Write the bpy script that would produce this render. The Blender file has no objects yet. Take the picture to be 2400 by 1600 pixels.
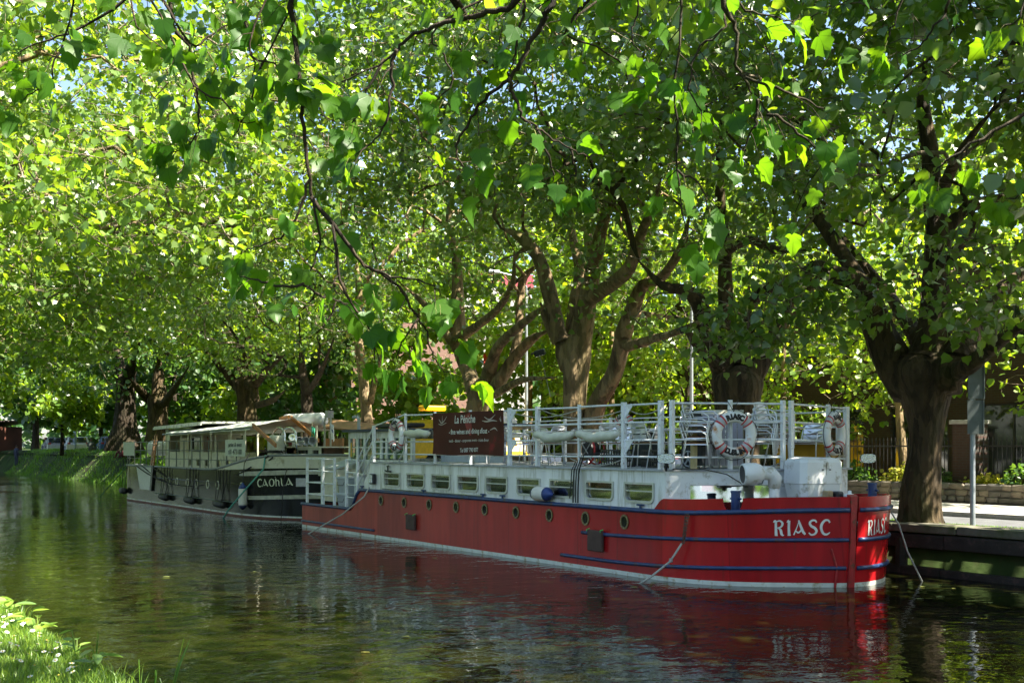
import bpy, math, random
import numpy as np
from mathutils import Vector, Matrix, Quaternion

R_ = math.radians
rng = np.random.default_rng(7)
rnd = random.Random(11)
scene = bpy.context.scene
COL = scene.collection

# ------------------------------------------------------------------ camera, sky, sun, exposure
# World axes: x runs along the canal, y across it towards the far quay, z up, water at z = 0.
cam_d = bpy.data.cameras.new("camera")
cam = bpy.data.objects.new("camera", cam_d)
COL.objects.link(cam)
cam.location = (0, 0, 2.25)
cam.rotation_euler = (R_(90), 0, math.atan2(0.8337, 0.5525))
cam_d.sensor_width = 36.0
cam_d.lens = 2650 / 2400 * 36
cam_d.shift_y = 245 / 2400
cam_d.clip_start = 0.05
cam_d.clip_end = 2000
scene.camera = cam

SUN = Vector((0.47, 0.36, 0.80)).normalized()
world = bpy.data.worlds.new("World")
scene.world = world
world.use_nodes = True
wn = world.node_tree
bg = wn.nodes["Background"]
sky = wn.nodes.new("ShaderNodeTexSky")
sky.sky_type = 'NISHITA'
sky.sun_disc = False
sky.sun_elevation = math.asin(SUN.z)
sky.sun_rotation = math.atan2(SUN.x, SUN.y)
sky.dust_density = 1.6
sky.air_density = 1.0
wn.links.new(sky.outputs[0], bg.inputs[0])
bg.inputs[1].default_value = 0.062
sun_d = bpy.data.lights.new("sun", 'SUN')
sun_d.energy = 5.0
sun_d.angle = R_(0.5)
sun_d.color = (1.0, 0.93, 0.79)
sun = bpy.data.objects.new("sun", sun_d)
COL.objects.link(sun)
sun.location = (0, 0, 60)
sun.rotation_euler = SUN.to_track_quat('Z', 'Y').to_euler()
scene.view_settings.view_transform = 'Standard'
scene.view_settings.look = 'None'
scene.view_settings.exposure = 2.5
scene.view_settings.gamma = 1.0
scene.view_settings.use_curve_mapping = False
scene.render.engine = 'CYCLES'
scene.cycles.max_bounces = 8
scene.cycles.diffuse_bounces = 3
scene.cycles.glossy_bounces = 3
scene.cycles.transmission_bounces = 6
scene.cycles.transparent_max_bounces = 8
scene.cycles.caustics_reflective = False
scene.cycles.caustics_refractive = False

# ------------------------------------------------------------------ materials
MATS = {}

def new_mat(name):
    m = bpy.data.materials.new(name)
    m.use_nodes = True
    return m, m.node_tree.nodes, m.node_tree.links, m.node_tree.nodes["Principled BSDF"]

def mat(name, col, rough=0.5, metal=0.0, var=0.15, vscale=6.0, dirt=None, dirt_amt=0.5, dscale=3.0, bump=0.0, bscale=30.0,
        spec=0.5, streak=False, trans=0.0, coord='Object'):
    """A plain painted / raw surface: base colour with soft noise variation, optional dirt or rust patches, fine relief."""
    if name in MATS:
        return MATS[name]
    m, N, L, P = new_mat(name)
    tc = N.new("ShaderNodeTexCoord")
    mp = N.new("ShaderNodeMapping")
    L.new(tc.outputs[coord], mp.inputs[0])
    if streak:
        mp.inputs['Scale'].default_value = (1, 1, 0.12)
    n1 = N.new("ShaderNodeTexNoise")
    n1.inputs['Scale'].default_value = vscale
    n1.inputs['Detail'].default_value = 5
    L.new(mp.outputs[0], n1.inputs['Vector'])
    mr = N.new("ShaderNodeMapRange")
    mr.inputs[1].default_value = 0.3; mr.inputs[2].default_value = 0.7
    mr.inputs[3].default_value = 1 - var; mr.inputs[4].default_value = 1 + var
    L.new(n1.outputs[0], mr.inputs[0])
    mul = N.new("ShaderNodeMix"); mul.data_type = 'RGBA'; mul.blend_type = 'MULTIPLY'
    mul.inputs[0].default_value = 1.0
    mul.inputs[6].default_value = (*col, 1)
    L.new(mr.outputs[0], mul.inputs[7])
    out = mul.outputs[2]
    if dirt:
        n2 = N.new("ShaderNodeTexNoise")
        n2.inputs['Scale'].default_value = dscale
        n2.inputs['Detail'].default_value = 8
        n2.inputs['Roughness'].default_value = 0.65
        L.new(mp.outputs[0], n2.inputs['Vector'])
        r2 = N.new("ShaderNodeMapRange")
        r2.inputs[1].default_value = 0.62 - 0.3 * dirt_amt; r2.inputs[2].default_value = 0.72 - 0.2 * dirt_amt
        L.new(n2.outputs[0], r2.inputs[0])
        mx = N.new("ShaderNodeMix"); mx.data_type = 'RGBA'
        L.new(r2.outputs[0], mx.inputs[0]); L.new(out, mx.inputs[6]); mx.inputs[7].default_value = (*dirt, 1)
        out = mx.outputs[2]
    L.new(out, P.inputs['Base Color'])
    P.inputs['Roughness'].default_value = rough
    P.inputs['Metallic'].default_value = metal
    P.inputs['Specular IOR Level'].default_value = spec
    if trans:
        P.inputs['Transmission Weight'].default_value = trans
    if bump:
        nb = N.new("ShaderNodeTexNoise"); nb.inputs['Scale'].default_value = bscale; nb.inputs['Detail'].default_value = 6
        L.new(mp.outputs[0], nb.inputs['Vector'])
        b = N.new("ShaderNodeBump"); b.inputs['Strength'].default_value = bump; b.inputs['Distance'].default_value = 0.02
        L.new(nb.outputs[0], b.inputs['Height']); L.new(b.outputs[0], P.inputs['Normal'])
    MATS[name] = m
    return m

def leaf_mat(name, refl, trans, hue_var=0.5, veins=False, gloss=0.35, rough=0.42):
    if name in MATS:
        return MATS[name]
    m, N, L, P = new_mat(name)
    out = N["Material Output"]
    geo = N.new("ShaderNodeNewGeometry"); oi = N.new("ShaderNodeObjectInfo")
    add = N.new("ShaderNodeMath"); add.operation = 'ADD'
    L.new(geo.outputs['Random Per Island'], add.inputs[0]); L.new(oi.outputs['Random'], add.inputs[1])
    fr = N.new("ShaderNodeMath"); fr.operation = 'FRACT'
    L.new(add.outputs[0], fr.inputs[0])
    def ramp(c):
        r = N.new("ShaderNodeValToRGB")
        e = r.color_ramp.elements
        e[0].position = 0; e[1].position = 1
        h = hue_var
        e[0].color = (c[0] * (1 - .45 * h), c[1] * (1 - .25 * h), c[2] * (1 + .1 * h), 1)
        e[1].color = (c[0] * (1 + .8 * h), c[1] * (1 + .3 * h), c[2] * (1 - .1 * h), 1)
        k = e.new(0.55); k.color = (*c, 1)
        L.new(fr.outputs[0], r.inputs[0])
        return r.outputs[0]
    ca, cb = ramp(refl), ramp(trans)
    tr = N.new("ShaderNodeBsdfTranslucent")
    P.inputs['Roughness'].default_value = rough
    P.inputs['Specular IOR Level'].default_value = gloss
    if veins:
        tc = N.new("ShaderNodeTexCoord"); sp = N.new("ShaderNodeSeparateXYZ")
        L.new(tc.outputs['Object'], sp.inputs[0])
        ab = N.new("ShaderNodeMath"); ab.operation = 'ABSOLUTE'; L.new(sp.outputs[0], ab.inputs[0])
        # side veins fan out from the midrib
        ang = N.new("ShaderNodeMath"); ang.operation = 'ARCTAN2'
        yy = N.new("ShaderNodeMath"); yy.operation = 'ADD'; yy.inputs[1].default_value = 0.05
        L.new(sp.outputs[1], yy.inputs[0]); L.new(ab.outputs[0], ang.inputs[0]); L.new(yy.outputs[0], ang.inputs[1])
        ml = N.new("ShaderNodeMath"); ml.operation = 'MULTIPLY'; ml.inputs[1].default_value = 7.5; L.new(ang.outputs[0], ml.inputs[0])
        cs = N.new("ShaderNodeMath"); cs.operation = 'COSINE'; L.new(ml.outputs[0], cs.inputs[0])
        mrr = N.new("ShaderNodeMapRange"); mrr.inputs[1].default_value = 0.90; mrr.inputs[2].default_value = 1.0
        mrr.inputs[3].default_value = 1.0; mrr.inputs[4].default_value = 0.62
        L.new(cs.outputs[0], mrr.inputs[0])
        def vm(c):
            x = N.new("ShaderNodeMix"); x.data_type = 'RGBA'; x.blend_type = 'MULTIPLY'; x.inputs[0].default_value = 1
            L.new(c, x.inputs[6]); L.new(mrr.outputs[0], x.inputs[7]); return x.outputs[2]
        cb = vm(cb)
        b = N.new("ShaderNodeBump"); b.inputs['Strength'].default_value = 0.25; b.inputs['Distance'].default_value = 0.004
        L.new(mrr.outputs[0], b.inputs['Height']); L.new(b.outputs[0], P.inputs['Normal'])
    L.new(ca, P.inputs['Base Color']); L.new(cb, tr.inputs['Color'])
    ms = N.new("ShaderNodeAddShader")
    L.new(P.outputs[0], ms.inputs[0]); L.new(tr.outputs[0], ms.inputs[1])
    L.new(ms.outputs[0], out.inputs['Surface'])
    MATS[name] = m
    return m

def bark_mat(name, c1, c2, c3, scale=3.0, flake=1.5):
    if name in MATS:
        return MATS[name]
    m, N, L, P = new_mat(name)
    tc = N.new("ShaderNodeTexCoord")
    mp = N.new("ShaderNodeMapping"); mp.inputs['Scale'].default_value = (1, 1, 0.30)
    L.new(tc.outputs['Object'], mp.inputs[0])
    n1 = N.new("ShaderNodeTexNoise"); n1.inputs['Scale'].default_value = scale; n1.inputs['Detail'].default_value = 9; n1.inputs['Roughness'].default_value = .7
    n2 = N.new("ShaderNodeTexVoronoi"); n2.inputs['Scale'].default_value = scale * 3.2
    n3 = N.new("ShaderNodeTexNoise"); n3.inputs['Scale'].default_value = scale * .35; n3.inputs['Detail'].default_value = 3
    for n in (n1, n2, n3): L.new(mp.outputs[0], n.inputs['Vector'])
    r = N.new("ShaderNodeValToRGB"); e = r.color_ramp.elements
    e[0].position = .35; e[0].color = (*c1, 1); e[1].position = .68; e[1].color = (*c2, 1)
    L.new(n1.outputs[0], r.inputs[0])
    mr = N.new("ShaderNodeMapRange"); mr.inputs[1].default_value = .5; mr.inputs[2].default_value = .66; mr.inputs[4].default_value = .8
    L.new(n3.outputs[0], mr.inputs[0])
    mx = N.new("ShaderNodeMix"); mx.data_type = 'RGBA'
    L.new(mr.outputs[0], mx.inputs[0]); L.new(r.outputs[0], mx.inputs[6]); mx.inputs[7].default_value = (*c3, 1)
    # flaked plates: older grey-brown skin over cream and olive
    fv = N.new("ShaderNodeTexVoronoi"); fv.inputs['Scale'].default_value = scale * 3.2; fv.inputs['Randomness'].default_value = 1
    wob = N.new("ShaderNodeMix"); wob.data_type = 'RGBA'; wob.inputs[0].default_value = .12
    L.new(mp.outputs[0], wob.inputs[6]); L.new(n1.outputs[1], wob.inputs[7]); L.new(wob.outputs[2], fv.inputs['Vector'])
    hs = N.new("ShaderNodeSeparateColor"); L.new(fv.outputs['Color'], hs.inputs[0])
    fr = N.new("ShaderNodeMapRange"); fr.inputs[1].default_value = .62; fr.inputs[2].default_value = .68; fr.inputs[4].default_value = .34; L.new(hs.outputs[0], fr.inputs[0])
    fm_ = N.new("ShaderNodeMix"); fm_.data_type = 'RGBA'; fm_.inputs[7].default_value = (min(1, c2[0] * flake), min(1, c2[1] * flake), min(1, c2[2] * flake), 1)
    L.new(fr.outputs[0], fm_.inputs[0]); L.new(mx.outputs[2], fm_.inputs[6])
    L.new(fm_.outputs[2], P.inputs['Base Color'])
    P.inputs['Roughness'].default_value = .85
    P.inputs['Specular IOR Level'].default_value = .25
    ad = N.new("ShaderNodeMath"); ad.operation = 'MULTIPLY_ADD'; ad.inputs[1].default_value = .6
    L.new(n2.outputs[0], ad.inputs[0]); L.new(n1.outputs[0], ad.inputs[2])
    b = N.new("ShaderNodeBump"); b.inputs['Strength'].default_value = 1.0; b.inputs['Distance'].default_value = .11
    L.new(ad.outputs[0], b.inputs['Height']); L.new(b.outputs[0], P.inputs['Normal'])
    MATS[name] = m
    return m

def glass_mat(name, tint=(.02, .03, .025), alpha=.16, rough=.03, mirror=0):
    """Window glass: a mirror-like skin over a tinted clear pane."""
    if name in MATS:
        return MATS[name]
    m, N, L, P = new_mat(name)
    out = N["Material Output"]
    tr = N.new("ShaderNodeBsdfTransparent"); tr.inputs[0].default_value = (.88, .92, .88, 1)
    P.inputs['Base Color'].default_value = (*tint, 1); P.inputs['Roughness'].default_value = rough
    P.inputs['Specular IOR Level'].default_value = .8
    if mirror:
        P.inputs['Metallic'].default_value = 1.0; P.inputs['Base Color'].default_value = (mirror, mirror, mirror, 1)
    mx = N.new("ShaderNodeMixShader"); mx.inputs[0].default_value = alpha
    L.new(tr.outputs[0], mx.inputs[1]); L.new(P.outputs[0], mx.inputs[2])
    L.new(mx.outputs[0], out.inputs['Surface'])
    MATS[name] = m
    return m

# ------------------------------------------------------------------ mesh helpers
class MB:
    def __init__(s): s.v = []; s.f = []
    def add(s, vs, fs):
        o = len(s.v); s.v += [tuple(p) for p in vs]; s.f += [tuple(i + o for i in f) for f in fs]; return s
    def box(s, c, d, rot=None, taper=None):
        hx, hy, hz = d[0] / 2, d[1] / 2, d[2] / 2
        vs = [Vector((x * hx, y * hy, z * hz)) for z in (-1, 1) for y in (-1, 1) for x in (-1, 1)]
        if taper:
            for k in range(4): vs[k].x *= taper; vs[k].y *= taper
        if rot is not None: vs = [rot @ p for p in vs]
        c = Vector(c)
        return s.add([p + c for p in vs], [(0, 2, 3, 1), (4, 5, 7, 6), (0, 1, 5, 4), (2, 6, 7, 3), (0, 4, 6, 2), (1, 3, 7, 5)])
    def bb(s, a, b):
        return s.box([(a[i] + b[i]) / 2 for i in range(3)], [abs(b[i] - a[i]) for i in range(3)])
    def cbox(s, c, d, bev=.02, rot=None, seg=2):
        """box with rounded vertical and horizontal edges"""
        hx, hy, hz = d[0] / 2, d[1] / 2, d[2] / 2
        rings = []
        prof = [(bev - bev * math.cos(a), bev - bev * math.sin(a)) for a in np.linspace(math.pi / 2, 0, seg + 1)]
        zs = [(-hz + (bev - bev * math.cos(a)), bev - bev * math.sin(a)) for a in np.linspace(0, math.pi / 2, seg + 1)]
        zs += [(-z, o) for z, o in reversed(zs)]
        for z, inset in zs:
            ring = []
            for (sx, sy, a0) in ((1, 1, 0), (-1, 1, 90), (-1, -1, 180), (1, -1, 270)):
                for k in range(seg + 1):
                    a = R_(a0 + 90 * k / seg)
                    r = max(bev - inset, .0005)
                    ring.append(Vector((sx * (hx - bev) + r * math.cos(a), sy * (hy - bev) + r * math.sin(a), z)))
            rings.append(ring)
        n = len(rings[0]); vs = [p for r in rings for p in r]
        if rot is not None: vs = [rot @ p for p in vs]
        c = Vector(c)
        fs = [(i * n + k, i * n + (k + 1) % n, (i + 1) * n + (k + 1) % n, (i + 1) * n + k) for i in range(len(rings) - 1) for k in range(n)]
        fs += [tuple(range(n - 1, -1, -1)), tuple((len(rings) - 1) * n + k for k in range(n))]
        return s.add([p + c for p in vs], fs)
    def tube(s, path, r, n=6, caps=True, closed=False):
        P = [Vector(p) for p in path]; m = len(P)
        rs = r if isinstance(r, (list, tuple, np.ndarray)) else [r] * m
        vs = []; up = None
        for i in range(m):
            if closed: t = (P[(i + 1) % m] - P[i - 1])
            else: t = (P[min(i + 1, m - 1)] - P[max(i - 1, 0)])
            t = t.normalized() if t.length > 1e-9 else Vector((0, 0, 1))
            if up is None:
                up = Vector((0, 0, 1)) if abs(t.z) < .9 else Vector((1, 0, 0))
            up = (up - t * up.dot(t))
            up = up.normalized() if up.length > 1e-6 else t.orthogonal().normalized()
            b = t.cross(up)
            for k in range(n):
                a = 2 * math.pi * k / n + (math.pi / n)
                vs.append(P[i] + (up * math.cos(a) + b * math.sin(a)) * rs[i])
        fs = []
        for i in range(m if closed else m - 1):
            j = (i + 1) % m
            fs += [(i * n + k, i * n + (k + 1) % n, j * n + (k + 1) % n, j * n + k) for k in range(n)]
        if caps and not closed:
            fs += [tuple(range(n - 1, -1, -1)), tuple((m - 1) * n + k for k in range(n))]
        return s.add(vs, fs)
    def lathe(s, prof, c=(0, 0, 0), n=16, rot=None):
        vs = []
        for r, z in prof:
            for k in range(n):
                a = 2 * math.pi * k / n
                vs.append(Vector((r * math.cos(a), r * math.sin(a), z)))
        if rot is not None: vs = [rot @ p for p in vs]
        c = Vector(c)
        m = len(prof)
        fs = [(i * n + k, i * n + (k + 1) % n, (i + 1) * n + (k + 1) % n, (i + 1) * n + k) for i in range(m - 1) for k in range(n)]
        if prof[0][0] > 1e-6: fs.append(tuple(range(n - 1, -1, -1)))
        if prof[-1][0] > 1e-6: fs.append(tuple((m - 1) * n + k for k in range(n)))
        return s.add([p + c for p in vs], fs)
    def prism(s, poly, z0, z1):
        n = len(poly)
        vs = [(x, y, z0) for x, y in poly] + [(x, y, z1) for x, y in poly]
        return s.add(vs, [tuple(range(n - 1, -1, -1)), tuple(range(n, 2 * n))] + [(k, (k + 1) % n, n + (k + 1) % n, n + k) for k in range(n)])
    def slab(s, poly3, off):
        """polygon of 3D points given thickness by the vector off"""
        n = len(poly3); o = Vector(off)
        vs = [Vector(p) for p in poly3] + [Vector(p) + o for p in poly3]
        return s.add(vs, [tuple(range(n - 1, -1, -1)), tuple(range(n, 2 * n))] + [(k, (k + 1) % n, n + (k + 1) % n, n + k) for k in range(n)])
    def grid(s, rows):
        n = len(rows[0]); vs = [p for r in rows for p in r]
        return s.add(vs, [(i * n + k, i * n + k + 1, (i + 1) * n + k + 1, (i + 1) * n + k) for i in range(len(rows) - 1) for k in range(n - 1)])
    def ring(s, outer, inner, off):
        """frame between two outlines with the same number of 3D points, thickness vector off"""
        n = len(outer); o = Vector(off)
        vs = [Vector(p) for p in outer] + [Vector(p) for p in inner] + [Vector(p) + o for p in outer] + [Vector(p) + o for p in inner]
        fs = []
        for k in range(n):
            j = (k + 1) % n
            fs += [(k, j, n + j, n + k), (2 * n + k, 3 * n + k, 3 * n + j, 2 * n + j), (k, 2 * n + k, 2 * n + j, j), (n + k, n + j, 3 * n + j, 3 * n + k)]
        return s.add(vs, fs)
    def mesh(s, name, smooth=False):
        me = bpy.data.meshes.new(name)
        me.from_pydata([tuple(p) for p in s.v], [], s.f)
        if smooth: me.polygons.foreach_set("use_smooth", [True] * len(me.polygons))
        me.update()
        return me
    def build(s, name, m, parent=None, smooth=False, loc=None, rot=None):
        o = bpy.data.objects.new(name, s.mesh(name, smooth))
        o.data.materials.append(m)
        COL.objects.link(o)
        if parent is not None: o.parent = parent
        if loc is not None: o.location = loc
        if rot is not None: o.rotation_euler = rot
        return o

def fast_mesh(name, verts, faces_list, smooth=False):
    """verts (n,3) array; faces_list: list of (m,k) index arrays with k corners each"""
    me = bpy.data.meshes.new(name)
    me.vertices.add(len(verts)); me.vertices.foreach_set("co", np.asarray(verts, np.float32).ravel())
    loops = np.concatenate([f.ravel() for f in faces_list]).astype(np.int32)
    tot = np.concatenate([np.full(len(f), f.shape[1], np.int32) for f in faces_list])
    st = np.concatenate([[0], np.cumsum(tot)[:-1]]).astype(np.int32)
    me.loops.add(len(loops)); me.loops.foreach_set("vertex_index", loops)
    me.polygons.add(len(tot)); me.polygons.foreach_set("loop_start", st); me.polygons.foreach_set("loop_total", tot)
    if smooth: me.polygons.foreach_set("use_smooth", np.ones(len(tot), bool))
    me.update(calc_edges=True)
    return me

def obj(name, me, m=None, parent=None, loc=None):
    o = bpy.data.objects.new(name, me); COL.objects.link(o)
    if m is not None: me.materials.append(m)
    if parent is not None: o.parent = parent
    if loc is not None: o.location = loc
    return o

def tag(o, label=None, cat=None, group=None, kind=None):
    for k, v in (("label", label), ("category", cat), ("group", group), ("kind", kind)):
        if v: o[k] = v
    return o

def empty(name, loc, rz=0.0, label=None, cat=None, group=None, rot=None):
    o = bpy.data.objects.new(name, None); COL.objects.link(o)
    o.location = loc; o.rotation_euler = rot if rot else (0, 0, rz)
    o.empty_display_size = .2
    return tag(o, label, cat, group)

def copy_tree(o, parent=None):
    c = o.copy(); COL.objects.link(c)
    if parent is not None:
        c.parent = parent
    for ch in list(o.children): copy_tree(ch, c)
    return c

def fontmesh(text, size=1.0, bold=0.0, xs=1.0, align='CENTER', shear=0.0, cut=0):
    cu = bpy.data.curves.new("lettering", 'FONT'); cu.body = text; cu.size = size; cu.align_x = align; cu.align_y = 'CENTER'
    cu.offset = bold; cu.shear = shear; cu.resolution_u = 3
    ob = bpy.data.objects.new("lettering", cu); COL.objects.link(ob)
    dg = bpy.context.evaluated_depsgraph_get(); dg.update()
    me = bpy.data.meshes.new_from_object(ob.evaluated_get(dg))
    if cut:
        import bmesh
        bm = bmesh.new(); bm.from_mesh(me); bmesh.ops.triangulate(bm, faces=bm.faces)
        bmesh.ops.subdivide_edges(bm, edges=bm.edges, cuts=cut, use_grid_fill=True); bm.to_mesh(me); bm.free()
    vs = [(v.co.x * xs, v.co.y) for v in me.vertices]; fs = [tuple(p.vertices) for p in me.polygons]
    bpy.data.objects.remove(ob); bpy.data.curves.remove(cu); bpy.data.meshes.remove(me)
    return vs, fs

def catmull(pts, n=6):
    P = [np.array(p, float) for p in pts]
    P = [2 * P[0] - P[1]] + P + [2 * P[-1] - P[-2]]
    out = []
    for i in range(1, len(P) - 2):
        for t in np.linspace(0, 1, n, endpoint=False):
            a, b, c, d = P[i - 1], P[i], P[i + 1], P[i + 2]
            out.append(.5 * ((2 * b) + (-a + c) * t + (2 * a - 5 * b + 4 * c - d) * t * t + (-a + 3 * b - 3 * c + d) * t ** 3))
    out.append(P[-2])
    return out

def sag(a, b, d, n=10):
    a, b = Vector(a), Vector(b)
    return [a.lerp(b, t) - Vector((0, 0, d * 4 * t * (1 - t))) for t in [k / n for k in range(n + 1)]]
# traced limbs of the trees (x, y, z, radius)
LIMBS = {}
LIMBS['T1'] = dict(trunk=[(-13.18, 17.75, 0.86, 0.492), (-13.17, 17.75, 1.05, 0.441), (-13.16, 17.75, 1.52, 0.395), (-13.09, 17.75, 2.14, 0.327), (-13.06, 17.75, 2.55, 0.342), (-13.07, 17.75, 2.89, 0.419), (-13.09, 17.75, 3.3, 0.572), (-13.09, 17.75, 3.59, 0.654)],
 limbs=[[(-13.55, 17.75, 3.46, 0.407), (-13.86, 17.55, 4.23, 0.314), (-13.9, 17.35, 4.69, 0.258), (-13.87, 16.95, 5.23, 0.202), (-14.14, 16.55, 5.42, 0.161), (-14.4, 16.25, 5.56, 0.135), (-14.69, 15.95, 5.25, 0.095)],
  [(-13.09, 17.85, 3.71, 0.441), (-13.04, 17.95, 4.51, 0.287), (-13.05, 18.05, 5.54, 0.255), (-13.11, 18.15, 6.28, 0.215), (-13.29, 18.25, 6.95, 0.19), (-13.43, 18.35, 7.86, 0.151), (-13.51, 18.25, 8.82, 0.11), (-13.42, 18.25, 9.76, 0.068)],
  [(-12.54, 17.85, 3.55, 0.392), (-12.55, 18.25, 4.22, 0.225), (-12.54, 18.75, 4.73, 0.16), (-12.52, 19.35, 5.23, 0.136), (-12.37, 19.95, 5.61, 0.11), (-12.0, 20.55, 6.08, 0.076)],
  [(-12.16, 17.55, 3.59, 0.166), (-11.41, 17.15, 3.85, 0.122), (-10.81, 16.75, 4.03, 0.094), (-10.2, 16.45, 4.19, 0.068)],
  [(-12.73, 17.95, 5.62, 0.106), (-12.03, 17.45, 5.88, 0.076), (-11.67, 17.15, 6.09, 0.062), (-11.67, 16.85, 6.43, 0.049), (-11.55, 16.55, 7.07, 0.036)],
  [(-13.46, 18.05, 4.28, 0.191), (-14.23, 18.55, 4.86, 0.128), (-15.12, 19.15, 5.52, 0.104), (-16.36, 19.75, 6.44, 0.095), (-17.43, 20.15, 7.52, 0.082)],
  [(-13.84, 16.95, 5.2, 0.148), (-14.48, 17.15, 5.92, 0.138), (-15.35, 17.45, 6.77, 0.13), (-16.11, 17.75, 7.41, 0.112), (-17.03, 18.05, 8.45, 0.085)],
  [(-13.03, 18.15, 6.13, 0.134), (-12.83, 18.65, 6.67, 0.121), (-12.51, 19.25, 6.87, 0.095), (-12.08, 19.95, 7.2, 0.068)],
  [(-13.14, 18.15, 6.69, 0.121), (-11.97, 17.15, 7.24, 0.088), (-10.49, 15.95, 7.54, 0.056)]])
LIMBS['T2'] = dict(trunk=[(-17.98, 17.9, 0.64, 0.672), (-17.98, 17.9, 1.76, 0.544), (-17.98, 17.9, 3.1, 0.56), (-17.98, 17.9, 3.61, 0.64)],
 limbs=[[(-18.37, 17.9, 3.7, 0.389), (-18.47, 18.0, 4.68, 0.204), (-18.49, 18.0, 5.66, 0.171), (-18.43, 17.9, 6.62, 0.146), (-18.42, 17.8, 7.42, 0.121), (-18.39, 17.7, 8.37, 0.097), (-18.5, 17.9, 9.56, 0.073)],
  [(-18.25, 17.7, 3.85, 0.241), (-18.59, 17.5, 4.83, 0.202), (-18.72, 17.4, 5.45, 0.194), (-18.71, 17.0, 5.68, 0.128), (-18.91, 16.5, 5.79, 0.096), (-19.22, 16.1, 6.31, 0.072)],
  [(-18.14, 17.5, 3.96, 0.112), (-18.29, 17.0, 4.36, 0.087), (-18.16, 16.5, 4.8, 0.062), (-18.22, 16.1, 5.12, 0.043)],
  [(-17.84, 18.0, 3.61, 0.287), (-17.61, 18.3, 4.18, 0.207), (-17.51, 18.6, 4.77, 0.168), (-17.41, 18.9, 5.41, 0.128), (-17.01, 19.2, 5.78, 0.112), (-16.86, 19.5, 6.48, 0.088)],
  [(-18.12, 18.1, 3.85, 0.242), (-18.43, 18.5, 4.77, 0.164), (-18.5, 18.8, 5.49, 0.141), (-17.84, 18.9, 5.85, 0.146), (-16.99, 18.9, 5.91, 0.134), (-16.02, 18.8, 5.84, 0.122)],
  [(-18.41, 17.9, 6.55, 0.114), (-17.2, 17.4, 6.61, 0.092), (-15.95, 16.9, 6.17, 0.08), (-14.69, 16.5, 5.95, 0.048)]])
LIMBS['T3'] = dict(trunk=[(-23.84, 17.75, 1.09, 0.515), (-23.84, 17.75, 2.24, 0.362), (-23.84, 17.75, 3.31, 0.343), (-23.78, 17.75, 4.14, 0.39), (-23.72, 17.75, 4.78, 0.437)],
 limbs=[[(-23.97, 17.65, 4.42, 0.287), (-24.15, 17.45, 5.3, 0.21), (-24.12, 17.15, 6.31, 0.2), (-24.22, 16.85, 7.2, 0.171), (-24.44, 16.45, 7.69, 0.142), (-24.73, 16.05, 7.92, 0.095)],
  [(-24.11, 17.95, 4.94, 0.27), (-24.32, 18.15, 5.94, 0.204), (-24.32, 18.35, 6.89, 0.186), (-24.79, 18.45, 7.79, 0.119), (-25.12, 18.55, 8.65, 0.1), (-25.46, 18.65, 10.14, 0.081)],
  [(-23.53, 17.75, 5.07, 0.303), (-23.15, 17.65, 5.93, 0.252), (-22.71, 17.55, 6.84, 0.202), (-22.16, 17.35, 7.65, 0.153), (-21.4, 17.15, 8.38, 0.114), (-20.6, 16.95, 9.23, 0.085)],
  [(-23.09, 17.65, 6.0, 0.205), (-21.56, 17.15, 6.15, 0.176), (-20.36, 16.75, 6.38, 0.16), (-19.59, 16.45, 6.98, 0.114), (-18.93, 16.15, 7.32, 0.087), (-18.09, 15.75, 7.89, 0.061)],
  [(-22.97, 17.65, 6.95, 0.13), (-23.87, 18.25, 8.02, 0.116), (-24.01, 18.75, 9.07, 0.107), (-25.52, 19.25, 10.64, 0.082)],
  [(-24.28, 17.45, 5.04, 0.115), (-24.46, 17.25, 5.7, 0.106), (-24.23, 16.95, 6.0, 0.067)]])
LIMBS['T3b'] = dict(trunk=[(-24.06, 18.1, 0.89, 0.386), (-23.74, 18.1, 2.05, 0.325), (-23.33, 18.1, 3.26, 0.284), (-22.58, 18.1, 4.09, 0.25), (-22.14, 18.0, 4.98, 0.228)],
 limbs=[[(-22.14, 18.0, 4.98, 0.228), (-21.59, 17.9, 5.68, 0.188), (-21.08, 17.8, 6.15, 0.15), (-20.22, 17.6, 6.2, 0.12), (-19.23, 17.3, 6.68, 0.099), (-18.67, 17.1, 7.38, 0.072)],
  [(-21.91, 18.0, 4.74, 0.145), (-20.48, 17.6, 4.79, 0.103), (-19.02, 17.2, 4.86, 0.081), (-17.62, 16.8, 5.04, 0.062)],
  [(-21.92, 18.1, 5.58, 0.109), (-21.76, 18.7, 5.53, 0.082), (-21.45, 19.3, 5.5, 0.064)]])
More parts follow.
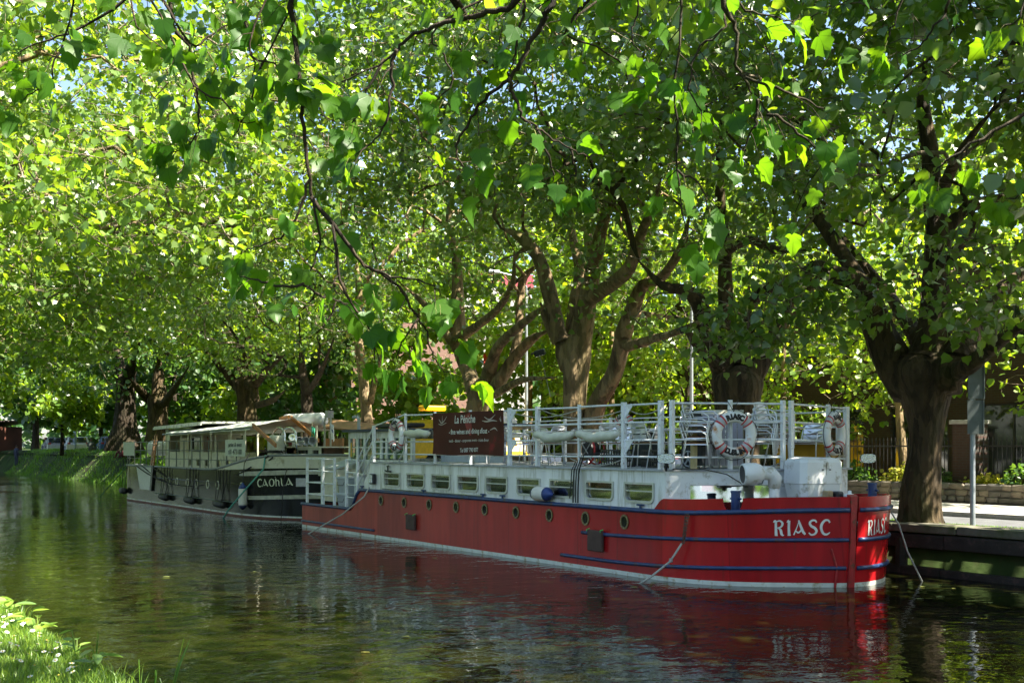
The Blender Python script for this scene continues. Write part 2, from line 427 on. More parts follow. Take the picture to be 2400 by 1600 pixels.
LIMBS['T4'] = dict(trunk=[(-28.7, 17.75, 1.37, 0.564), (-28.7, 17.75, 2.45, 0.412), (-28.62, 17.75, 3.4, 0.389), (-28.25, 17.75, 3.99, 0.407)],
 limbs=[[(-28.7, 17.75, 3.67, 0.282), (-29.28, 17.85, 4.44, 0.231), (-29.96, 17.95, 5.24, 0.247), (-30.14, 17.95, 6.15, 0.259), (-30.31, 18.05, 7.22, 0.181), (-30.39, 18.05, 8.13, 0.148), (-30.67, 17.95, 9.3, 0.114), (-30.32, 17.85, 10.59, 0.09)],
  [(-29.98, 17.75, 5.23, 0.134), (-30.0, 17.35, 5.84, 0.111), (-30.38, 16.85, 6.64, 0.089), (-30.85, 16.45, 7.16, 0.067)],
  [(-29.54, 17.85, 5.65, 0.155), (-28.06, 17.45, 5.8, 0.127), (-26.42, 17.05, 6.08, 0.101), (-25.24, 16.75, 6.64, 0.078), (-25.02, 16.65, 7.45, 0.068)],
  [(-27.97, 17.65, 4.06, 0.255), (-27.04, 17.35, 4.92, 0.155), (-25.9, 17.05, 5.27, 0.13), (-24.26, 16.65, 5.6, 0.104), (-22.92, 16.25, 5.78, 0.072)],
  [(-27.66, 17.75, 3.97, 0.232), (-26.89, 17.85, 4.68, 0.176), (-26.16, 17.95, 5.21, 0.143), (-25.24, 17.95, 5.42, 0.109)],
  [(-26.89, 17.85, 4.73, 0.145), (-26.89, 18.05, 5.57, 0.125), (-27.12, 18.25, 6.4, 0.126), (-27.04, 18.35, 7.15, 0.116), (-26.3, 18.55, 7.49, 0.103)],
  [(-27.5, 17.65, 3.75, 0.126), (-25.56, 17.25, 4.04, 0.089), (-23.24, 16.75, 3.99, 0.064)]])
LIMBS['T5'] = dict(trunk=[(-36.18, 17.9, 1.46, 0.335), (-36.24, 17.9, 2.49, 0.271), (-36.41, 17.9, 3.53, 0.233), (-36.65, 17.9, 4.57, 0.208), (-36.83, 17.9, 5.36, 0.196)],
 limbs=[[(-36.83, 17.9, 5.36, 0.183), (-37.12, 17.9, 6.69, 0.144), (-37.0, 17.9, 7.99, 0.118), (-37.48, 17.9, 9.63, 0.093)],
  [(-36.07, 17.9, 3.83, 0.128), (-34.82, 17.5, 4.72, 0.099), (-33.39, 17.1, 5.59, 0.072)]])
LIMBS['T6'] = dict(trunk=[(-41.62, 17.9, 2.4, 0.372), (-41.62, 17.9, 3.44, 0.287), (-41.69, 17.9, 4.35, 0.244)],
 limbs=[[(-41.69, 17.9, 4.35, 0.23), (-42.12, 17.9, 5.41, 0.145), (-42.41, 17.9, 7.17, 0.116)],
  [(-41.69, 17.9, 4.3, 0.143), (-39.3, 17.4, 4.96, 0.109), (-36.92, 16.9, 6.1, 0.077)]])
LIMBS['T7'] = dict(trunk=[(-48.27, 17.9, 2.68, 0.677), (-48.27, 17.9, 3.58, 0.483), (-48.37, 17.9, 4.49, 0.484), (-48.46, 17.9, 5.01, 0.614)],
 limbs=[[(-49.56, 17.9, 4.99, 0.263), (-49.49, 17.4, 5.5, 0.196), (-49.68, 16.4, 6.58, 0.146)],
  [(-49.01, 17.9, 5.03, 0.261), (-49.94, 17.9, 6.67, 0.182), (-52.33, 18.4, 8.1, 0.138)],
  [(-48.27, 17.9, 5.0, 0.258), (-48.27, 17.9, 6.74, 0.177), (-47.92, 17.9, 8.31, 0.128)],
  [(-47.56, 17.9, 4.9, 0.255), (-46.02, 17.9, 5.45, 0.171), (-41.47, 16.9, 5.79, 0.113)],
  [(-47.04, 17.9, 4.03, 0.158), (-43.68, 17.3, 4.12, 0.118), (-41.4, 16.9, 4.43, 0.079)]])
LIMBS['T8'] = dict(trunk=[(-62.78, 18.2, 2.47, 0.762), (-62.78, 18.2, 3.91, 0.601), (-62.78, 18.2, 4.71, 0.682)],
 limbs=[[(-63.9, 18.2, 4.67, 0.285), (-62.88, 17.2, 5.33, 0.219), (-61.16, 16.2, 5.85, 0.173)],
  [(-62.51, 18.2, 4.7, 0.439), (-62.78, 18.2, 5.83, 0.361), (-62.51, 18.2, 7.82, 0.24)],
  [(-61.7, 18.2, 4.6, 0.237), (-56.59, 17.2, 5.14, 0.146), (-51.11, 16.2, 5.87, 0.099)]])
LIMBS['T9'] = dict(trunk=[(-69.69, 18.2, 1.96, 1.314), (-69.69, 18.2, 3.54, 0.832), (-69.62, 18.2, 4.85, 0.656), (-69.62, 18.2, 6.16, 0.613)],
 limbs=[[(-70.02, 18.2, 6.09, 0.44), (-71.7, 18.2, 8.05, 0.269), (-71.16, 17.2, 9.74, 0.177)],
  [(-69.2, 18.2, 6.05, 0.435), (-67.45, 18.2, 7.76, 0.256), (-65.93, 18.2, 9.74, 0.167)]])
F_left = [
    (0.024, [(-6.62, 2.68, 5.7), (-6.63, 2.73, 5.29), (-6.65, 2.75, 5.03), (-6.66, 2.78, 4.83), (-6.67, 2.82, 4.52), (-6.69, 2.85, 4.26), (-6.7, 2.89, 4.0), (-6.71, 2.92, 3.81), (-6.72, 2.97, 3.58), (-6.77, 2.95, 3.4), (-6.83, 2.91, 3.29)]),
    (0.009, [(-6.36, 2.71, 3.22), (-6.48, 2.59, 3.22), (-6.58, 2.5, 3.26), (-6.66, 2.42, 3.28)]),
    (0.007, [(-6.36, 2.71, 3.22), (-6.34, 2.8, 3.16), (-6.32, 2.88, 3.14), (-6.3, 2.97, 3.12)]),
    (0.009, [(-6.44, 2.78, 3.88), (-6.5, 2.74, 3.68), (-6.59, 2.66, 3.54), (-6.69, 2.56, 3.49), (-6.77, 2.49, 3.45)]),
    (0.012, [(-6.24, 2.72, 3.72), (-6.17, 2.87, 3.5), (-6.14, 2.98, 3.36), (-6.1, 3.09, 3.29), (-6.06, 3.2, 3.21), (-6.05, 3.27, 3.1), (-6.05, 3.33, 3.03), (-6.04, 3.39, 2.91), (-6.05, 3.43, 2.8), (-6.04, 3.5, 2.71)]),
    (0.009, [(-6.18, 2.81, 3.56), (-6.17, 2.87, 3.24), (-6.17, 2.93, 3.11), (-6.15, 3.01, 3.01), (-6.15, 3.06, 2.91), (-6.17, 3.1, 2.79)]),
    (0.006, [(-6.02, 3.05, 3.27), (-5.96, 3.19, 3.25), (-5.9, 3.33, 3.22), (-5.9, 3.39, 3.16)]),
    (0.006, [(-5.89, 3.25, 3.01), (-5.98, 3.17, 2.87), (-6.02, 3.16, 2.77)]),
    (0.016, [(-7.62, 2.26, 5.59), (-7.63, 2.3, 5.16), (-7.64, 2.34, 5.05), (-7.62, 2.42, 4.97), (-7.65, 2.43, 4.86), (-7.66, 2.48, 4.71), (-7.68, 2.5, 4.54), (-7.7, 2.51, 4.43), (-7.77, 2.46, 4.33), (-7.87, 2.37, 4.29)]),
    (0.010, [(-7.43, 2.36, 4.92), (-7.39, 2.48, 4.98), (-7.36, 2.58, 5.06), (-7.34, 2.66, 5.06)]),
    (0.016, [(-7.01, 2.46, 5.36), (-7.01, 2.5, 5.1), (-7.02, 2.55, 5.03), (-7.03, 2.6, 4.98), (-7.05, 2.62, 4.85), (-7.06, 2.66, 4.78), (-7.08, 2.68, 4.63)]),
    (0.014, [(-7.64, 2.24, 5.53), (-7.81, 2.03, 5.24), (-7.98, 1.83, 5.1), (-8.09, 1.71, 5.04), (-8.23, 1.56, 5.0), (-8.33, 1.46, 4.94)]),
    (0.008, [(-8.0, 1.69, 5.0), (-8.07, 1.63, 4.82), (-8.11, 1.63, 4.72), (-8.21, 1.53, 4.65), (-8.31, 1.43, 4.6)]),
    (0.008, [(-6.74, 2.51, 4.74), (-6.68, 2.65, 4.62), (-6.64, 2.77, 4.53)]),
    (0.008, [(-7.21, 2.33, 4.57), (-7.15, 2.48, 4.5), (-7.12, 2.58, 4.37), (-7.09, 2.69, 4.36)]),
    (0.008, [(-7.0, 2.66, 4.61), (-7.04, 2.64, 4.45), (-7.14, 2.55, 4.26)]),
    (0.010, [(-7.56, 1.99, 5.34), (-7.56, 2.05, 5.01), (-7.49, 2.2, 4.88)]),
]
F_mid = [
    (0.022, [(-5.04, 3.62, 5.02), (-5.17, 3.47, 4.71), (-5.27, 3.38, 4.66), (-5.38, 3.27, 4.63), (-5.49, 3.16, 4.61), (-5.57, 3.1, 4.58), (-5.65, 3.02, 4.54), (-5.71, 3.0, 4.49), (-5.81, 2.89, 4.41), (-5.93, 2.76, 4.32)]),
    (0.010, [(-5.52, 2.9, 4.42), (-5.56, 2.89, 4.35), (-5.59, 2.9, 4.2), (-5.63, 2.89, 4.06), (-5.69, 2.86, 3.97), (-5.78, 2.78, 3.89)]),
    (0.012, [(-5.03, 3.45, 4.89), (-5.07, 3.45, 4.67), (-5.11, 3.45, 4.58), (-5.15, 3.44, 4.45), (-5.18, 3.45, 4.38), (-5.22, 3.44, 4.33)]),
    (0.018, [(-4.91, 3.64, 4.93), (-4.99, 3.57, 4.65), (-5.04, 3.54, 4.56), (-5.11, 3.5, 4.45), (-5.16, 3.47, 4.34), (-5.22, 3.44, 4.28), (-5.31, 3.36, 4.19), (-5.37, 3.32, 4.13), (-5.43, 3.29, 4.04), (-5.48, 3.26, 3.94), (-5.5, 3.29, 3.85), (-5.5, 3.34, 3.78)]),
    (0.010, [(-5.09, 3.36, 4.23), (-5.11, 3.39, 4.18), (-5.12, 3.43, 4.11), (-5.13, 3.46, 4.06), (-5.12, 3.54, 4.01), (-5.1, 3.62, 3.96), (-5.06, 3.73, 3.9), (-5.03, 3.83, 3.86)]),
    (0.014, [(-5.04, 3.98, 5.02), (-5.12, 3.91, 4.79), (-5.18, 3.88, 4.72), (-5.23, 3.85, 4.64), (-5.28, 3.84, 4.59)]),
    (0.007, [(-5.18, 3.59, 4.03), (-5.16, 3.68, 3.84), (-5.17, 3.71, 3.73)]),
    (0.007, [(-5.08, 3.74, 3.91), (-5.08, 3.8, 3.79), (-5.12, 3.79, 3.75)]),
    (0.008, [(-5.65, 3.25, 4.68), (-5.66, 3.28, 4.5), (-5.66, 3.34, 4.37), (-5.74, 3.27, 4.25)]),
    (0.008, [(-5.83, 2.98, 4.47), (-5.92, 2.89, 4.26), (-5.98, 2.86, 4.12)]),
    (0.008, [(-5.32, 3.92, 4.68), (-5.25, 4.08, 4.59), (-5.19, 4.22, 4.5), (-5.2, 4.26, 4.41)]),
]
F_right = [
    (0.018, [(-4.57, 4.32, 5.02), (-4.55, 4.41, 4.71), (-4.55, 4.47, 4.62), (-4.55, 4.52, 4.54), (-4.58, 4.54, 4.4), (-4.57, 4.6, 4.31), (-4.55, 4.68, 4.2), (-4.54, 4.76, 4.13)]),
    (0.008, [(-4.49, 4.46, 4.69), (-4.44, 4.57, 4.63), (-4.39, 4.72, 4.61), (-4.37, 4.79, 4.59)]),
    (0.009, [(-4.42, 4.55, 4.15), (-4.45, 4.57, 4.05), (-4.49, 4.56, 3.99), (-4.54, 4.54, 3.88)]),
    (0.012, [(-4.04, 5.85, 5.15), (-4.11, 5.81, 4.86), (-4.15, 5.8, 4.79), (-4.21, 5.76, 4.7), (-4.26, 5.74, 4.63), (-4.35, 5.66, 4.58)]),
    (0.009, [(-4.8, 4.34, 4.97), (-4.83, 4.35, 4.74), (-4.86, 4.36, 4.47), (-4.9, 4.36, 4.31), (-4.91, 4.4, 4.07), (-4.93, 4.42, 3.84), (-4.94, 4.46, 3.62), (-4.94, 4.51, 3.46)]),
    (0.008, [(-4.46, 4.49, 4.26), (-4.36, 4.7, 4.2), (-4.31, 4.84, 4.15), (-4.29, 4.92, 4.11)]),
    (0.008, [(-4.39, 4.6, 4.07), (-4.34, 4.74, 4.0), (-4.29, 4.86, 3.89), (-4.3, 4.9, 3.8)]),
    (0.006, [(-4.74, 4.25, 3.78), (-4.7, 4.37, 3.72), (-4.69, 4.43, 3.56)]),
    (0.012, [(-3.85, 6.32, 4.29), (-4.03, 6.11, 4.12), (-4.18, 5.93, 3.98), (-4.26, 5.87, 3.9)]),
    (0.009, [(-3.88, 6.27, 5.04), (-3.94, 6.24, 4.8), (-4.02, 6.18, 4.76)]),
    (0.009, [(-3.9, 6.43, 3.91), (-3.99, 6.35, 3.78), (-4.06, 6.29, 3.74)]),
    (0.008, [(-4.19, 5.45, 4.96), (-4.22, 5.46, 4.73), (-4.27, 5.44, 4.61)]),
    (0.008, [(-5.01, 4.2, 4.96), (-5.04, 4.21, 4.75), (-5.09, 4.2, 4.64), (-5.08, 4.26, 4.53)]),
    (0.008, [(-4.6, 4.47, 4.59), (-4.7, 4.37, 4.48), (-4.75, 4.35, 4.28), (-4.74, 4.42, 4.14)]),
]
# ------------------------------------------------------------------ the setting
def smooth01(t):
    t = min(max(t, 0), 1); return t * t * (3 - 2 * t)

def rise(x):            # the far bank climbs to the left, beyond the moored boats
    return 1.0 * smooth01((-46 - x) / 14.0)

def ground_z(x, y):
    if y <= 2.16:
        if y > 1.2: return .62 - .05 * (y - 1.2) / .9
        return .62 + .012 * (1.2 - y)
    if y < 17.05: return -1.4
    r = rise(x)
    if x < -50:      # earth bank without a quay
        k = smooth01((y - 17.0) / 2.2)
        w = smooth01((-50 - x) / 5.0)
        bank = -.15 + (1.0 + r) * k
        q = .82 + r
        return q + (bank - q) * w + .05 * math.sin(x * 1.7) * math.sin(y * 2.3)
    if y < 18.35: return .82 + r
    if y < 27.3: return .60 + r
    return .66 + r

xs = [-520, -300, -200, -160] + list(np.arange(-130, -44, 2.0)) + list(np.arange(-44, 24, 4.0)) + [40, 80, 200, 400]
ys = [-400, -150, -60, -25, -10, -5, -2, 0, .7, 1.2, 1.5, 1.8, 2.15, 2.25, 17.0, 17.08, 17.4, 17.8, 18.2, 18.34, 18.42, 19, 19.6, 23, 27.2, 27.4, 30, 36, 45, 60, 90, 150, 300, 700]
g = MB(); g.grid([[(x, y, ground_z(x, y)) for x in xs] for y in ys])
earth = mat('earth', (.030, .052, .010), .95, var=.4, vscale=1.2, dirt=(.050, .045, .022), dirt_amt=.3, dscale=.7, bump=.5, bscale=8, spec=.2)
tag(g.build('ground', earth, smooth=True), kind='structure')

# water ------------------------------------------------------------
m, N, L, P = new_mat('canal_water')
P.inputs['Base Color'].default_value = (.0085, .0095, .0018, 1)
P.inputs['Roughness'].default_value = .035
P.inputs['IOR'].default_value = 1.333
P.inputs['Specular IOR Level'].default_value = .40
tc = N.new("ShaderNodeTexCoord")
def wave(scale, sx, sy, rot, detail=2.0):
    mp = N.new("ShaderNodeMapping"); mp.inputs['Scale'].default_value = (sx, sy, 1); mp.inputs['Rotation'].default_value = (0, 0, rot)
    L.new(tc.outputs['Object'], mp.inputs[0])
    n = N.new("ShaderNodeTexNoise"); n.inputs['Scale'].default_value = scale; n.inputs['Detail'].default_value = detail
    n.inputs['Distortion'].default_value = .4
    L.new(mp.outputs[0], n.inputs['Vector']); return n.outputs[0]
w1 = wave(1.7, 1.0, .8, .3); w2 = wave(5.5, 1.0, .7, .5); w3 = wave(15.0, 1.0, .8, -.3, 1.0)
a1 = N.new("ShaderNodeMath"); a1.operation = 'MULTIPLY_ADD'; a1.inputs[1].default_value = .34; L.new(w2, a1.inputs[0]); L.new(w1, a1.inputs[2])
a2 = N.new("ShaderNodeMath"); a2.operation = 'MULTIPLY_ADD'; a2.inputs[1].default_value = .07; L.new(w3, a2.inputs[0]); L.new(a1.outputs[0], a2.inputs[2])
# calmer and more ruffled patches, as wind leaves them
pt = wave(.16, 1, 1.6, .2, 3.0)
pr = N.new("ShaderNodeMapRange"); pr.inputs[1].default_value = .38; pr.inputs[2].default_value = .62; pr.inputs[3].default_value = .25; pr.inputs[4].default_value = .75
L.new(pt, pr.inputs[0])
b = N.new("ShaderNodeBump"); b.inputs['Distance'].default_value = .036
L.new(pr.outputs[0], b.inputs['Strength']); L.new(a2.outputs[0], b.inputs['Height']); L.new(b.outputs[0], P.inputs['Normal'])
wm = MB().grid([[(x, y, 0) for x in (-170, -120, -80, -50, -30, -15, 0, 20, 60, 120)] for y in (2.0, 5, 9, 13, 17.05)])
tag(wm.build('canal_water', m), kind='structure')

# road, kerb and footpath behind the quay ---------------------------
xr = list(np.arange(-150, 41, 5.0))
asphalt = mat('asphalt', (.085, .087, .092), .9, var=.2, vscale=3, bump=.3, bscale=120, spec=.3)
def strip(name, y0, y1, dz, mt, x0=-150, x1=40, thick=.0):
    mb = MB(); xx = [x for x in xr if x0 <= x <= x1]
    if thick:
        for a, bq in zip(xx[:-1], xx[1:]):
            za, zb = .60 + rise(a), .60 + rise(bq)
            mb.add([(a, y0, za - .05), (bq, y0, zb - .05), (bq, y1, zb - .05), (a, y1, za - .05), (a, y0, za + dz), (bq, y0, zb + dz), (bq, y1, zb + dz), (a, y1, za + dz)],
                   [(4, 5, 6, 7), (0, 1, 5, 4), (2, 3, 7, 6)])
    else:
        mb.grid([[(x, y, .60 + rise(x) + dz) for x in xx] for y in (y0, y1)])
    return mb.build(name, mt)
tag(strip('road', 18.62, 23.1, .012, asphalt, x0=-150), kind='structure')
granite = mat('granite', (.30, .29, .27), .8, var=.2, vscale=8, bump=.2, bscale=60)
concrete = mat('concrete', (.36, .34, .30), .88, var=.18, vscale=2.5, dirt=(.22, .2, .17), dirt_amt=.45, bump=.2, bscale=40)
tag(strip('kerb', 23.1, 23.25, .125, granite, thick=1), kind='structure')
tag(strip('footpath', 23.253, 26.85, .12, concrete, thick=1), kind='structure')
tag(strip('road_marking', 18.95, 19.06, .017, mat('road_paint', (.7, .66, .5), .7, dirt=(.1, .1, .1), dirt_amt=.4, dscale=12)), kind='structure')

# timber and stone quay edge ----------------------------------------
quay = empty('quay_wall', (-20, 17.1, 0), label='dark quay wall with timber walings behind the red barge', cat='quay wall')
def rel(o, root):      # part built in world coordinates under a placed root
    o.location = Vector(o.location) - Vector(root.location); return o
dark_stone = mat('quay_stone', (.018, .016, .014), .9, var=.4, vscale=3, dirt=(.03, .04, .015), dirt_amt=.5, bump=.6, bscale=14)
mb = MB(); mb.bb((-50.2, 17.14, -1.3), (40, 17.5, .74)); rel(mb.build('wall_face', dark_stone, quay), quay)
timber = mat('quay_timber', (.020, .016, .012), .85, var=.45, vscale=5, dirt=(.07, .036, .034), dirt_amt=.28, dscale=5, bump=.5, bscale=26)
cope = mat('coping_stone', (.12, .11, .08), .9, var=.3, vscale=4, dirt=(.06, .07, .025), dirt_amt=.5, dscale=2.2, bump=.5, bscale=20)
x = -50.0
k = 0
while x < 4:
    ln = rnd.uniform(1.0, 1.5)
    mb = MB(); mb.cbox((0, 0, 0), (ln - .012, .62, .14), bev=.02)
    o = mb.build('coping_stone', cope, quay); o.location = (x + ln / 2 + 20, 17.24 - 17.1 + rnd.uniform(-.015, .015), .80 + rnd.uniform(-.008, .008))
    o.rotation_euler = (rnd.uniform(-.01, .01), rnd.uniform(-.006, .006), rnd.uniform(-.006, .006))
    x += ln
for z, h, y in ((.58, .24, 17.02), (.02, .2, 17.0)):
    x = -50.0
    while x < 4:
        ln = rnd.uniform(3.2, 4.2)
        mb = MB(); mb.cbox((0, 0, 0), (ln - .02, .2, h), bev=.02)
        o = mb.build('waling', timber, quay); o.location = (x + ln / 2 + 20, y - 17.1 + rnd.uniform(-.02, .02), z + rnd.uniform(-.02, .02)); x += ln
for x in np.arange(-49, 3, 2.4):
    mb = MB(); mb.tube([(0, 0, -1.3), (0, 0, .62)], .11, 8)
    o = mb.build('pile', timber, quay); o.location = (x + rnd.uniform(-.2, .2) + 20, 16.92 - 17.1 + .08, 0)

# low rubble wall across the road ------------------------------------
lw = empty('rubble_wall', (-20, 27.05, .7), label='low rubble stone wall along the far footpath', cat='wall')
mortar = mat('lime_mortar', (.13, .12, .10), .95, var=.2, bump=.4, bscale=30)
mb = MB(); mb.bb((-52, -.13 + 27.05, .55), (12, .13 + 27.05, 1.10)); rel(mb.build('wall_core', mortar, lw), lw)
stone_m = [mat('rubble_%s' % n, c, .92, var=.3, vscale=6, bump=.7, bscale=16) for n, c in (('grey', (.15, .138, .12)), ('buff', (.19, .16, .12)), ('dark', (.10, .092, .08)))]
def rock(seed, w, h, d):
    r = random.Random(seed); mb = MB(); mb.cbox((0, 0, 0), (w, d, h), bev=min(w, h) * .22, seg=1)
    mb.v = [(a + r.uniform(-.02, .02), b_ + r.uniform(-.012, .012), c + r.uniform(-.016, .016)) for a, b_, c in mb.v]
    return mb
rocks = [rock(i, .30 + .05 * (i % 3), .155, .1).mesh('stone') for i in range(9)]
for i, me in enumerate(rocks): me.materials.append(stone_m[i % 3])
cnt = 0
bulk = MB()
for row in range(3):
    x = -40 + row * .13
    while x < -8:
        w = rnd.uniform(.26, .44); pos = (x + w / 2 + 20, -.155, .04 + .165 * row + .1)
        if -26 < x < -11 and cnt < 290:
            o = bpy.data.objects.new('stone', rocks[rnd.randrange(9)]); COL.objects.link(o); o.parent = lw
            o.location = pos; o.scale = (w / .35, 1, 1); o.rotation_euler = (0, rnd.uniform(-.05, .05), 0); cnt += 1
        else:
            bulk.box(pos, (w - .03, .1, .14))
        x += w
o = bulk.build('stones', stone_m[0], lw); o['kind'] = 'stuff'
x = -40.0
while x < -8:
    w = rnd.uniform(.4, .7); mb = MB(); mb.cbox((0, 0, 0), (w - .02, .36, .1), bev=.03, seg=1)
    o = mb.build('capstone', stone_m[rnd.randrange(3)], lw, loc=(x + w / 2 + 20, 0, .45), rot=(rnd.uniform(-.03, .03), rnd.uniform(-.04, .04), 0)); x += w

# iron railings with brick piers behind the wall ---------------------
iron = mat('black_iron', (.018, .018, .02), .45, var=.2)
brick_m, N, L, P = new_mat('brick_red')
tc = N.new("ShaderNodeTexCoord"); br = N.new("ShaderNodeTexBrick")
mp = N.new("ShaderNodeMapping"); mp.inputs['Rotation'].default_value = (R_(90), 0, 0)
L.new(tc.outputs['Object'], mp.inputs[0]); L.new(mp.outputs[0], br.inputs['Vector'])
br.inputs['Color1'].default_value = (.11, .045, .032, 1); br.inputs['Color2'].default_value = (.14, .06, .04, 1); br.inputs['Mortar'].default_value = (.19, .16, .13, 1)
br.inputs['Scale'].default_value = 1; br.inputs['Brick Width'].default_value = .225; br.inputs['Row Height'].default_value = .075; br.inputs['Mortar Size'].default_value = .01
L.new(br.outputs[0], P.inputs['Base Color']); P.inputs['Roughness'].default_value = .9
dark_brick, N, L, P = new_mat('brick_brown')
tc = N.new("ShaderNodeTexCoord"); br = N.new("ShaderNodeTexBrick"); mp = N.new("ShaderNodeMapping"); mp.inputs['Rotation'].default_value = (R_(90), 0, 0)
L.new(tc.outputs['Object'], mp.inputs[0]); L.new(mp.outputs[0], br.inputs['Vector'])
br.inputs['Color1'].default_value = (.045, .020, .014, 1); br.inputs['Color2'].default_value = (.058, .026, .017, 1); br.inputs['Mortar'].default_value = (.05, .042, .035, 1)
br.inputs['Scale'].default_value = 1; br.inputs['Brick Width'].default_value = .225; br.inputs['Row Height'].default_value = .075; br.inputs['Mortar Size'].default_value = .01
L.new(br.outputs[0], P.inputs['Base Color']); P.inputs['Roughness'].default_value = .9

def iron_railing(x0, x1, y, label):
    r = empty('iron_railing', ((x0 + x1) / 2, y, .68), label=label, cat='railing', group='iron railings behind the rubble wall')
    o = -(x0 + x1) / 2
    mb = MB(); mb.bb((x0 + o, -.02, .15), (x1 + o, .02, .19)); mb.build('rail', iron, r)
    mb = MB(); mb.bb((x0 + o, -.02, 1.55), (x1 + o, .02, 1.59)); mb.build('rail', iron, r)
    bar = MB(); bar.tube([(0, 0, 0), (0, 0, 1.72)], .012, 5); bar.lathe([(.012, 1.72), (.022, 1.75), (.001, 1.84)], n=5)
    me = bar.mesh('bar'); me.materials.append(iron)
    x = x0 + .07
    while x < x1:
        b_ = bpy.data.objects.new('bar', me); COL.objects.link(b_); b_.parent = r; b_.location = (x + o, 0, 0); x += .14
iron_railing(-24.2, -19.6, 28.1, 'black iron railing left of the brick pier beside the leaning tree')
iron_railing(-18.9, -14.2, 28.1, 'black iron railing seen under leaves right of the sign post')
for i, (x, lb) in enumerate(((-24.6, 'brown brick gate pier behind the leaning pale trunk'), (-19.25, 'brown brick pier between the two iron railings'), (-13.75, 'brown brick pier at the right end of the iron railings'))):
    r = empty('brick_pier', (x, 28.1, .66), label=lb, cat='pier', group='brick piers of the railing')
    mb = MB(); mb.bb((-.33, -.33, 0), (.33, .33, 2.2)); mb.build('shaft', dark_brick, r)
    mb = MB(); mb.cbox((0, 0, 2.26), (.8, .8, .115), bev=.02); mb.build('capstone', granite, r)

# the brown brick office behind the trees -----------------------------
win_glass = mat('office_glass', (.018, .022, .024), .06, var=.3, vscale=.6, spec=.8)
frame_dk = mat('dark_frame', (.03, .03, .032), .5)
def office(name, x0, x1, y0, y1, z0, z1, storeys, bay, wall_m, label, group=None, ww=.62, top=None, topm=None, fm=None, cat='building'):
    r = empty(name, ((x0 + x1) / 2, (y0 + y1) / 2, z0), label=label, cat=cat, group=group)
    cx, cy = (x0 + x1) / 2, (y0 + y1) / 2
    hx, hy = (x1 - x0) / 2, (y1 - y0) / 2
    H = z1 - z0
    core = MB(); core.bb((-hx + .25, -hy + .25, 0), (hx - .25, hy - .25, H - .05)); core.build('core', wall_m, r)
    sh = H / storeys; nb = max(1, int(round(2 * hx / bay))); bw = 2 * hx / nb
    walls = MB()
    pw = bw * (1 - ww)
    for i in range(nb + 1):
        xx = -hx + i * bw
        a, c = max(-hx, xx - pw / 2), min(hx, xx + pw / 2)
        walls.bb((a, -hy, 0), (c, -hy + .24, H))
    for s in range(storeys + 1):
        za, zb = s * sh - sh * .22, s * sh + sh * .18
        za, zb = max(0, za), min(H, zb)
        for i in range(nb):
            walls.bb((-hx + i * bw + pw / 2, -hy + .004, za), (-hx + (i + 1) * bw - pw / 2, -hy + .235, zb))
    walls.build('wall', wall_m, r)
    MB().bb((-hx, -hy + .245, 0), (-hx + .24, hy, H)).build('wall', wall_m, r); MB().bb((hx - .24, -hy + .245, 0), (hx, hy, H)).build('wall', wall_m, r)
    pane = MB(); pane.bb((-bw * ww / 2, -.02, -sh * .3), (bw * ww / 2, .02, sh * .3)); pm = pane.mesh('pane'); pm.materials.append(win_glass)
    fr = MB()
    wv, hv = bw * ww / 2, sh * .3
    for xx in (-wv + .03, 0, wv - .03): fr.bb((xx - .03, -.05, -hv), (xx + .03, -.021, hv))
    for zz in (-hv + .03, hv - .03): fr.bb((-wv + .06, -.048, zz - .03), (wv - .06, -.022, zz + .03))
    fme = fr.mesh('window'); fme.materials.append(fm or frame_dk)
    for s in range(storeys):
        for i in range(nb):
            w = bpy.data.objects.new('window', fme); COL.objects.link(w); w.parent = r
            w.location = (-hx + (i + .5) * bw, -hy + .16, s * sh + sh * .48)
            p = bpy.data.objects.new('pane', pm); COL.objects.link(p); p.parent = w
    rf = MB(); rf.bb((-hx - .15, -hy - .15, H), (hx + .15, hy + .15, H + (top or .35))); rf.build('parapet', topm or wall_m, r)
    return r
office('brick_office', -46, -2, 32.2, 42, .64, 8.2, 2, 3.4, dark_brick, 'dark brown brick office with wide windows behind the trees', ww=.66)
render_w = mat('pale_render', (.26, .25, .235), .85, var=.1)
red_panel = mat('red_cladding', (.24, .035, .045), .5)
white_fr = mat('white_frame', (.75, .75, .74), .5)
office('apartment_block', -99, -80, 43, 55, .6, 15.8, 5, 3.0, render_w, 'pale apartment block with a red parapet glimpsed through branches', ww=.5, top=1.1, topm=red_panel, fm=white_fr)
office('brick_terrace', -84, -62, 29.5, 38, 1.6, 9.5, 3, 3.2, brick_m, 'red brick terrace half hidden behind trees beyond the wheelhouse', ww=.45, fm=white_fr)

# small rust red shed at the far left
sd = empty('brick_shed', (-118, 17.5, 1.5), rz=R_(-65), label='rust red shed with a white door at the far left bank', cat='shed')
shed_m = mat('shed_red', (.09, .028, .014), .8, var=.35, vscale=.8)
MB().bb((-3.2, -1.5, 0), (3.2, 1.5, 2.6)).build('wall', shed_m, sd)
MB().slab([(-3.5, -1.8, 2.6), (3.5, -1.8, 2.6), (3.5, 1.8, 3.1), (-3.5, 1.8, 3.1)], (0, 0, .12)).build('roof', mat('shed_roof', (.05, .04, .035), .8), sd)
MB().bb((.9, -1.56, 0), (1.7, -1.503, 2.0)).build('door', white_fr, sd)
for xx in (-2.2, -.6):
    MB().tube([(xx + .62 * math.cos(a), -1.53, 1.0 + .62 * math.sin(a)) for a in np.linspace(0, 2 * math.pi, 20, endpoint=False)], .04, 5, closed=True).build('painted_ring', mat('ochre_paint', (.42, .22, .03), .6), sd)
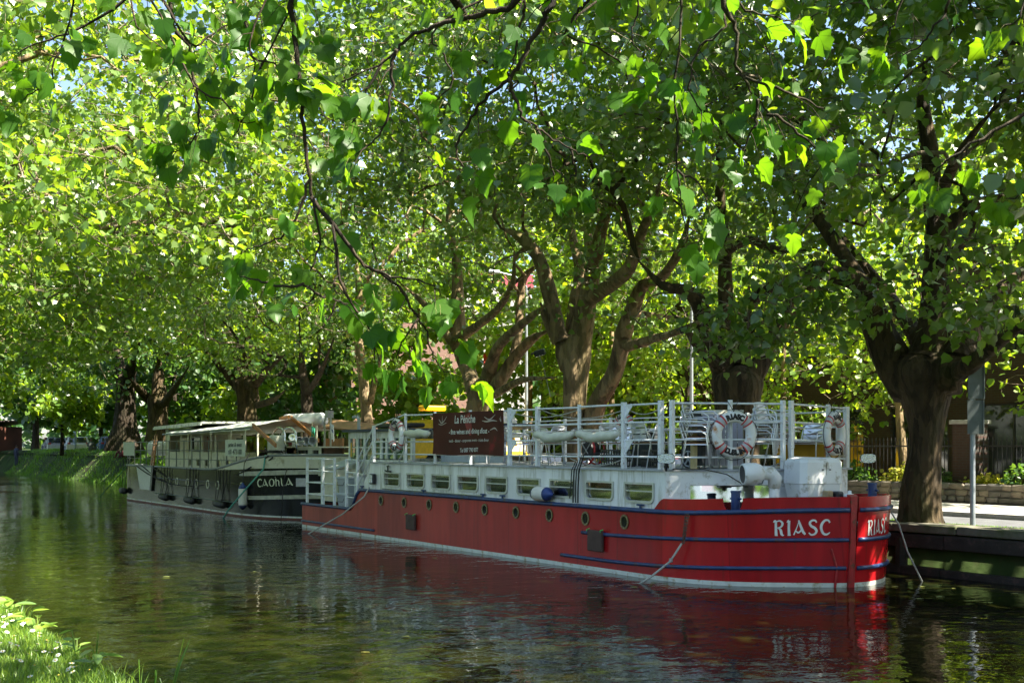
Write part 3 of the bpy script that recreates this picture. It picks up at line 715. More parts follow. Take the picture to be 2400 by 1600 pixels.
# ------------------------------------------------------------------ the red barge
BX, BY = -29.54, 12.55           # stern corner nearest the camera; local x runs to the bow, local y to the quay
red_hull, N, L, P = new_mat('red_hull_paint')
tc = N.new("ShaderNodeTexCoord"); sp = N.new("ShaderNodeSeparateXYZ"); L.new(tc.outputs['Object'], sp.inputs[0])
# each welded plate was rolled with its own batch of paint, the after plates have faded to brick
dv = N.new("ShaderNodeMath"); dv.operation = 'MULTIPLY'; dv.inputs[1].default_value = .86; L.new(sp.outputs[0], dv.inputs[0])
fl = N.new("ShaderNodeMath"); fl.operation = 'FLOOR'; L.new(dv.outputs[0], fl.inputs[0])
wn_ = N.new("ShaderNodeTexWhiteNoise"); wn_.noise_dimensions = '1D'; L.new(fl.outputs[0], wn_.inputs['W'])
fade = N.new("ShaderNodeMapRange"); fade.inputs[1].default_value = 3; fade.inputs[2].default_value = 14.5; L.new(sp.outputs[0], fade.inputs[0])
cr = N.new("ShaderNodeMix"); cr.data_type = 'RGBA'; cr.inputs[6].default_value = (.33, .055, .034, 1); cr.inputs[7].default_value = (.40, .010, .014, 1)
L.new(fade.outputs[0], cr.inputs[0])
mps = N.new("ShaderNodeMapping"); mps.inputs['Scale'].default_value = (1, 1, .15); L.new(tc.outputs['Object'], mps.inputs[0])
ns = N.new("ShaderNodeTexNoise"); ns.inputs['Scale'].default_value = 5; ns.inputs['Detail'].default_value = 6; L.new(mps.outputs[0], ns.inputs['Vector'])
sm = N.new("ShaderNodeMath"); sm.operation = 'MULTIPLY_ADD'; sm.inputs[1].default_value = .42; L.new(wn_.outputs[0], sm.inputs[0]); L.new(ns.outputs[0], sm.inputs[2])
mr = N.new("ShaderNodeMapRange"); mr.inputs[1].default_value = .35; mr.inputs[2].default_value = 1.0; mr.inputs[3].default_value = .70; mr.inputs[4].default_value = 1.25; L.new(sm.outputs[0], mr.inputs[0])
mu = N.new("ShaderNodeMix"); mu.data_type = 'RGBA'; mu.blend_type = 'MULTIPLY'; mu.inputs[0].default_value = 1; L.new(cr.outputs[2], mu.inputs[6]); L.new(mr.outputs[0], mu.inputs[7])
# rubbed and rusty spots
nr = N.new("ShaderNodeTexNoise"); nr.inputs['Scale'].default_value = 7; nr.inputs['Detail'].default_value = 9; nr.inputs['Roughness'].default_value = .75; L.new(tc.outputs['Object'], nr.inputs['Vector'])
rr = N.new("ShaderNodeMapRange"); rr.inputs[1].default_value = .70; rr.inputs[2].default_value = .76; L.new(nr.outputs[0], rr.inputs[0])
mrx = N.new("ShaderNodeMix"); mrx.data_type = 'RGBA'; mrx.inputs[7].default_value = (.12, .045, .02, 1); L.new(rr.outputs[0], mrx.inputs[0]); L.new(mu.outputs[2], mrx.inputs[6])
# streaks run down from the strakes, seams stand at the plate edges
stn = N.new("ShaderNodeTexNoise"); stn.inputs['Scale'].default_value = 11; stn.inputs['Detail'].default_value = 7
mst = N.new("ShaderNodeMapping"); mst.inputs['Scale'].default_value = (1, 1, .05); L.new(tc.outputs['Object'], mst.inputs[0]); L.new(mst.outputs[0], stn.inputs['Vector'])
str_ = N.new("ShaderNodeMapRange"); str_.inputs[1].default_value = .60; str_.inputs[2].default_value = .74; str_.inputs[4].default_value = .55; L.new(stn.outputs[0], str_.inputs[0])
mst2 = N.new("ShaderNodeMix"); mst2.data_type = 'RGBA'; mst2.inputs[7].default_value = (.13, .03, .018, 1); L.new(str_.outputs[0], mst2.inputs[0]); L.new(mrx.outputs[2], mst2.inputs[6])
frs = N.new("ShaderNodeMath"); frs.operation = 'FRACT'; L.new(dv.outputs[0], frs.inputs[0])
sea = N.new("ShaderNodeMapRange"); sea.inputs[1].default_value = .0; sea.inputs[2].default_value = .018; sea.inputs[3].default_value = .55; sea.inputs[4].default_value = 1; L.new(frs.outputs[0], sea.inputs[0])
msx = N.new("ShaderNodeMix"); msx.data_type = 'RGBA'; msx.blend_type = 'MULTIPLY'; msx.inputs[0].default_value = 1; L.new(mst2.outputs[2], msx.inputs[6]); L.new(sea.outputs[0], msx.inputs[7])
L.new(msx.outputs[2], P.inputs['Base Color'])
rgh = N.new("ShaderNodeMapRange"); rgh.inputs[3].default_value = .48; rgh.inputs[4].default_value = .24; L.new(fade.outputs[0], rgh.inputs[0]); L.new(rgh.outputs[0], P.inputs['Roughness'])
P.inputs['Specular IOR Level'].default_value = .32
nb = N.new("ShaderNodeTexNoise"); nb.inputs['Scale'].default_value = 1.6; nb.inputs['Detail'].default_value = 3; L.new(tc.outputs['Object'], nb.inputs['Vector'])
bq = N.new("ShaderNodeBump"); bq.inputs['Strength'].default_value = .25; bq.inputs['Distance'].default_value = .03; L.new(nb.outputs[0], bq.inputs['Height']); L.new(bq.outputs[0], P.inputs['Normal'])

white_p = mat('white_paint', (.82, .84, .85), .4, var=.06, vscale=2, dirt=(.42, .40, .33), dirt_amt=.22, dscale=5)
white_old = mat('white_paint_weathered', (.79, .80, .77), .5, var=.10, vscale=4, dirt=(.50, .50, .42), dirt_amt=.42, dscale=7, streak=True)
rail_p = mat('rail_paint', (.78, .81, .83), .4, var=.1, vscale=9, dirt=(.35, .3, .25), dirt_amt=.15, dscale=14)
blue_p = mat('blue_paint', (.022, .05, .14), .35, var=.3, vscale=8, dirt=(.09, .05, .03), dirt_amt=.22, dscale=6)
rust_red = mat('rusty_red', (.38, .02, .022), .5, var=.2, dirt=(.12, .04, .018), dirt_amt=.35, dscale=9, bump=.4)
deck_grey = mat('deck_grey', (.30, .32, .34), .7, var=.2, dirt=(.12, .12, .11), dirt_amt=.35)
dark_in = mat('dark_interior', (.045, .035, .028), .7)
brass = mat('porthole_brass', (.20, .16, .07), .4, metal=.6, var=.4, vscale=20)
alu = mat('aluminium', (.80, .81, .83), .3, metal=.65, var=.08, vscale=20)
alu_d = mat('aluminium_frame', (.50, .52, .46), .4, metal=.5, var=.15)
teak = mat('varnished_teak', (.26, .11, .04), .4, var=.35, vscale=12, streak=True)
steel = mat('grey_steel', (.35, .36, .38), .4, metal=.7, var=.2)
black_rub = mat('black_rubber', (.015, .015, .016), .55, var=.2)
black_p = mat('black_plastic', (.02, .02, .022), .4)
navy = mat('navy_roof', (.02, .03, .06), .45, var=.3)
grey_pl = mat('grey_plastic', (.40, .43, .46), .5, var=.08)
cream_pl = mat('cream_paint', (.62, .60, .46), .4, var=.1, vscale=3, dirt=(.35, .32, .2), dirt_amt=.25)
pane_g = glass_mat('window_glass', alpha=.38, mirror=.7)
pane_d = glass_mat('screen_glass', alpha=.6, mirror=.55)
canvas = mat('cream_canvas', (.62, .62, .52), .85, var=.12, vscale=6, bump=.3, bscale=40)
brown_rub = mat('brown_fender_rubber', (.075, .045, .035), .8, var=.25, bump=.3)
rope_m = mat('pale_rope', (.42, .42, .38), .9, var=.25, vscale=40, bump=.5, bscale=200)
teal_rope = mat('teal_rope', (.10, .34, .28), .85, var=.2, vscale=40)
dark_rope = mat('dark_rope', (.03, .03, .028), .9, var=.3, vscale=30)

barge = empty('canal_barge', (BX, BY, 0), label='red and white restaurant barge with open railed top deck moored at the quay', cat='barge')

near_ctl = [(0, 0), (2, 0), (5, 0), (8, 0), (11, 0), (14.4, 0), (15.2, .03), (15.75, .16), (16.2, .40), (16.6, .74), (16.93, 1.14), (17.22, 1.52), (17.40, 1.78), (17.46, 1.90)]
far_ctl = [(17.50, 1.99), (17.50, 2.36), (17.34, 2.88), (17.0, 3.36), (16.45, 3.76), (15.7, 4.0), (14.5, 4.06), (11, 4.06), (8, 4.06), (5, 4.06), (2, 4.06), (0, 4.06)]
def densify(ctl, step):
    p = catmull(ctl, 24); p = np.array(p); d = np.concatenate([[0], np.cumsum(np.linalg.norm(np.diff(p, axis=0), axis=1))])
    n = int(d[-1] / step) + 1; a = np.linspace(0, d[-1], n + 1)
    return np.stack([np.interp(a, d, p[:, 0]), np.interp(a, d, p[:, 1])], 1), a
near_p, near_a = densify(near_ctl, .05)
far_p, far_a = densify(far_ctl, .05)
def normals(p, sign):
    t = np.gradient(p, axis=0); t /= np.linalg.norm(t, axis=1)[:, None]
    return np.stack([t[:, 1], -t[:, 0]], 1) * sign
near_n, far_n = normals(near_p, 1), normals(far_p, 1)
def flare(s): return .10 * smooth01((s - 15.3) / 1.6)
def hull_pt(side, a, z, off=0.0):
    p, n, A = (near_p, near_n, near_a) if side == 'near' else (far_p, far_n, far_a)
    s, t = np.interp(a, A, p[:, 0]), np.interp(a, A, p[:, 1])
    nx, ny = np.interp(a, A, n[:, 0]), np.interp(a, A, n[:, 1])
    o = off + flare(s) * max(z, 0) / 1.4
    return Vector((s + nx * o, t + ny * o, z))
def arc_at_s(side, s):
    p, A = (near_p, near_a) if side == 'near' else (far_p[::-1], far_a[::-1])
    i = np.searchsorted(p[:, 0], s); i = min(max(i, 1), len(p) - 1)
    return float(np.interp(s, [p[i - 1, 0], p[i, 0]], [A[i - 1], A[i]]))
NOTCH_A = arc_at_s('near', 16.32)
def ztop(side, a):
    s = hull_pt(side, a, 0).x
    if s < 3.15: z = .65
    elif s < 3.66: z = .65 + .5 * smooth01((s - 3.12) / .56)
    elif s < 14.86: z = 1.15
    elif s < 15.16: z = 1.15 + .22 * smooth01((s - 14.86) / .3)
    else: z = 1.37 + .075 * smooth01((s - 15.16) / 2.2)
    if side == 'near':
        d = abs(a - NOTCH_A)
        if d < .155: z = min(z, 1.40 - math.sqrt(max(.155 ** 2 - d * d, 0)) * 1.5)
    return z
hull = MB()
def hull_rows(side):
    rows = []
    A = np.unique(np.concatenate([near_a, NOTCH_A + np.linspace(-.16, .16, 33)])) if side == 'near' else far_a
    for a in A:
        zt = ztop(side, a)
        prof = [(-.45, 0), (-.02, 0)] + [(.08 + (zt - .08) * k / 9, 0) for k in range(10)] + [(zt, -.045), (zt - .4, -.045)]
        rows.append([tuple(hull_pt(side, a, z, o)) for z, o in prof])
    return rows
rn, rf_ = hull_rows('near'), hull_rows('far')
hull.grid(rn); hull.grid(rf_)
tr = [r for r in rn[0][:12]]; tl = [r for r in rf_[-1][:12]]
hull.grid([tr, tl])
hull.build('hull', red_hull, barge, smooth=False)
# rounded corners read smoother on the bow: shade smooth by angle is not needed, the columns are dense
stripe = MB()
for side, A in (('near', near_a), ('far', far_a)):
    stripe.grid([[tuple(hull_pt(side, a, z, .004)) for z in (-.3, -.05, .0, .07)] for a in A[::2]])
stripe.build('waterline_stripe', mat('stripe_white', (.66, .68, .62), .5, var=.12, dirt=(.35, .26, .1), dirt_amt=.3, dscale=5), barge)
def strake(side, a0, a1, zf, r, name='rubbing_strake', m=blue_p):
    n = max(4, int((a1 - a0) / .12))
    MB().tube([hull_pt(side, a, zf(hull_pt(side, a, 0).x), .012) for a in np.linspace(a0, a1, n)], r, 8).build(name, m, barge, smooth=True)
strake('near', 0, arc_at_s('near', 3.12), lambda s: .65, .042)
strake('near', arc_at_s('near', 3.12), arc_at_s('near', 3.68), lambda s: .65 + .5 * smooth01((s - 3.12) / .56), .042)
strake('near', arc_at_s('near', 3.68), near_a[-1] - .03, lambda s: 1.15 + .085 * smooth01((s - 15.2) / 2.3), .042)
strake('near', arc_at_s('near', 12.95), near_a[-1] - .03, lambda s: .67 + .09 * smooth01((s - 13) / 4.5), .034)
strake('near', arc_at_s('near', 12.3), near_a[-1] - .06, lambda s: .21 + .10 * smooth01((s - 13.5) / 4), .034)
strake('near', 0.0, arc_at_s('near', 4.48), lambda s: .18, .03)
for z in (1.235, .76, .305): strake('far', .03, 6.0, lambda s, z=z: z, .036)
# stem post
sp_ = MB()
sp_.add([(17.40, 1.88, -.3), (17.47, 1.86, -.3), (17.50, 1.98, -.3), (17.45, 2.02, -.3), (17.48, 1.87, 1.0), (17.56, 1.85, 1.0), (17.57, 1.95, 1.0), (17.52, 2.03, 1.0),
         (17.48, 1.84, 1.48), (17.57, 1.83, 1.45), (17.59, 1.98, 1.45), (17.50, 2.02, 1.48)],
        [(0, 1, 5, 4), (1, 2, 6, 5), (2, 3, 7, 6), (4, 5, 9, 8), (5, 6, 10, 9), (6, 7, 11, 10), (8, 9, 10, 11), (3, 0, 4, 7), (7, 4, 8, 11)])
sp_.build('stem_post', rust_red, barge)
MB().tube([(17.35, 1.62, .62), (17.40, 1.70, .3), (17.36, 1.68, -.1)], .02, 6).build('bow_bracket', rust_red, barge)
# decks
def inner(side, z, off, a0, a1, n): return [tuple(hull_pt(side, a, z, off)) for a in np.linspace(a0, a1, n)]
fd = inner('near', 1.02, -.046, arc_at_s('near', 14.9), near_a[-1], 24) + inner('far', 1.02, -.046, 0, far_a[-1] - 14.6, 24)
MB().prism([(p[0], p[1]) for p in fd], .97, 1.02).build('foredeck', deck_grey, barge)
MB().prism([(.06, .06), (4.3, .06), (4.3, 4.0), (.06, 4.0)], .52, .58).build('aft_deck', deck_grey, barge)

# portholes ------------------------------------------------
for i, s in enumerate((4.85, 6.04, 7.23, 8.42, 9.59, 10.76, 11.91, 13.05, 14.17)):
    h = .13 if i > 6 else .125
    ang = np.linspace(0, 2 * math.pi, 24, endpoint=False)
    o = [(s + .115 * math.cos(a), -.022, .93 + h * math.sin(a)) for a in ang]
    n_ = [(s + .082 * math.cos(a), -.022, .93 + (h - .035) * math.sin(a)) for a in ang]
    pf = MB().ring(o, n_, (0, .03, 0)).build('porthole', brass, barge)
    MB().slab([(s + .084 * math.cos(a), -.008, .93 + (h - .033) * math.sin(a)) for a in ang], (0, .012, 0)).build('pane', mat('porthole_glass', (.012, .014, .012), .08, spec=.8), pf)
    dots = MB()
    for a in ang[::3]: dots.lathe([(.007, 0), (.007, .006), (.001, .008)], c=(s + .099 * math.cos(a), -.022, .93 + (h - .017) * math.sin(a)), n=5, rot=Matrix.Rotation(R_(90), 3, 'X'))
    dots.build('bolts', steel, pf)

# cabin --------------------------------------------------------
WIN = [(4.86, 5.70), (6.03, 6.90), (7.20, 8.06), (8.36, 9.22), (9.52, 10.35), (10.68, 11.51), (11.82, 12.63), (12.95, 13.78), (14.08, 14.88)]
WZ0, WZ1 = 1.27, 1.625
def wall_with_holes(holes, x0, x1, z0, z1, zb, zt, y0, y1):
    mb = MB()
    mb.bb((x0, y0, z0), (x1, y1, zb)); mb.bb((x0, y0, zt), (x1, y1, z1))
    e = x0
    for a, b_ in holes + [(x1, x1)]:
        if a > e: mb.bb((e, y0, zb), (a, y1, zt))
        e = b_
    return mb
CA, CB, CD = (15.15, .07), (16.08, 2.03), (15.85, 3.80)
wall_with_holes([(a + .03, b_ - .03) for a, b_ in WIN], 4.2, 15.15, 1.13, 1.825, WZ0 + .03, WZ1 - .03, .07, .12).build('cabin_wall', white_old, barge)
wall_with_holes([(a + .03, b_ - .03) for a, b_ in WIN], 4.2, 15.6, .6, 1.825, WZ0 + .03, WZ1 - .03, 3.93, 3.98).build('cabin_wall', white_old, barge)
MB().slab([(3.66, .07, 1.13), (3.78, .07, 1.38), (4.02, .07, 1.62), (4.12, .07, 1.825), (4.197, .07, 1.825), (4.197, .07, 1.13)], (0, .05, 0)).build('cabin_wall', white_old, barge)
MB().bb((4.15, .125, .58), (4.195, 3.925, 1.825)).build('bulkhead', teak, barge)
inn = MB(); inn.bb((4.25, .15, .45), (15.1, 3.9, .5)); inn.bb((4.25, .15, 1.70), (15.0, 3.9, 1.72)); inn.build('cabin_lining', dark_in, barge)
hopper_g = glass_mat('hopper_glass', alpha=.8, rough=.02, mirror=.62)
pleat_m = mat('green_reflection', (.16, .22, .03), .8, var=.3, vscale=14)  # green pleats stand for foliage mirrored in the upper panes
pale_streak_m = mat('pale_reflection', (.50, .46, .40), .8, var=.2)  # upright strips stand for bright gaps and trunks mirrored in the lower panes
for k, (a, b_) in enumerate(WIN):
    zc = [(a, WZ1), (b_, WZ1)]
    def rr_pts(x0, x1, z0, z1, rt, rb, y):
        out = []
        for cx_, cz_, r, a0 in ((x1 - rt, z1 - rt, rt, 0), (x0 + rt, z1 - rt, rt, 90), (x0 + rb, z0 + rb, rb, 180), (x1 - rb, z0 + rb, rb, 270)):
            for q in range(6):
                an = R_(a0 + 18 * q); out.append((cx_ + r * math.cos(an), y, cz_ + r * math.sin(an)))
        return out
    fw = MB().ring(rr_pts(a, b_, WZ0, WZ1, .015, .11, .045), rr_pts(a + .04, b_ - .04, WZ0 + .04, WZ1 - .035, .008, .08, .045), (0, .045, 0)).build('window', alu_d, barge)
    MB().bb((a + .04, .098, WZ0 + .035), (b_ - .04, .104, WZ1 - .035)).build('pane', pane_g, fw)
    MB().slab([(a + .05, .106, WZ0 + .218), (b_ - .05, .106, WZ0 + .218), (b_ - .09, .155, WZ1 - .055), (a + .09, .155, WZ1 - .055)], (0, .006, .002)).build('hopper_pane', hopper_g, fw)
    MB().bb((a + .038, .05, WZ0 + .195), (b_ - .038, .092, WZ0 + .215)).build('glazing_bar', alu_d, fw)
    if k != 4:
        mb = MB(); n = 44
        xs_ = np.linspace(a + .02, b_ - .02, n)
        mb.grid([[(x, .19 + .018 * math.sin(q * 1.9) + .03 * j, WZ0 + .30 - .09 * j) for q, x in enumerate(xs_)] for j in (0, 1)])
        mb.build('reflection_strip', pleat_m, fw)
    nw = rnd.randint(1, 3)
    for q in range(nw):
        x = a + .1 + (b_ - a - .2) * (q + rnd.random()) / nw; w = rnd.uniform(.03, .09)
        mb = MB(); mb.grid([[(x + w * u / 6, .5 + .02 * math.sin(u * 2.4), z) for u in range(7)] for z in (1.0, 1.5)]); mb.build('reflection_streak', pale_streak_m if k not in (0, 5, 6) else dark_in, fw)
# front walls: two canted screens meeting at a blunt point
def canted(p, q, holes, z0=1.02, z1=1.825, zb=1.12, zt=1.60, th=.05):
    p, q = Vector((*p, 0)), Vector((*q, 0)); d = (q - p); ln = d.length; d.normalize(); nrm = Vector((d.y, -d.x, 0))
    mb = wall_with_holes(holes, 0, ln, z0, z1, zb, zt, 0, th)
    mb.v = [tuple(p + d * x - nrm * y + Vector((0, 0, z))) for x, y, z in mb.v]
    mb.build('cabin_front', white_p, barge)
    for a, b_ in holes:
        def M(x, y, z): return tuple(p + d * x - nrm * y + Vector((0, 0, z)))
        sq = lambda e, y: [M(a - e, y, zb - e), M(b_ + e, y, zb - e), M(b_ + e, y, zt + e), M(a - e, y, zt + e)]
        w = MB().ring(sq(.035, -.012), sq(-.012, -.012), tuple(nrm * -.010)).build('windscreen', white_p, barge)
        MB().slab([M(a, .008, zb), M(b_, .008, zb), M(b_, .046, zt), M(a, .046, zt)], tuple(nrm * -.006)).build('pane', pane_d, w)
        sc = MB()
        for q in np.arange(a, b_, .16): sc.lathe([(.006, 0), (.006, .004), (.001, .006)], c=Vector(M(q, -.012, zt + .022)), n=5, rot=Matrix.Rotation(R_(90), 3, 'X'))
        sc.build('screws', steel, w)
canted(CA, CB, [(.42, 2.0)])
canted(CB, CD, [(.25, 1.55)])
# top deck
TD = [(4.2, .02), (15.15, .02), (16.13, 2.02), (15.92, 3.86), (15.6, 4.03), (4.2, 4.03)]
MB().prism(TD, 1.828, 1.862).build('top_deck', mat('top_deck_paint', (.42, .44, .46), .75, var=.15, dirt=(.2, .2, .19), dirt_amt=.35), barge)

# railings: every post and rail is its own piece -----------------------
Z_R = (2.97, 2.66, 2.36, 2.06)
def post(p, z0, z1, w=.055, gusset=None):
    o = MB().bb((p[0] - w / 2, p[1] - w / 2, z0), (p[0] + w / 2, p[1] + w / 2, z1)).build('rail_post', rail_p, barge)
    if gusset:
        for zt in (z1 - .05, 2.34):
            MB().slab([(p[0] + w / 2, p[1] - .01, zt), (p[0] + w / 2 + .22 * gusset, p[1] - .01, zt), (p[0] + w / 2, p[1] - .01, zt - .24)], (0, .012, 0)).build('gusset', rail_p, o)
def rail(a, b_, r=.018, droop=0):
    a, b_ = Vector(a), Vector(b_)
    pts = [a.lerp(b_, k / 4) + Vector((0, 0, -droop * 4 * (k / 4) * (1 - k / 4))) for k in range(5)]
    MB().tube(pts, r, 7).build('rail', rail_p, barge)
posts_n = [5.98, 7.38, 8.9, 10.43, 11.42, 12.77, 14.07, 15.05]
for s in posts_n: post((s, .06), 1.862, 3.02, gusset=1 if s in (10.43, 14.07) else None, w=.075 if s in (10.43, 11.42, 14.07, 15.05) else .05)
post((4.32, .06), 1.862, 2.76, w=.07); post((15.22, .16), 1.862, 3.02, w=.07)
e = 4.32
for s in posts_n:
    for z in Z_R:
        if s == 5.98 and z == 2.97: rail((4.32, .06, 2.74), (5.98, .06, 3.0)); continue
        if z == 2.66 and 5.9 < s < 8: continue
        rail((e, .06, z + rnd.uniform(-.008, .008)), (s, .06, z + rnd.uniform(-.008, .008)))
    e = s
f1, f2 = Vector((15.22, .16, 0)), Vector((16.03, 1.94, 0))
f3, f4 = Vector((16.05, 2.12, 0)), Vector((15.84, 3.78, 0))
for a, b_ in ((f1, f2), (f3, f4)):
    for z in Z_R: rail(a + Vector((0, 0, z)), b_ + Vector((0, 0, z - (.04 if b_ is f4 else 0))))
post(f2, 1.862, 3.03, w=.065); post(f3, 1.862, 3.03, w=.065); post(f4, 1.862, 2.96, w=.08)
fm = f1.lerp(f2, .52); post(fm, 1.862, 3.03, w=.06); fm2 = f3.lerp(f4, .66); post(fm2, 1.862, 2.99, w=.06)
e = None
for s in (5.2, 7.0, 8.8, 10.6, 11.9, 13.2, 14.4, 15.5):
    post((s, 3.96), 1.862, 2.92, w=.06)
    if e is not None:
        for z in (2.88, 2.6, 2.33, 2.06): rail((e, 3.96, z), (s, 3.96, z))
    e = s
for z in (2.88, 2.6, 2.33, 2.06): rail((15.5, 3.96, z), (15.84, 3.78, z + .02))
plexi = glass_mat('clear_screen', tint=(.5, .45, .42), alpha=.35, rough=.12)
for a, b_ in ((11.95, 13.15), (13.25, 14.35)):
    MB().bb((a, 3.90, 2.35), (b_, 3.915, 2.86)).build('wind_screen', plexi, barge)

# stern cage, locker and stairs ------------------------------------------
for s in (.24, 1.31, 2.03): post((s, .05), .58, 1.94, w=.06)
for s in (2.78, 3.42): post((s, .05), .58, 1.92, w=.065)
post((.24, .5), .58, 1.92, w=.06)
for z in (1.90, 1.57, 1.25, .93):
    rail((.22, .05, z), (2.03, .05, z)); rail((2.78, .05, z), (3.42, .05, z)); rail((.24, .05, z), (.24, .5, z))
for z0 in (1.25, 1.6, 1.9):
    rail((3.42, .05, z0 - .02), (4.32, .06, z0 + .84), r=.02)
rail((3.5, 1.0, 1.5), (4.3, 1.0, 2.3), r=.02)
for k in range(6):
    MB().bb((3.42 + .13 * k, .16, .60 + .2 * k), (3.62 + .13 * k, .95, .635 + .2 * k)).build('stair_tread', teak, barge)
for y in (.13, .97):
    MB().slab([(3.36, y, .58), (3.56, y, .58), (4.14, y, 1.80), (3.98, y, 1.80)], (0, .025, 0)).build('stringer', teak, barge)
lk = MB(); lk.slab([(.42, .42, .74), (1.42, .42, .74), (1.42, .42, 1.62), (.42, .42, 1.62)], (0, .68, 0)); o = lk.build('deck_locker', cream_pl, barge)
MB().slab([(.38, .38, 1.622), (1.45, .38, 1.622), (1.45, 1.14, 1.84), (.38, 1.14, 1.84)], (0, 0, .03)).build('lid', grey_pl, o)
# wheelhouse
WHx0, WHx1, WHy0, WHy1, WHz = .35, 4.1, 1.25, 3.3, 2.64
wh = MB()
for x in (.35, .86, 1.30, 1.84, 2.30, 2.62, 3.06, 3.62, 4.02): wh.bb((x, WHy0, .58), (x + .09, WHy0 + .09, WHz))
wh.bb((.44, WHy0 + .006, .58), (4.02, WHy0 + .084, 1.88)); wh.bb((.44, WHy0 + .006, 2.46), (4.02, WHy0 + .084, WHz))
wh.bb((.35, WHy0 + .1, .58), (.43, WHy1, 1.88)); wh.bb((.35, WHy0 + .1, 2.46), (.43, WHy1, WHz)); wh.bb((.355, 2.2, 1.88), (.425, 2.28, 2.46))
wh.bb((.44, WHy1 - .08, .58), (4.1, WHy1, 1.9)); wh.bb((.44, WHy1 - .08, 2.46), (4.1, WHy1, WHz)); wh.bb((.35, WHy1 - .09, 1.9), (.44, WHy1, 2.46))
wheelhouse = wh.build('wheelhouse', white_old, barge)
for a, b_ in ((.44, .86), (.95, 1.30), (1.39, 1.84), (1.93, 2.30), (2.39, 2.62), (2.71, 3.06), (3.15, 3.62), (3.71, 4.02)):
    MB().bb((a, WHy0 + .04, 1.88), (b_, WHy0 + .046, 2.46)).build('pane', glass_mat('teal_glass', tint=(.02, .10, .09), alpha=.4), wheelhouse)
    MB().bb((a, WHy0 + .02, 2.20), (b_, WHy0 + .036, 2.225)).build('glazing_bar', white_old, wheelhouse)
MB().slab([(.22, 1.1, WHz), (4.3, 1.1, WHz), (4.3, 3.45, WHz), (.22, 3.45, WHz)], (0, 0, .07)).build('wheelhouse_roof', navy, barge)
MB().tube([(.5, 1.5, 2.71), (.5, 1.5, 3.02), (.44, 1.46, 3.08), (.34, 1.40, 3.06)], .05, 8).build('chimney', grey_pl, barge)
tk = MB(); tk.cbox((2.6, 1.7, 2.80), (1.9, .5, .12), bev=.04); tk.build('roof_bundle', black_p, barge)
MB().tube([(2.1, 1.12, 2.64), (2.14, 1.05, 2.58), (2.2, 1.06, 2.42), (2.12, 1.06, 2.36)], .03, 6).build('mast_light', black_p, barge)
# second shelter on the after part of the top deck
sh_ = MB(); y0 = 1.9
for x in (4.45, 6.2, 7.25): sh_.bb((x, y0, 1.862), (x + .1, y0 + .1, 2.64))
sh_.bb((4.55, y0 + .01, 1.862), (7.25, y0 + .09, 2.04)); sh_.bb((4.55, y0 + .01, 2.38), (7.25, y0 + .09, 2.64))
shel = sh_.build('deck_shelter', mat('shelter_grey', (.45, .5, .56), .45, var=.08), barge)
MB().bb((4.55, y0 + .045, 2.0), (6.2, y0 + .05, 2.5)).build('pane', pane_g, shel)
MB().slab([(4.3, 1.75, 2.64), (7.6, 1.75, 2.72), (7.6, 3.6, 2.72), (4.3, 3.6, 2.64)], (0, 0, .06)).build('shelter_roof', navy, barge)

# bow fittings ------------------------------------------------------
def bollard(x, y, h=.5, z=1.02):
    o = MB().lathe([(.095, 0), (.095, .02), (.075, .025), (.075, h - .03), (.085, h - .03), (.085, h), (.02, h)], c=(x, y, z), n=16).build('bollard', mat('bollard_blue', (.02, .05, .17), .35, var=.25), barge, smooth=False)
    MB().tube([(x - .12, y, z + h - .13), (x + .12, y, z + h - .13)], .02, 6).build('cross_pin', MATS['bollard_blue'], o)
bollard(16.12, .74, .5); bollard(16.72, 3.40, .60)
vent = MB().tube([(16.38, 1.36, 1.02), (16.38, 1.36, 1.40), (16.38, 1.36, 1.66)], .082, 14)
v = vent.build('vent_pipe', white_p, barge, smooth=True)
MB().tube([(16.38, 1.36, 1.56), (16.39, 1.37, 1.72), (16.36, 1.30, 1.80), (16.30, 1.17, 1.81), (16.27, 1.1, 1.81)], [.098, .118, .122, .115, .11], 14).build('elbow', white_p, v, smooth=True)
hd = Vector((-.5, -1, -.06)).normalized()
q = Vector((0, 0, 1)).rotation_difference(hd).to_matrix()
cow = MB().lathe([(.10, -.12), (.15, -.07), (.178, .0), (.182, .09), (.180, .20), (.172, .235), (.150, .24), (.14, .21), (.12, .1), (.001, .06)], c=(16.27, 1.06, 1.80), n=22, rot=q)
c_ = cow.build('cowl', white_p, v, smooth=True)
MB().lathe([(.001, .228), (.147, .236)], c=(16.27, 1.06, 1.80), n=22, rot=q).build('lens', black_p, v)
MB().tube([(16.10, .96, 1.64), (16.12, .97, 1.56)], .04, 6).build('clamp', black_p, v)
# winch housing
wb = MB()
wx, wy = 16.50, 2.16
Rm = Matrix.Rotation(R_(-12), 3, 'Z')
def ring_at(hw, hd_, z, ch):
    pts = [(-hw, -hd_ + ch), (-hw + ch, -hd_), (hw - ch, -hd_), (hw, -hd_ + ch), (hw, hd_ - ch), (hw - ch, hd_), (-hw + ch, hd_), (-hw, hd_ - ch)]
    return [tuple(Rm @ Vector((x, y, 0)) + Vector((wx, wy, z))) for x, y in pts]
rings = [ring_at(.2, .28, 1.33, .07), ring_at(.27, .38, 1.37, .08), ring_at(.30, .42, 1.62, .09), ring_at(.31, .43, 1.63, .09), ring_at(.30, .42, 1.98, .09), ring_at(.27, .39, 2.04, .1), ring_at(.2, .3, 2.06, .1)]
wb.add([p for r in rings for p in r], [(i * 8 + k, i * 8 + (k + 1) % 8, i * 8 + 8 + (k + 1) % 8, i * 8 + 8 + k) for i in range(6) for k in range(8)] + [tuple(range(7, -1, -1)), tuple(range(48, 56))])
wbo = wb.build('winch_housing', white_p, barge)
lat = MB()
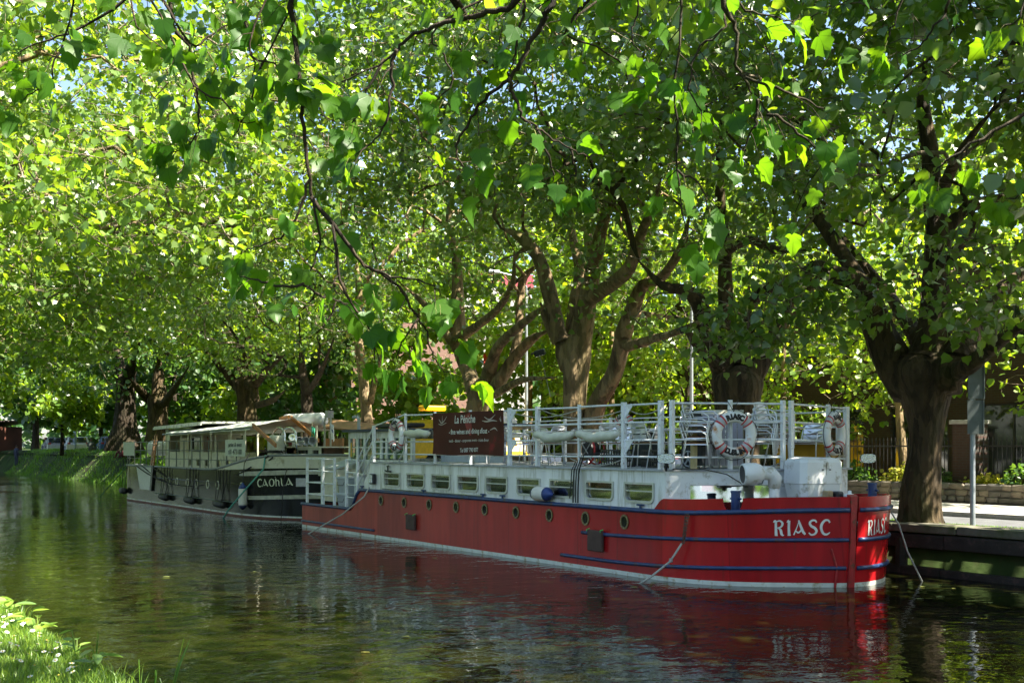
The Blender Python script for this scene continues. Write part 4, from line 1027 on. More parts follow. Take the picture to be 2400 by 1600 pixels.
for t_ in (-.06, .08): lat.box(Rm @ Vector((.305, .03 + t_, 0)) + Vector((wx, wy, 1.86)), (.02, .035, .02), rot=Rm)
lat.box(Rm @ Vector((.303, .04, 0)) + Vector((wx, wy, 1.80)), (.006, .008, .34), rot=Rm)
lat.build('latch', black_p, wbo)
MB().tube([(16.62, 2.36, 1.02), (16.62, 2.36, 1.35)], .16, 10).build('winch_drum', black_p, barge)
MB().tube([(16.86, 1.70, 1.34), (16.90, 1.80, 1.39), (16.96, 1.94, 1.40), (17.0, 2.1, 1.39)], .035, 8).build('hose_pipe', steel, barge)
MB().cbox((16.96, 1.99, 1.34), (.12, .14, .36), bev=.02).build('timber_block', mat('raw_timber', (.40, .30, .17), .8, var=.25), barge)
MB().cbox((17.0, 2.16, 1.42), (.18, .16, .18), bev=.03).build('windlass', black_p, barge)
MB().lathe([(.09, 1.02), (.045, 1.08), (.04, 1.36), (.05, 1.40), (.10, 1.43), (.10, 1.455), (.03, 1.48), (.03, 1.52), (.001, 1.53)], c=(17.2, 2.24, 0), n=14).build('deck_post', rail_p, barge, smooth=True)
# spotlights at both front corners
def spotlight(x, y, z, dx, dy, w=.30, h=.17):
    o = MB()
    rot = Matrix.Rotation(math.atan2(dy, dx), 3, 'Z')
    ang = np.linspace(0, 2 * math.pi, 20, endpoint=False)
    def sup(k, e): return math.copysign(abs(k) ** e, k)
    rings = []
    for d_, f in ((-.07, .45), (-.03, .85), (.0, 1), (.02, 1)):
        rings.append([tuple(rot @ Vector((d_, w / 2 * f * sup(math.cos(a), .6), h / 2 * f * sup(math.sin(a), .6))) + Vector((x, y, z))) for a in ang])
    n = 20
    o.add([p for r in rings for p in r], [(i * n + k, i * n + (k + 1) % n, (i + 1) * n + (k + 1) % n, (i + 1) * n + k) for i in range(3) for k in range(n)] + [tuple(range(n))])
    so = o.build('spotlight', mat('chrome', (.75, .76, .78), .12, metal=1.0), barge, smooth=True)
    MB().slab([tuple(rot @ Vector((.012, w / 2 * .93 * sup(math.cos(a), .6), h / 2 * .93 * sup(math.sin(a), .6))) + Vector((x, y, z))) for a in ang], tuple(rot @ Vector((.012, 0, 0)))).build('lens', mat('lamp_lens', (.55, .6, .58), .1, metal=.75, var=.5, vscale=60, bump=.7, bscale=50), so)
    MB().tube([(x, y, z - h / 2), (x - dx * .05, y - dy * .05, z - h / 2 - .12)], .02, 6).build('bracket', black_p, so)
spotlight(15.32, -.06, 2.045, .75, -.66); spotlight(16.1, 4.05, 2.03, .85, -.5)
sl = MB().cbox((4.36, -.0, 1.44), (.24, .1, .26), bev=.03).build('floodlight', black_rub, barge)
MB().bb((4.28, -.06, 1.34), (4.45, -.0505, 1.55)).build('lens', MATS['lamp_lens'], sl)
# cleats on the side deck
for s in (3.72, 6.9, 9.45, 10.2, 14.55):
    cl = MB(); cl.tube([(s - .09, .03, 1.24), (s + .09, .03, 1.24)], .018, 6); cl.tube([(s, .03, 1.17), (s, .03, 1.24)], .022, 6); cl.build('cleat', blue_p, barge)
MB().tube([(4.85, .03, 1.215), (6.9, .045, 1.205), (9.4, .04, 1.20)], .016, 6).build('grab_rail', steel, barge)
tp = MB(); tp.tube([(5.0, .02, 1.66), (5.14, .02, 1.64), (5.3, .02, 1.64)], .02, 6); tp.tube([(5.15, .02, 1.64), (5.15, .02, 1.76)], .02, 6); tp.tube([(5.1, .02, 1.76), (5.2, .02, 1.78)], .015, 6); tp.build('water_tap', black_p, barge)

# hanging pads on the hull, and ropes over it
def pad(s0, s1, z0, z1, label):
    r = empty('hanging_pad', (BX + (s0 + s1) / 2, BY - .06, z0), label=label, cat='fender pad', group='brown fender pads on the red hull')
    MB().cbox((0, 0, (z1 - z0) / 2), (s1 - s0, .07, z1 - z0), bev=.02).build('pad', brown_rub, r)
    for q in (-1, 1):
        MB().tube([(q * (s1 - s0) * .47, -.045, (z1 - z0) * .93), (q * (s1 - s0) * .47, -.05, z1 - z0), (q * (s1 - s0) * .47, .02, z1 - z0 + .02)], .009, 5).build('strap', mat('green_cord', (.05, .5, .12), .6), r)
pad(6.25, 6.66, .32, .67, 'square brown pad hanging low on the faded after part of red hull')
pad(13.2, 13.62, .36, .74, 'brown pad with green cords hung over the blue strake under last porthole')

# lettering ------------------------------------------------------
def ribbon(mb, pts, n=5):
    """pen stroke: list of (x, y, w) in letter units -> quads"""
    P = catmull(pts, n) if len(pts) > 2 else [np.array(p, float) for p in pts]
    V = []
    for i, p in enumerate(P):
        d = P[min(i + 1, len(P) - 1)] - P[max(i - 1, 0)]; d = d[:2] / (np.linalg.norm(d[:2]) + 1e-9)
        nx, ny = -d[1], d[0]; w = p[2] / 2
        V += [(p[0] + nx * w, p[1] + ny * w), (p[0] - nx * w, p[1] - ny * w)]
    o = len(mb[0]); mb[0].extend(V)
    for i in range(len(P) - 1): mb[1].append((o + 2 * i, o + 2 * i + 1, o + 2 * i + 3, o + 2 * i + 2))
UNC = {
 'R': [[(.0, .88, .04), (.10, .97, .15), (.17, .90, .18)], [(.17, .97, .17), (.18, .5, .17), (.20, .0, .20)], [(.10, .0, .05), (.30, .0, .05)],
       [(.2, .93, .08), (.45, .98, .10), (.62, .80, .16), (.52, .58, .12), (.26, .50, .06)], [(.34, .52, .08), (.50, .36, .17), (.56, .12, .18), (.64, .02, .12), (.74, .02, .05)]],
 'I': [[(.02, .86, .04), (.10, .95, .12), (.17, .97, .17)], [(.17, .98, .18), (.16, .5, .17), (.19, .0, .2)], [(.08, .0, .05), (.30, .0, .05)]],
 'A': [[(.34, 1.0, .10), (.48, .62, .16), (.64, .25, .18), (.80, .04, .14)], [(.36, .95, .05), (.24, .55, .06), (.02, .02, .10)], [(.16, .30, .06), (.30, .18, .12), (.44, .24, .1), (.55, .42, .06)]],
 'S': [[(.58, .82, .10), (.48, .96, .12), (.26, .96, .13), (.12, .80, .16), (.22, .60, .17), (.46, .46, .18), (.58, .26, .17), (.46, .06, .13), (.22, .02, .12), (.06, .16, .08)]],
 'C': [[(.66, .80, .12), (.54, .96, .12), (.32, .95, .15), (.12, .72, .18), (.08, .42, .18), (.22, .10, .16), (.46, .02, .13), (.68, .16, .06)]],
 'O': [[(.36, .96, .07), (.14, .80, .14), (.06, .48, .17), (.16, .14, .13), (.36, .03, .07), (.58, .16, .13), (.66, .5, .17), (.58, .82, .13), (.36, .96, .07)]],
 'H': [[(.0, 1.12, .04), (.06, 1.18, .10)], [(.10, 1.0, .12), (.10, .5, .12), (.12, .0, .12)], [(.12, .62, .06), (.30, .76, .1), (.46, .62, .13), (.46, .2, .12), (.52, .0, .08)]],
 'L': [[(.08, 1.05, .06), (.14, .8, .13), (.14, .35, .13), (.24, .06, .12), (.50, .06, .05)]],
}
def uncial(word, gap=.16, wid=None):
    wid = wid or dict(R=.74, I=.32, A=.82, S=.66, C=.70, O=.74, H=.56, L=.46)
    mb = ([], []); x = 0
    for ch in word:
        tmp = ([], [])
        for st in UNC[ch]: ribbon(tmp, st)
        o = len(mb[0]); mb[0].extend([(p[0] + x, p[1]) for p in tmp[0]]); mb[1].extend([tuple(i + o for i in f) for f in tmp[1]])
        x += wid[ch] + gap
    return mb[0], mb[1], x - gap
def hull_lettering(side, a0, a1, z0, z1):
    v, f, w = uncial('RIASC')
    k = [0]
    out = MB(); vs = []
    for i, (x, y) in enumerate(v):
        a = a0 + (a1 - a0) * x / w
        vs.append(tuple(hull_pt(side, a, z0 + (z1 - z0) * y + .02 * (x / w), .008)))
    out.add(vs, f); out.build('lettering', mat('sign_white', (.78, .78, .74), .45, var=.1), barge)
hull_lettering('near', arc_at_s('near', 16.76), arc_at_s('near', 17.30), .825, 1.065)
hull_lettering('far', .22, .86, .82, 1.06)
# ------------------------------------------------------------------ the dark barge moored astern
QX, QY = BX - 19.6, BY + .12
boat2 = empty('canal_barge', (QX, QY, 0), label='dark hulled houseboat barge with cream awning and wheelhouse moored astern of the red barge', cat='barge')
black_hull = mat('black_hull_paint', (.012, .013, .011), .16, var=.4, vscale=2, dirt=(.022, .024, .018), dirt_amt=.15, dscale=3, spec=.22, bump=.12, bscale=3)
c_near = [(0.0, 1.1), (.12, .45), (.55, .1), (1.6, 0), (5, 0), (9, 0), (12.8, 0), (14.3, .05), (15.3, .22), (16.3, .62), (17.15, 1.18), (17.75, 1.78), (18.0, 2.1)]
c_far = [(18.0, 2.1)] + [(s, 4.2 - t) for s, t in reversed(c_near[:-1])]
p2, a2_ = densify(c_near, .08); q2, b2_ = densify(c_far, .08)
n2, m2 = normals(p2, 1), normals(q2, 1)
def pt2(side, a, z, off=0):
    p, n, A = (p2, n2, a2_) if side == 'near' else (q2, m2, b2_)
    s, t = np.interp(a, A, p[:, 0]), np.interp(a, A, p[:, 1])
    nx, ny = np.interp(a, A, n[:, 0]), np.interp(a, A, n[:, 1])
    o = off + .14 * smooth01((s - 14.5) / 3) * max(z, 0) / 1.5
    return Vector((s + nx * o, t + ny * o, z))
def arc2(s): return float(np.interp(s, p2[:, 0], a2_))
def top2(s): return 1.45 + .52 * smooth01((s - 11.2) / 5.6)
mb = MB()
for side, A in (('near', a2_), ('far', b2_)):
    rows = []
    for a in A:
        zt = top2(pt2(side, a, 0).x)
        rows.append([tuple(pt2(side, a, z, o)) for z, o in [(-.4, 0), (0, 0), (.3, 0), (.6, 0), (.9, 0), (1.2, 0), (1.45, 0), (zt, 0), (zt, -.05), (1.35, -.05)]])
    mb.grid(rows)
mb.build('hull', black_hull, boat2)
def band(side, A0, A1, zf0, zf1, off, name, m):
    mb = MB(); rows = []
    for a in np.linspace(A0, A1, max(4, int((A1 - A0) / .25))):
        s = pt2(side, a, 0).x; z0, z1 = zf0(s), zf1(s)
        rows.append([tuple(pt2(side, a, z0, 0)), tuple(pt2(side, a, z0, off)), tuple(pt2(side, a, z1, off)), tuple(pt2(side, a, z1, 0))])
    mb.grid(rows); return mb.build(name, m, boat2)
for side, A in (('near', a2_), ('far', b2_)):
    L0, L1 = (0, A[-1])
    band(side, L0, L1, lambda s: -.06, lambda s: .05, .004, 'boot_top', mat('boot_red', (.16, .05, .035), .7))
    band(side, L0, L1, lambda s: .055, lambda s: .105, .005, 'waterline_stripe', MATS['stripe_white'])
b0 = arc2(11.3)
band('near', b0, a2_[-1], lambda s: 1.46 + .12 * smooth01((s - 12) / 5), lambda s: 1.50 + .5 * smooth01((s - 11.2) / 5.6), .022, 'bulwark', cream_pl)
band('far', 0, 4, lambda s: 1.56, lambda s: 2.0, .022, 'bulwark', cream_pl)
band('near', arc2(14.2), a2_[-1], lambda s: 1.30 + .11 * smooth01((s - 14) / 4), lambda s: 1.44 + .11 * smooth01((s - 14) / 4), .006, 'upper_band', mat('band_cream_grey', (.42, .42, .34), .4, var=.3, vscale=5))
band('near', arc2(14.6), a2_[-1], lambda s: .55 + .12 * smooth01((s - 14) / 4), lambda s: .67 + .12 * smooth01((s - 14) / 4), .006, 'cream_band', MATS['band_cream_grey'])
MB().tube([pt2('near', a, top2(pt2('near', a, 0).x) + .01, .01) for a in np.linspace(0, a2_[-1], 60)], .04, 8).build('gunwale', mat('gunwale_grey', (.20, .22, .22), .5), boat2, smooth=True)
MB().tube([pt2('near', a, 1.03, .01) for a in np.linspace(arc2(4.9), arc2(14.4), 30)], .014, 6).build('moulding', black_hull, boat2)
MB().tube([pt2('near', a, .44, .01) for a in np.linspace(arc2(5), arc2(14.8), 30)], .016, 6).build('moulding', mat('moulding_grey', (.12, .15, .14), .4), boat2)
MB().prism([(x, y) for x, y in [(p[0], p[1]) for p in [pt2('near', a, 1, -.06) for a in np.linspace(0, a2_[-1], 30)] + [pt2('far', a, 1, -.06) for a in np.linspace(0, b2_[-1], 30)]]], 1.30, 1.36).build('deck', deck_grey, boat2)
for s in (6.81, 7.8, 9.02, 10.02, 11.25, 12.24, 14.35):
    a = arc2(s); ang = np.linspace(0, 2 * math.pi, 20, endpoint=False)
    c = pt2('near', a, .95, .0)
    o = MB().ring([(c.x + .15 * math.cos(t), c.y - .02, c.z + .15 * math.sin(t)) for t in ang], [(c.x + .115 * math.cos(t), c.y - .02, c.z + .115 * math.sin(t)) for t in ang], (0, .03, 0)).build('porthole', cream_pl, boat2)
    MB().slab([(c.x + .116 * math.cos(t), c.y - .004, c.z + .116 * math.sin(t)) for t in ang], (0, .01, 0)).build('pane', MATS['porthole_glass'], o)
# cream boarding recess with black edge
MB().slab([(2.44, -.03, 1.47), (2.98, -.03, .53), (4.47, -.03, .53), (4.72, -.03, 1.47)], (0, .028, 0)).build('boarding_panel', mat('recess_cream', (.50, .53, .48), .4, var=.1), boat2)
MB().slab([(4.47, -.07, .53), (4.72, -.07, 1.47), (4.98, -.07, 1.50), (4.70, -.07, .50)], (0, .068, 0)).build('boarding_edge', black_p, boat2)
# after deckhouse, wheelhouse
dh_holes_lo = [(7.45, 7.75), (8.35, 8.75), (9.25, 9.65), (10.5, 10.95), (11.45, 11.95), (12.55, 12.95), (13.5, 13.95)]
wall_with_holes([(a, b_) for a, b_ in dh_holes_lo], 4.6, 14.4, 1.36, 1.92, 1.52, 1.80, .55, .6).build('deckhouse_wall', cream_pl, boat2)
wall_with_holes([(5.0, 6.4), (6.55, 7.6), (7.75, 8.8), (8.95, 10.3), (10.4, 11.7), (11.8, 13.1), (13.2, 14.3)], 4.6, 14.4, 1.923, 2.75, 2.04, 2.66, .553, .6).build('deckhouse_wall', cream_pl, boat2)
for a, b_ in [(7.78, 8.77)]:
    w = MB().ring([(a - .03, .535, 2.07), (b_ + .03, .535, 2.07), (b_ + .03, .535, 2.61), (a - .03, .535, 2.61)], [(a + .03, .535, 2.13), (b_ - .03, .535, 2.13), (b_ - .03, .535, 2.55), (a + .03, .535, 2.55)], (0, .03, 0)).build('window', mat('window_dark_frame', (.05, .06, .055), .4), boat2)
    MB().bb((a, .58, 2.1), (b_, .586, 2.58)).build('pane', MATS['porthole_glass'], w)
for a, b_ in dh_holes_lo:
    w = MB().ring([(a - .03, .53, 1.49), (b_ + .03, .53, 1.49), (b_ + .03, .53, 1.83), (a - .03, .53, 1.83)], [(a + .03, .53, 1.54), (b_ - .03, .53, 1.54), (b_ - .03, .53, 1.78), (a + .03, .53, 1.78)], (0, .025, 0)).build('window', cream_pl, boat2)
    MB().bb((a, .585, 1.52), (b_, .59, 1.80)).build('pane', pane_d, w)
MB().bb((4.65, .7, 1.38), (14.3, 3.6, 1.42)).build('saloon_floor', teak, boat2)
MB().bb((4.65, 3.55, 1.42), (14.3, 3.6, 2.0)).build('deckhouse_wall', dark_in, boat2)
for x0, x1, c in ((9.8, 10.7, (.35, .36, .02)), (11.5, 12.5, (.22, .03, .04)), (13.0, 13.9, (.15, .03, .03)), (7.9, 8.6, (.1, .12, .1))):
    mb = MB()
    for k in range(5): mb.bb((x0, 2.2, 2.12 + .09 * k), (x1, 2.23, 2.19 + .09 * k))
    mb.build('blind', mat('blind_%d' % int(x0 * 10), c, .7), boat2)
MB().bb((7.0, 1.2, 1.42), (7.55, 1.25, 2.62)).build('door', teak, boat2)
MB().bb((6.5, .50, 2.05), (7.35, .54, 2.55)).build('notice_board', mat('pale_board', (.62, .54, .36), .7, var=.2), boat2)
whb = MB()
whb.bb((4.55, .62, 1.38), (4.63, 3.6, 2.9)); whb.bb((4.0, .7, 1.38), (4.5, .76, 2.92)); whb.bb((4.0, .77, 1.38), (4.06, 3.4, 2.92))
whb.build('wheelhouse', mat('wheelhouse_sage', (.46, .49, .41), .45, var=.12), boat2)
MB().slab([(3.3, .45, 2.96), (9.2, .45, 3.06), (9.2, 3.8, 3.10), (3.3, 3.8, 3.02)], (0, 0, .07)).build('wheelhouse_roof', mat('roof_cream', (.68, .69, .64), .5, var=.1, vscale=2, dirt=(.35, .36, .28), dirt_amt=.3), boat2)
MB().slab([(3.26, .41, 2.90), (9.2, .41, 3.0), (9.2, .445, 3.0), (3.26, .445, 2.90)], (0, 0, .1)).build('fascia', white_old, boat2)
# awning: two canvas slopes with a scalloped front
aw = MB(); rows = []
for k in range(25):
    s = 5.9 + 9.0 * k / 24
    ze = 2.76 + .10 * k / 24 + .008 * math.sin(k * 1.6)
    rows.append([(s - .0, .12 + .03 * math.sin(k * 2.1), ze - .10), (s, .15, ze), (s - .3, .7, ze + .10 + .01 * math.sin(k)), (s - .9, 1.4, ze + .20), (s - 1.5, 2.1, ze + .30)])
aw.grid(rows)
rows = [[(r[-1][0], 2.1, r[-1][2]), (r[-1][0] - .3, 3.0, r[-1][2] - .16), (r[-1][0] - .6, 3.9, r[-1][2] - .36)] for r in rows]
aw.grid(rows)
aw.build('awning', mat('awning_canvas', (.76, .77, .74), .8, var=.08, vscale=2, bump=.3, bscale=9), boat2, smooth=True)
MB().tube([(5.6, .12, 2.70), (10, .12, 2.75), (14.95, .13, 2.84)], .03, 6).build('awning_rail', steel, boat2)
for s, z in ((6.0, 2.7), (8.7, 2.73), (11.2, 2.76), (13.2, 2.8), (14.5, 2.83)): MB().tube([(s, .12, 1.46), (s, .12, z)], .022, 6).build('stanchion', cream_pl, boat2)
# raked varnished frames at the front of the awning
for (a, b_) in (((14.95, .2, 2.90), (16.1, .5, 2.26)), ((13.45, 2.1, 3.2), (15.0, 2.4, 2.42)), ((13.4, 2.05, 3.22), (12.7, 2.0, 3.16))):
    a, b_ = Vector(a), Vector(b_); d = (b_ - a)
    mb = MB(); mb.slab([a + Vector((0, -.03, -.05)), a + Vector((0, .03, -.05)), a + Vector((0, .03, .07)), a + Vector((0, -.03, .07))], d); mb.build('raked_frame', mat('orange_varnish', (.34, .14, .04), .35, var=.3, vscale=9), boat2)
lr = MB().cbox((15.3, .85, 2.12), (.5, .5, .95), bev=.12, seg=3).build('canvas_bundle', canvas, boat2)
MB().bb((14.9, 1.3, 1.40), (15.8, 1.36, 2.2)).build('teak_panel', teak, boat2)
MB().bb((15.0, 2.6, 1.40), (16.4, 2.66, 2.5)).build('teak_panel', teak, boat2)
for s0, w in ((14.6, 1.0), (15.35, 1.15)):
    MB().tube([(s0, 1.0, 1.9), (s0, 1.0, 2.55)] + [(s0 + w * .5 - w * .5 * math.cos(t), 1.0, 2.55 + .28 * math.sin(t)) for t in np.linspace(.3, math.pi - .3, 8)] + [(s0 + w, 1.0, 2.5), (s0 + w + .1, 1.0, 1.95)], .035, 8).build('boarding_hoop', mat('chrome', (.7, .7, .7), .2, metal=1), boat2, smooth=True)
MB().tube([(14.9, .95, 2.42), (16.9, 1.1, 2.38)], .03, 6).build('grab_rail', rope_m, boat2)
# fore cabin with black windows
wall_with_holes([(15.6, 16.7), (17.0, 17.5)], 14.6, 17.6, 1.36, 2.20, 1.98, 2.13, 1.3, 1.35).build('fore_cabin', mat('cabin_sage', (.52, .53, .42), .4, var=.06), boat2)
MB().slab([(14.6, 1.25, 2.202), (17.65, 1.25, 2.202), (17.65, 3.0, 2.202), (14.6, 3.0, 2.202)], (0, 0, .04)).build('fore_cabin_roof', cream_pl, boat2)
MB().bb((15.6, 1.355, 1.9), (17.5, 1.37, 2.15)).build('pane', MATS['porthole_glass'], boat2)
for k, s in enumerate((16.2, 16.65, 17.1)):
    rot = Vector((0, 0, 1)).rotation_difference(Vector((.75, -.66, 0))).to_matrix()
    h = MB().lathe([(.03, -.45), (.035, -.2), (.05, -.08), (.09, 0), (.135, .05), (.14, .055), (.12, .05), (.05, -.02), (.03, -.08), (.001, -.1)], c=(s, 1.25 + .02 * k, 2.40), n=18, rot=rot)
    o = h.build('horn', MATS['steel'] if 'steel' in MATS else steel, boat2, smooth=True)
    MB().tube([(s, 1.3, 2.24), (s, 1.28, 2.36)], .025, 6).build('bracket', steel, o)
sr = MB().lathe([(.001, -.1), (.09, -.08), (.13, .0), (.13, .05), (.10, .06), (.001, .02)], c=(15.75, 1.2, 2.52), n=16, rot=Vector((0, 0, 1)).rotation_difference(Vector((.8, -.6, 0))).to_matrix()).build('search_light', MATS['chrome'], boat2, smooth=True)
MB().tube([(15.75, 1.25, 2.24), (15.75, 1.25, 2.42)], .07, 8).build('bracket', white_p, sr)
# tender roll and timber awning on the quay side
MB().tube([(10.3, 3.15, 3.16), (10.6, 3.15, 3.16), (13.4, 3.2, 3.14), (13.65, 3.2, 3.14)], [.15, .25, .25, .16], 14).build('canvas_roll', mat('tender_white', (.66, .68, .70), .6, var=.06), boat2, smooth=True)
MB().slab([(10.5, 3.5, 2.98), (15.6, 3.6, 2.72), (15.6, 4.5, 2.90), (10.5, 4.5, 3.25)], (0, 0, .05)).build('timber_awning', mat('awning_timber', (.24, .14, .07), .6, var=.3, vscale=8, streak=False), boat2)
for x in (10.8, 13.2, 15.3): MB().tube([(x, 3.6, 1.3), (x, 3.6, 2.75)], .04, 6).build('stanchion', cream_pl, boat2)
MB().tube([(16.6, 1.9, 2.2), (16.6, 1.9, 3.0), (16.75, 1.9, 3.2), (16.95, 1.9, 3.24), (17.05, 1.9, 3.2), (17.05, 1.9, 2.2)], .03, 7).build('mast_hoop', rope_m, boat2, smooth=True)
mb = MB(); mb.bb((16.85, 1.8, 3.12), (17.05, 2.0, 3.34)); mb.build('mast_lantern', steel, boat2)
MB().tube([(16.0, 1.9, 2.2), (16.0, 1.9, 2.9)], .03, 6).build('flag_pole', cream_pl, boat2)
# rails along the near gunwale
ps = [.5, 1.2, 2.0, 2.9, 3.7, 5.2, 5.9, 6.7, 7.6, 8.5, 9.4, 10.3, 11.2, 12.1, 13.0, 13.9]
rl = mat('boat_rail_grey', (.14, .16, .14), .45, var=.2)
for s in ps: MB().tube([pt2('near', arc2(s), 1.46, -.03), pt2('near', arc2(s), 2.45, -.03)], .02, 6).build('rail_post', rl, boat2)
for z in (2.43, 2.10, 1.78):
    MB().tube([pt2('near', arc2(s), z + .004 * math.sin(s * 3), -.03) for s in np.linspace(5.0, 14.6, 20)], .015, 6).build('rail', rl, boat2)
    MB().tube([pt2('near', arc2(s), z - .02, -.03) for s in np.linspace(.3, 4.6, 10)], .015, 6).build('rail', rl, boat2)
# name on the bow
v, f, w = uncial('CAOHLA', gap=.10, wid=dict(C=.66, A=.86, O=.72, H=.56, L=.50))
out = MB(); A0, A1 = arc2(15.32), arc2(16.72)
out.add([tuple(pt2('near', A0 + (A1 - A0) * x / w, .98 + .24 * y + .07 * x / w, .008)) for x, y in v], f)
out.build('lettering', mat('lettering_cream', (.66, .68, .50), .5), boat2)
aw_ = pt2('near', arc2(17.0), 1.15, .01)
MB().cbox((0, 0, 0), (.42, .05, .26), bev=.01).build('hawse_plate', steel, boat2, loc=aw_, rot=(0, 0, R_(48)))

# canvas signs on its rails
def canvas_sign(x0, x1, z0, z1, lines, label, y=-.05):
    r = empty('canvas_sign', (QX + (x0 + x1) / 2, QY + y, z0), label=label, cat='sign')
    W_, H_ = x1 - x0, z1 - z0
    wv = lambda x, z: .02 * math.sin(x * 5) * (1 - .3 * z)
    rows = [[(x, wv(x, z), z) for x in np.linspace(-W_ / 2, W_ / 2, 14)] for z in np.linspace(0, H_, 5)]
    MB().grid(rows).build('sheet', mat('sign_canvas', (.62, .65, .56), .8, var=.06), r)
    for txt, sz, cz, xs_ in lines:
        v, f = fontmesh(txt, sz, xs=xs_, bold=.004, shear=.15)
        MB().add([(x, wv(x, cz + y_) - .006, cz + y_) for x, y_ in v], f).build('lettering', mat('sign_ink', (.06, .07, .06), .7), r)
canvas_sign(13.05, 15.0, 1.93, 2.46, [('parties & events', .19, .36, .98), ('t 01 4731000', .23, .13, .98)], 'pale canvas sign reading parties and events tied to the barge rail')
canvas_sign(.5, 2.3, 1.86, 2.42, [('canal barge', .2, .40, 1.0), ('private hire', .2, .18, 1.0)][:0], 'blank pale canvas square tied to the after rail of the dark barge')

# loose things on its after deck
lad = empty('leaning_ladder', (QX + 2.6, QY + .5, 1.36), label='orange varnished boards leaning at the stern of the dark barge', cat='ladder')
for x in (0, .3):
    MB().slab([(x - .1, 0, 0), (x + .06, 0, 0), (x - .35, .25, 1.15), (x - .5, .25, 1.15)], (0, .05, 0)).build('side_rail', MATS['orange_varnish'], lad)
for k in range(4): MB().bb((-.06 - .09 * k, .04 + .05 * k, .2 + .24 * k), (.30 - .09 * k, .08 + .05 * k, .24 + .24 * k)).build('rung', MATS['orange_varnish'], lad)
tpn = MB(); tpn.cbox((0, 0, .3), (1.2, .8, .6), bev=.18, seg=3); tag(tpn.build('tarpaulin_bundle', mat('white_tarp', (.7, .72, .76), .7, bump=.5, bscale=6), loc=(QX + 1.5, QY + 1.2, 1.86)), 'white tarpaulin bundle heaped on the after deck of the dark barge', 'tarpaulin')

# fenders -----------------------------------------------------------------
def white_fender(x, y, ztop, h, label):
    r = empty('white_fender', (x, y, ztop - h), label=label, cat='fender', group='white fenders with blue ends')
    MB().lathe([(.135, .02), (.138, .06), (.138, h - .1), (.135, h - .06)], n=16).build('body', mat('fender_white', (.72, .70, .64), .5, var=.08), r, smooth=True)
    MB().lathe([(.136, h - .05), (.11, h + .01), (.05, h + .07), (.035, h + .12), (.02, h + .13)], n=16).build('blue_end', mat('fender_blue', (.03, .06, .22), .45), r, smooth=True)
    MB().lathe([(.02, -.12), (.05, -.1), (.11, -.05), (.137, .02)], n=16).build('lower_end', mat('fender_navy', (.012, .02, .06), .5), r, smooth=True)
    return r
fc = pt2('near', arc2(14.72), .9, .15)
r = white_fender(QX + fc.x, QY + fc.y, .97, .60, 'white fender with blue top hanging before the name on the dark bow')
MB().tube([(0, 0, .66), (0, .02, 1.0), (.03, .04, 1.34), (.02, .22, 1.66)], .014, 5).build('lanyard', dark_rope, r)
r = white_fender(QX + .02, QY + .5, .82, .58, 'white fender hanging at the stern corner of the dark barge')
MB().tube([(0, 0, .64), (.03, .05, .8), (.12, .1, .68)], .014, 5).build('lanyard', dark_rope, r)
for i, s in enumerate((6.55, 9.6, 12.75)):
    lb = ('black sausage fender on V shaped lanyards under the aftermost portholes', 'black sausage fender on V shaped lanyards amidships on the dark hull', 'black sausage fender on V shaped lanyards nearest the white fender')[i]
    r = empty('black_fender', (QX + s, QY - .12, .26), label=lb, cat='fender', group='black fenders along the dark hull')
    MB().tube([(-.42, 0, .1), (-.36, 0, .1), (.36, 0, .06), (.42, 0, .06)], [.06, .12, .12, .06], 10).build('body', black_rub, r, smooth=True)
    for q, (dx, tx) in enumerate(((-.34, -.55), (-.2, -.1), (.2, .55), (.3, .2))):
        MB().tube([(dx, -.02, .16), (tx * .6 + dx * .4, .06, .7), (tx, .08, 1.22)], .014, 5).build('lanyard', dark_rope, r)
r = empty('black_fender', (QX + .75, QY - .1, .3), label='black fender hanging low near the stern of the dark barge', cat='fender', group='black fenders along the dark hull')
MB().tube([(-.3, 0, .1), (-.25, 0, .1), (.25, 0, .08), (.3, 0, .08)], [.06, .13, .13, .06], 10).build('body', black_rub, r, smooth=True)
for dx, tx in ((-.2, -.3), (.2, .4)): MB().tube([(dx, 0, .2), (tx, .08, 1.2)], .014, 5).build('lanyard', dark_rope, r)

# ropes -------------------------------------------------------------------
def rope(name, pts, r, m, label, n=6, cat='rope', group=None, tail=None):
    o = MB().tube(pts, r, n).build(name, m, smooth=True)
    c = Vector(pts[0]); o.data.transform(Matrix.Translation(-c)); o.location = c
    return tag(o, label, cat, group)
def q2w(s, t, z): return (QX + s, QY + t, z)
for k, (a, b_, d) in enumerate((((4.9, -.06, 1.42), (16.0, .30, 1.95), .80), ((3.4, -.06, 1.46), (16.2, .36, 1.90), .95), ((2.6, -.06, 1.45), (15.2, .05, 1.60), .70))):
    rope('sagging_rope', sag(q2w(*a), q2w(*b_), d, 24), .022, dark_rope, ('heavy black rope slung along the dark hull, middle of three', 'heavy black rope slung lowest along the dark hull', 'heavy black rope slung highest along the dark hull')[k], group='ropes slung along the dark hull')
rope('mooring_rope', [q2w(15.75, .3, 1.98), q2w(15.8, .22, 1.55), q2w(15.85, .05, 1.38), q2w(15.7, -.25, 1.0), q2w(14.9, -.55, .3), q2w(14.6, -.7, -.1)], .026, teal_rope, 'teal mooring rope crossing the name on the dark bow into the water')
rope('mooring_rope', [q2w(16.6, .75, 1.9), q2w(16.62, .55, 1.2), q2w(16.62, .45, -.1)], .012, dark_rope, 'thin dark line hanging from the dark bow beside the teal rope')
rope('mooring_rope', [q2w(.2, .3, 1.5), q2w(-2.6, .0, .3), q2w(-3.4, -.1, -.1)], .02, mat('green_rope', (.04, .16, .06), .8), 'green line from the dark barge stern down to the water')
coil = []
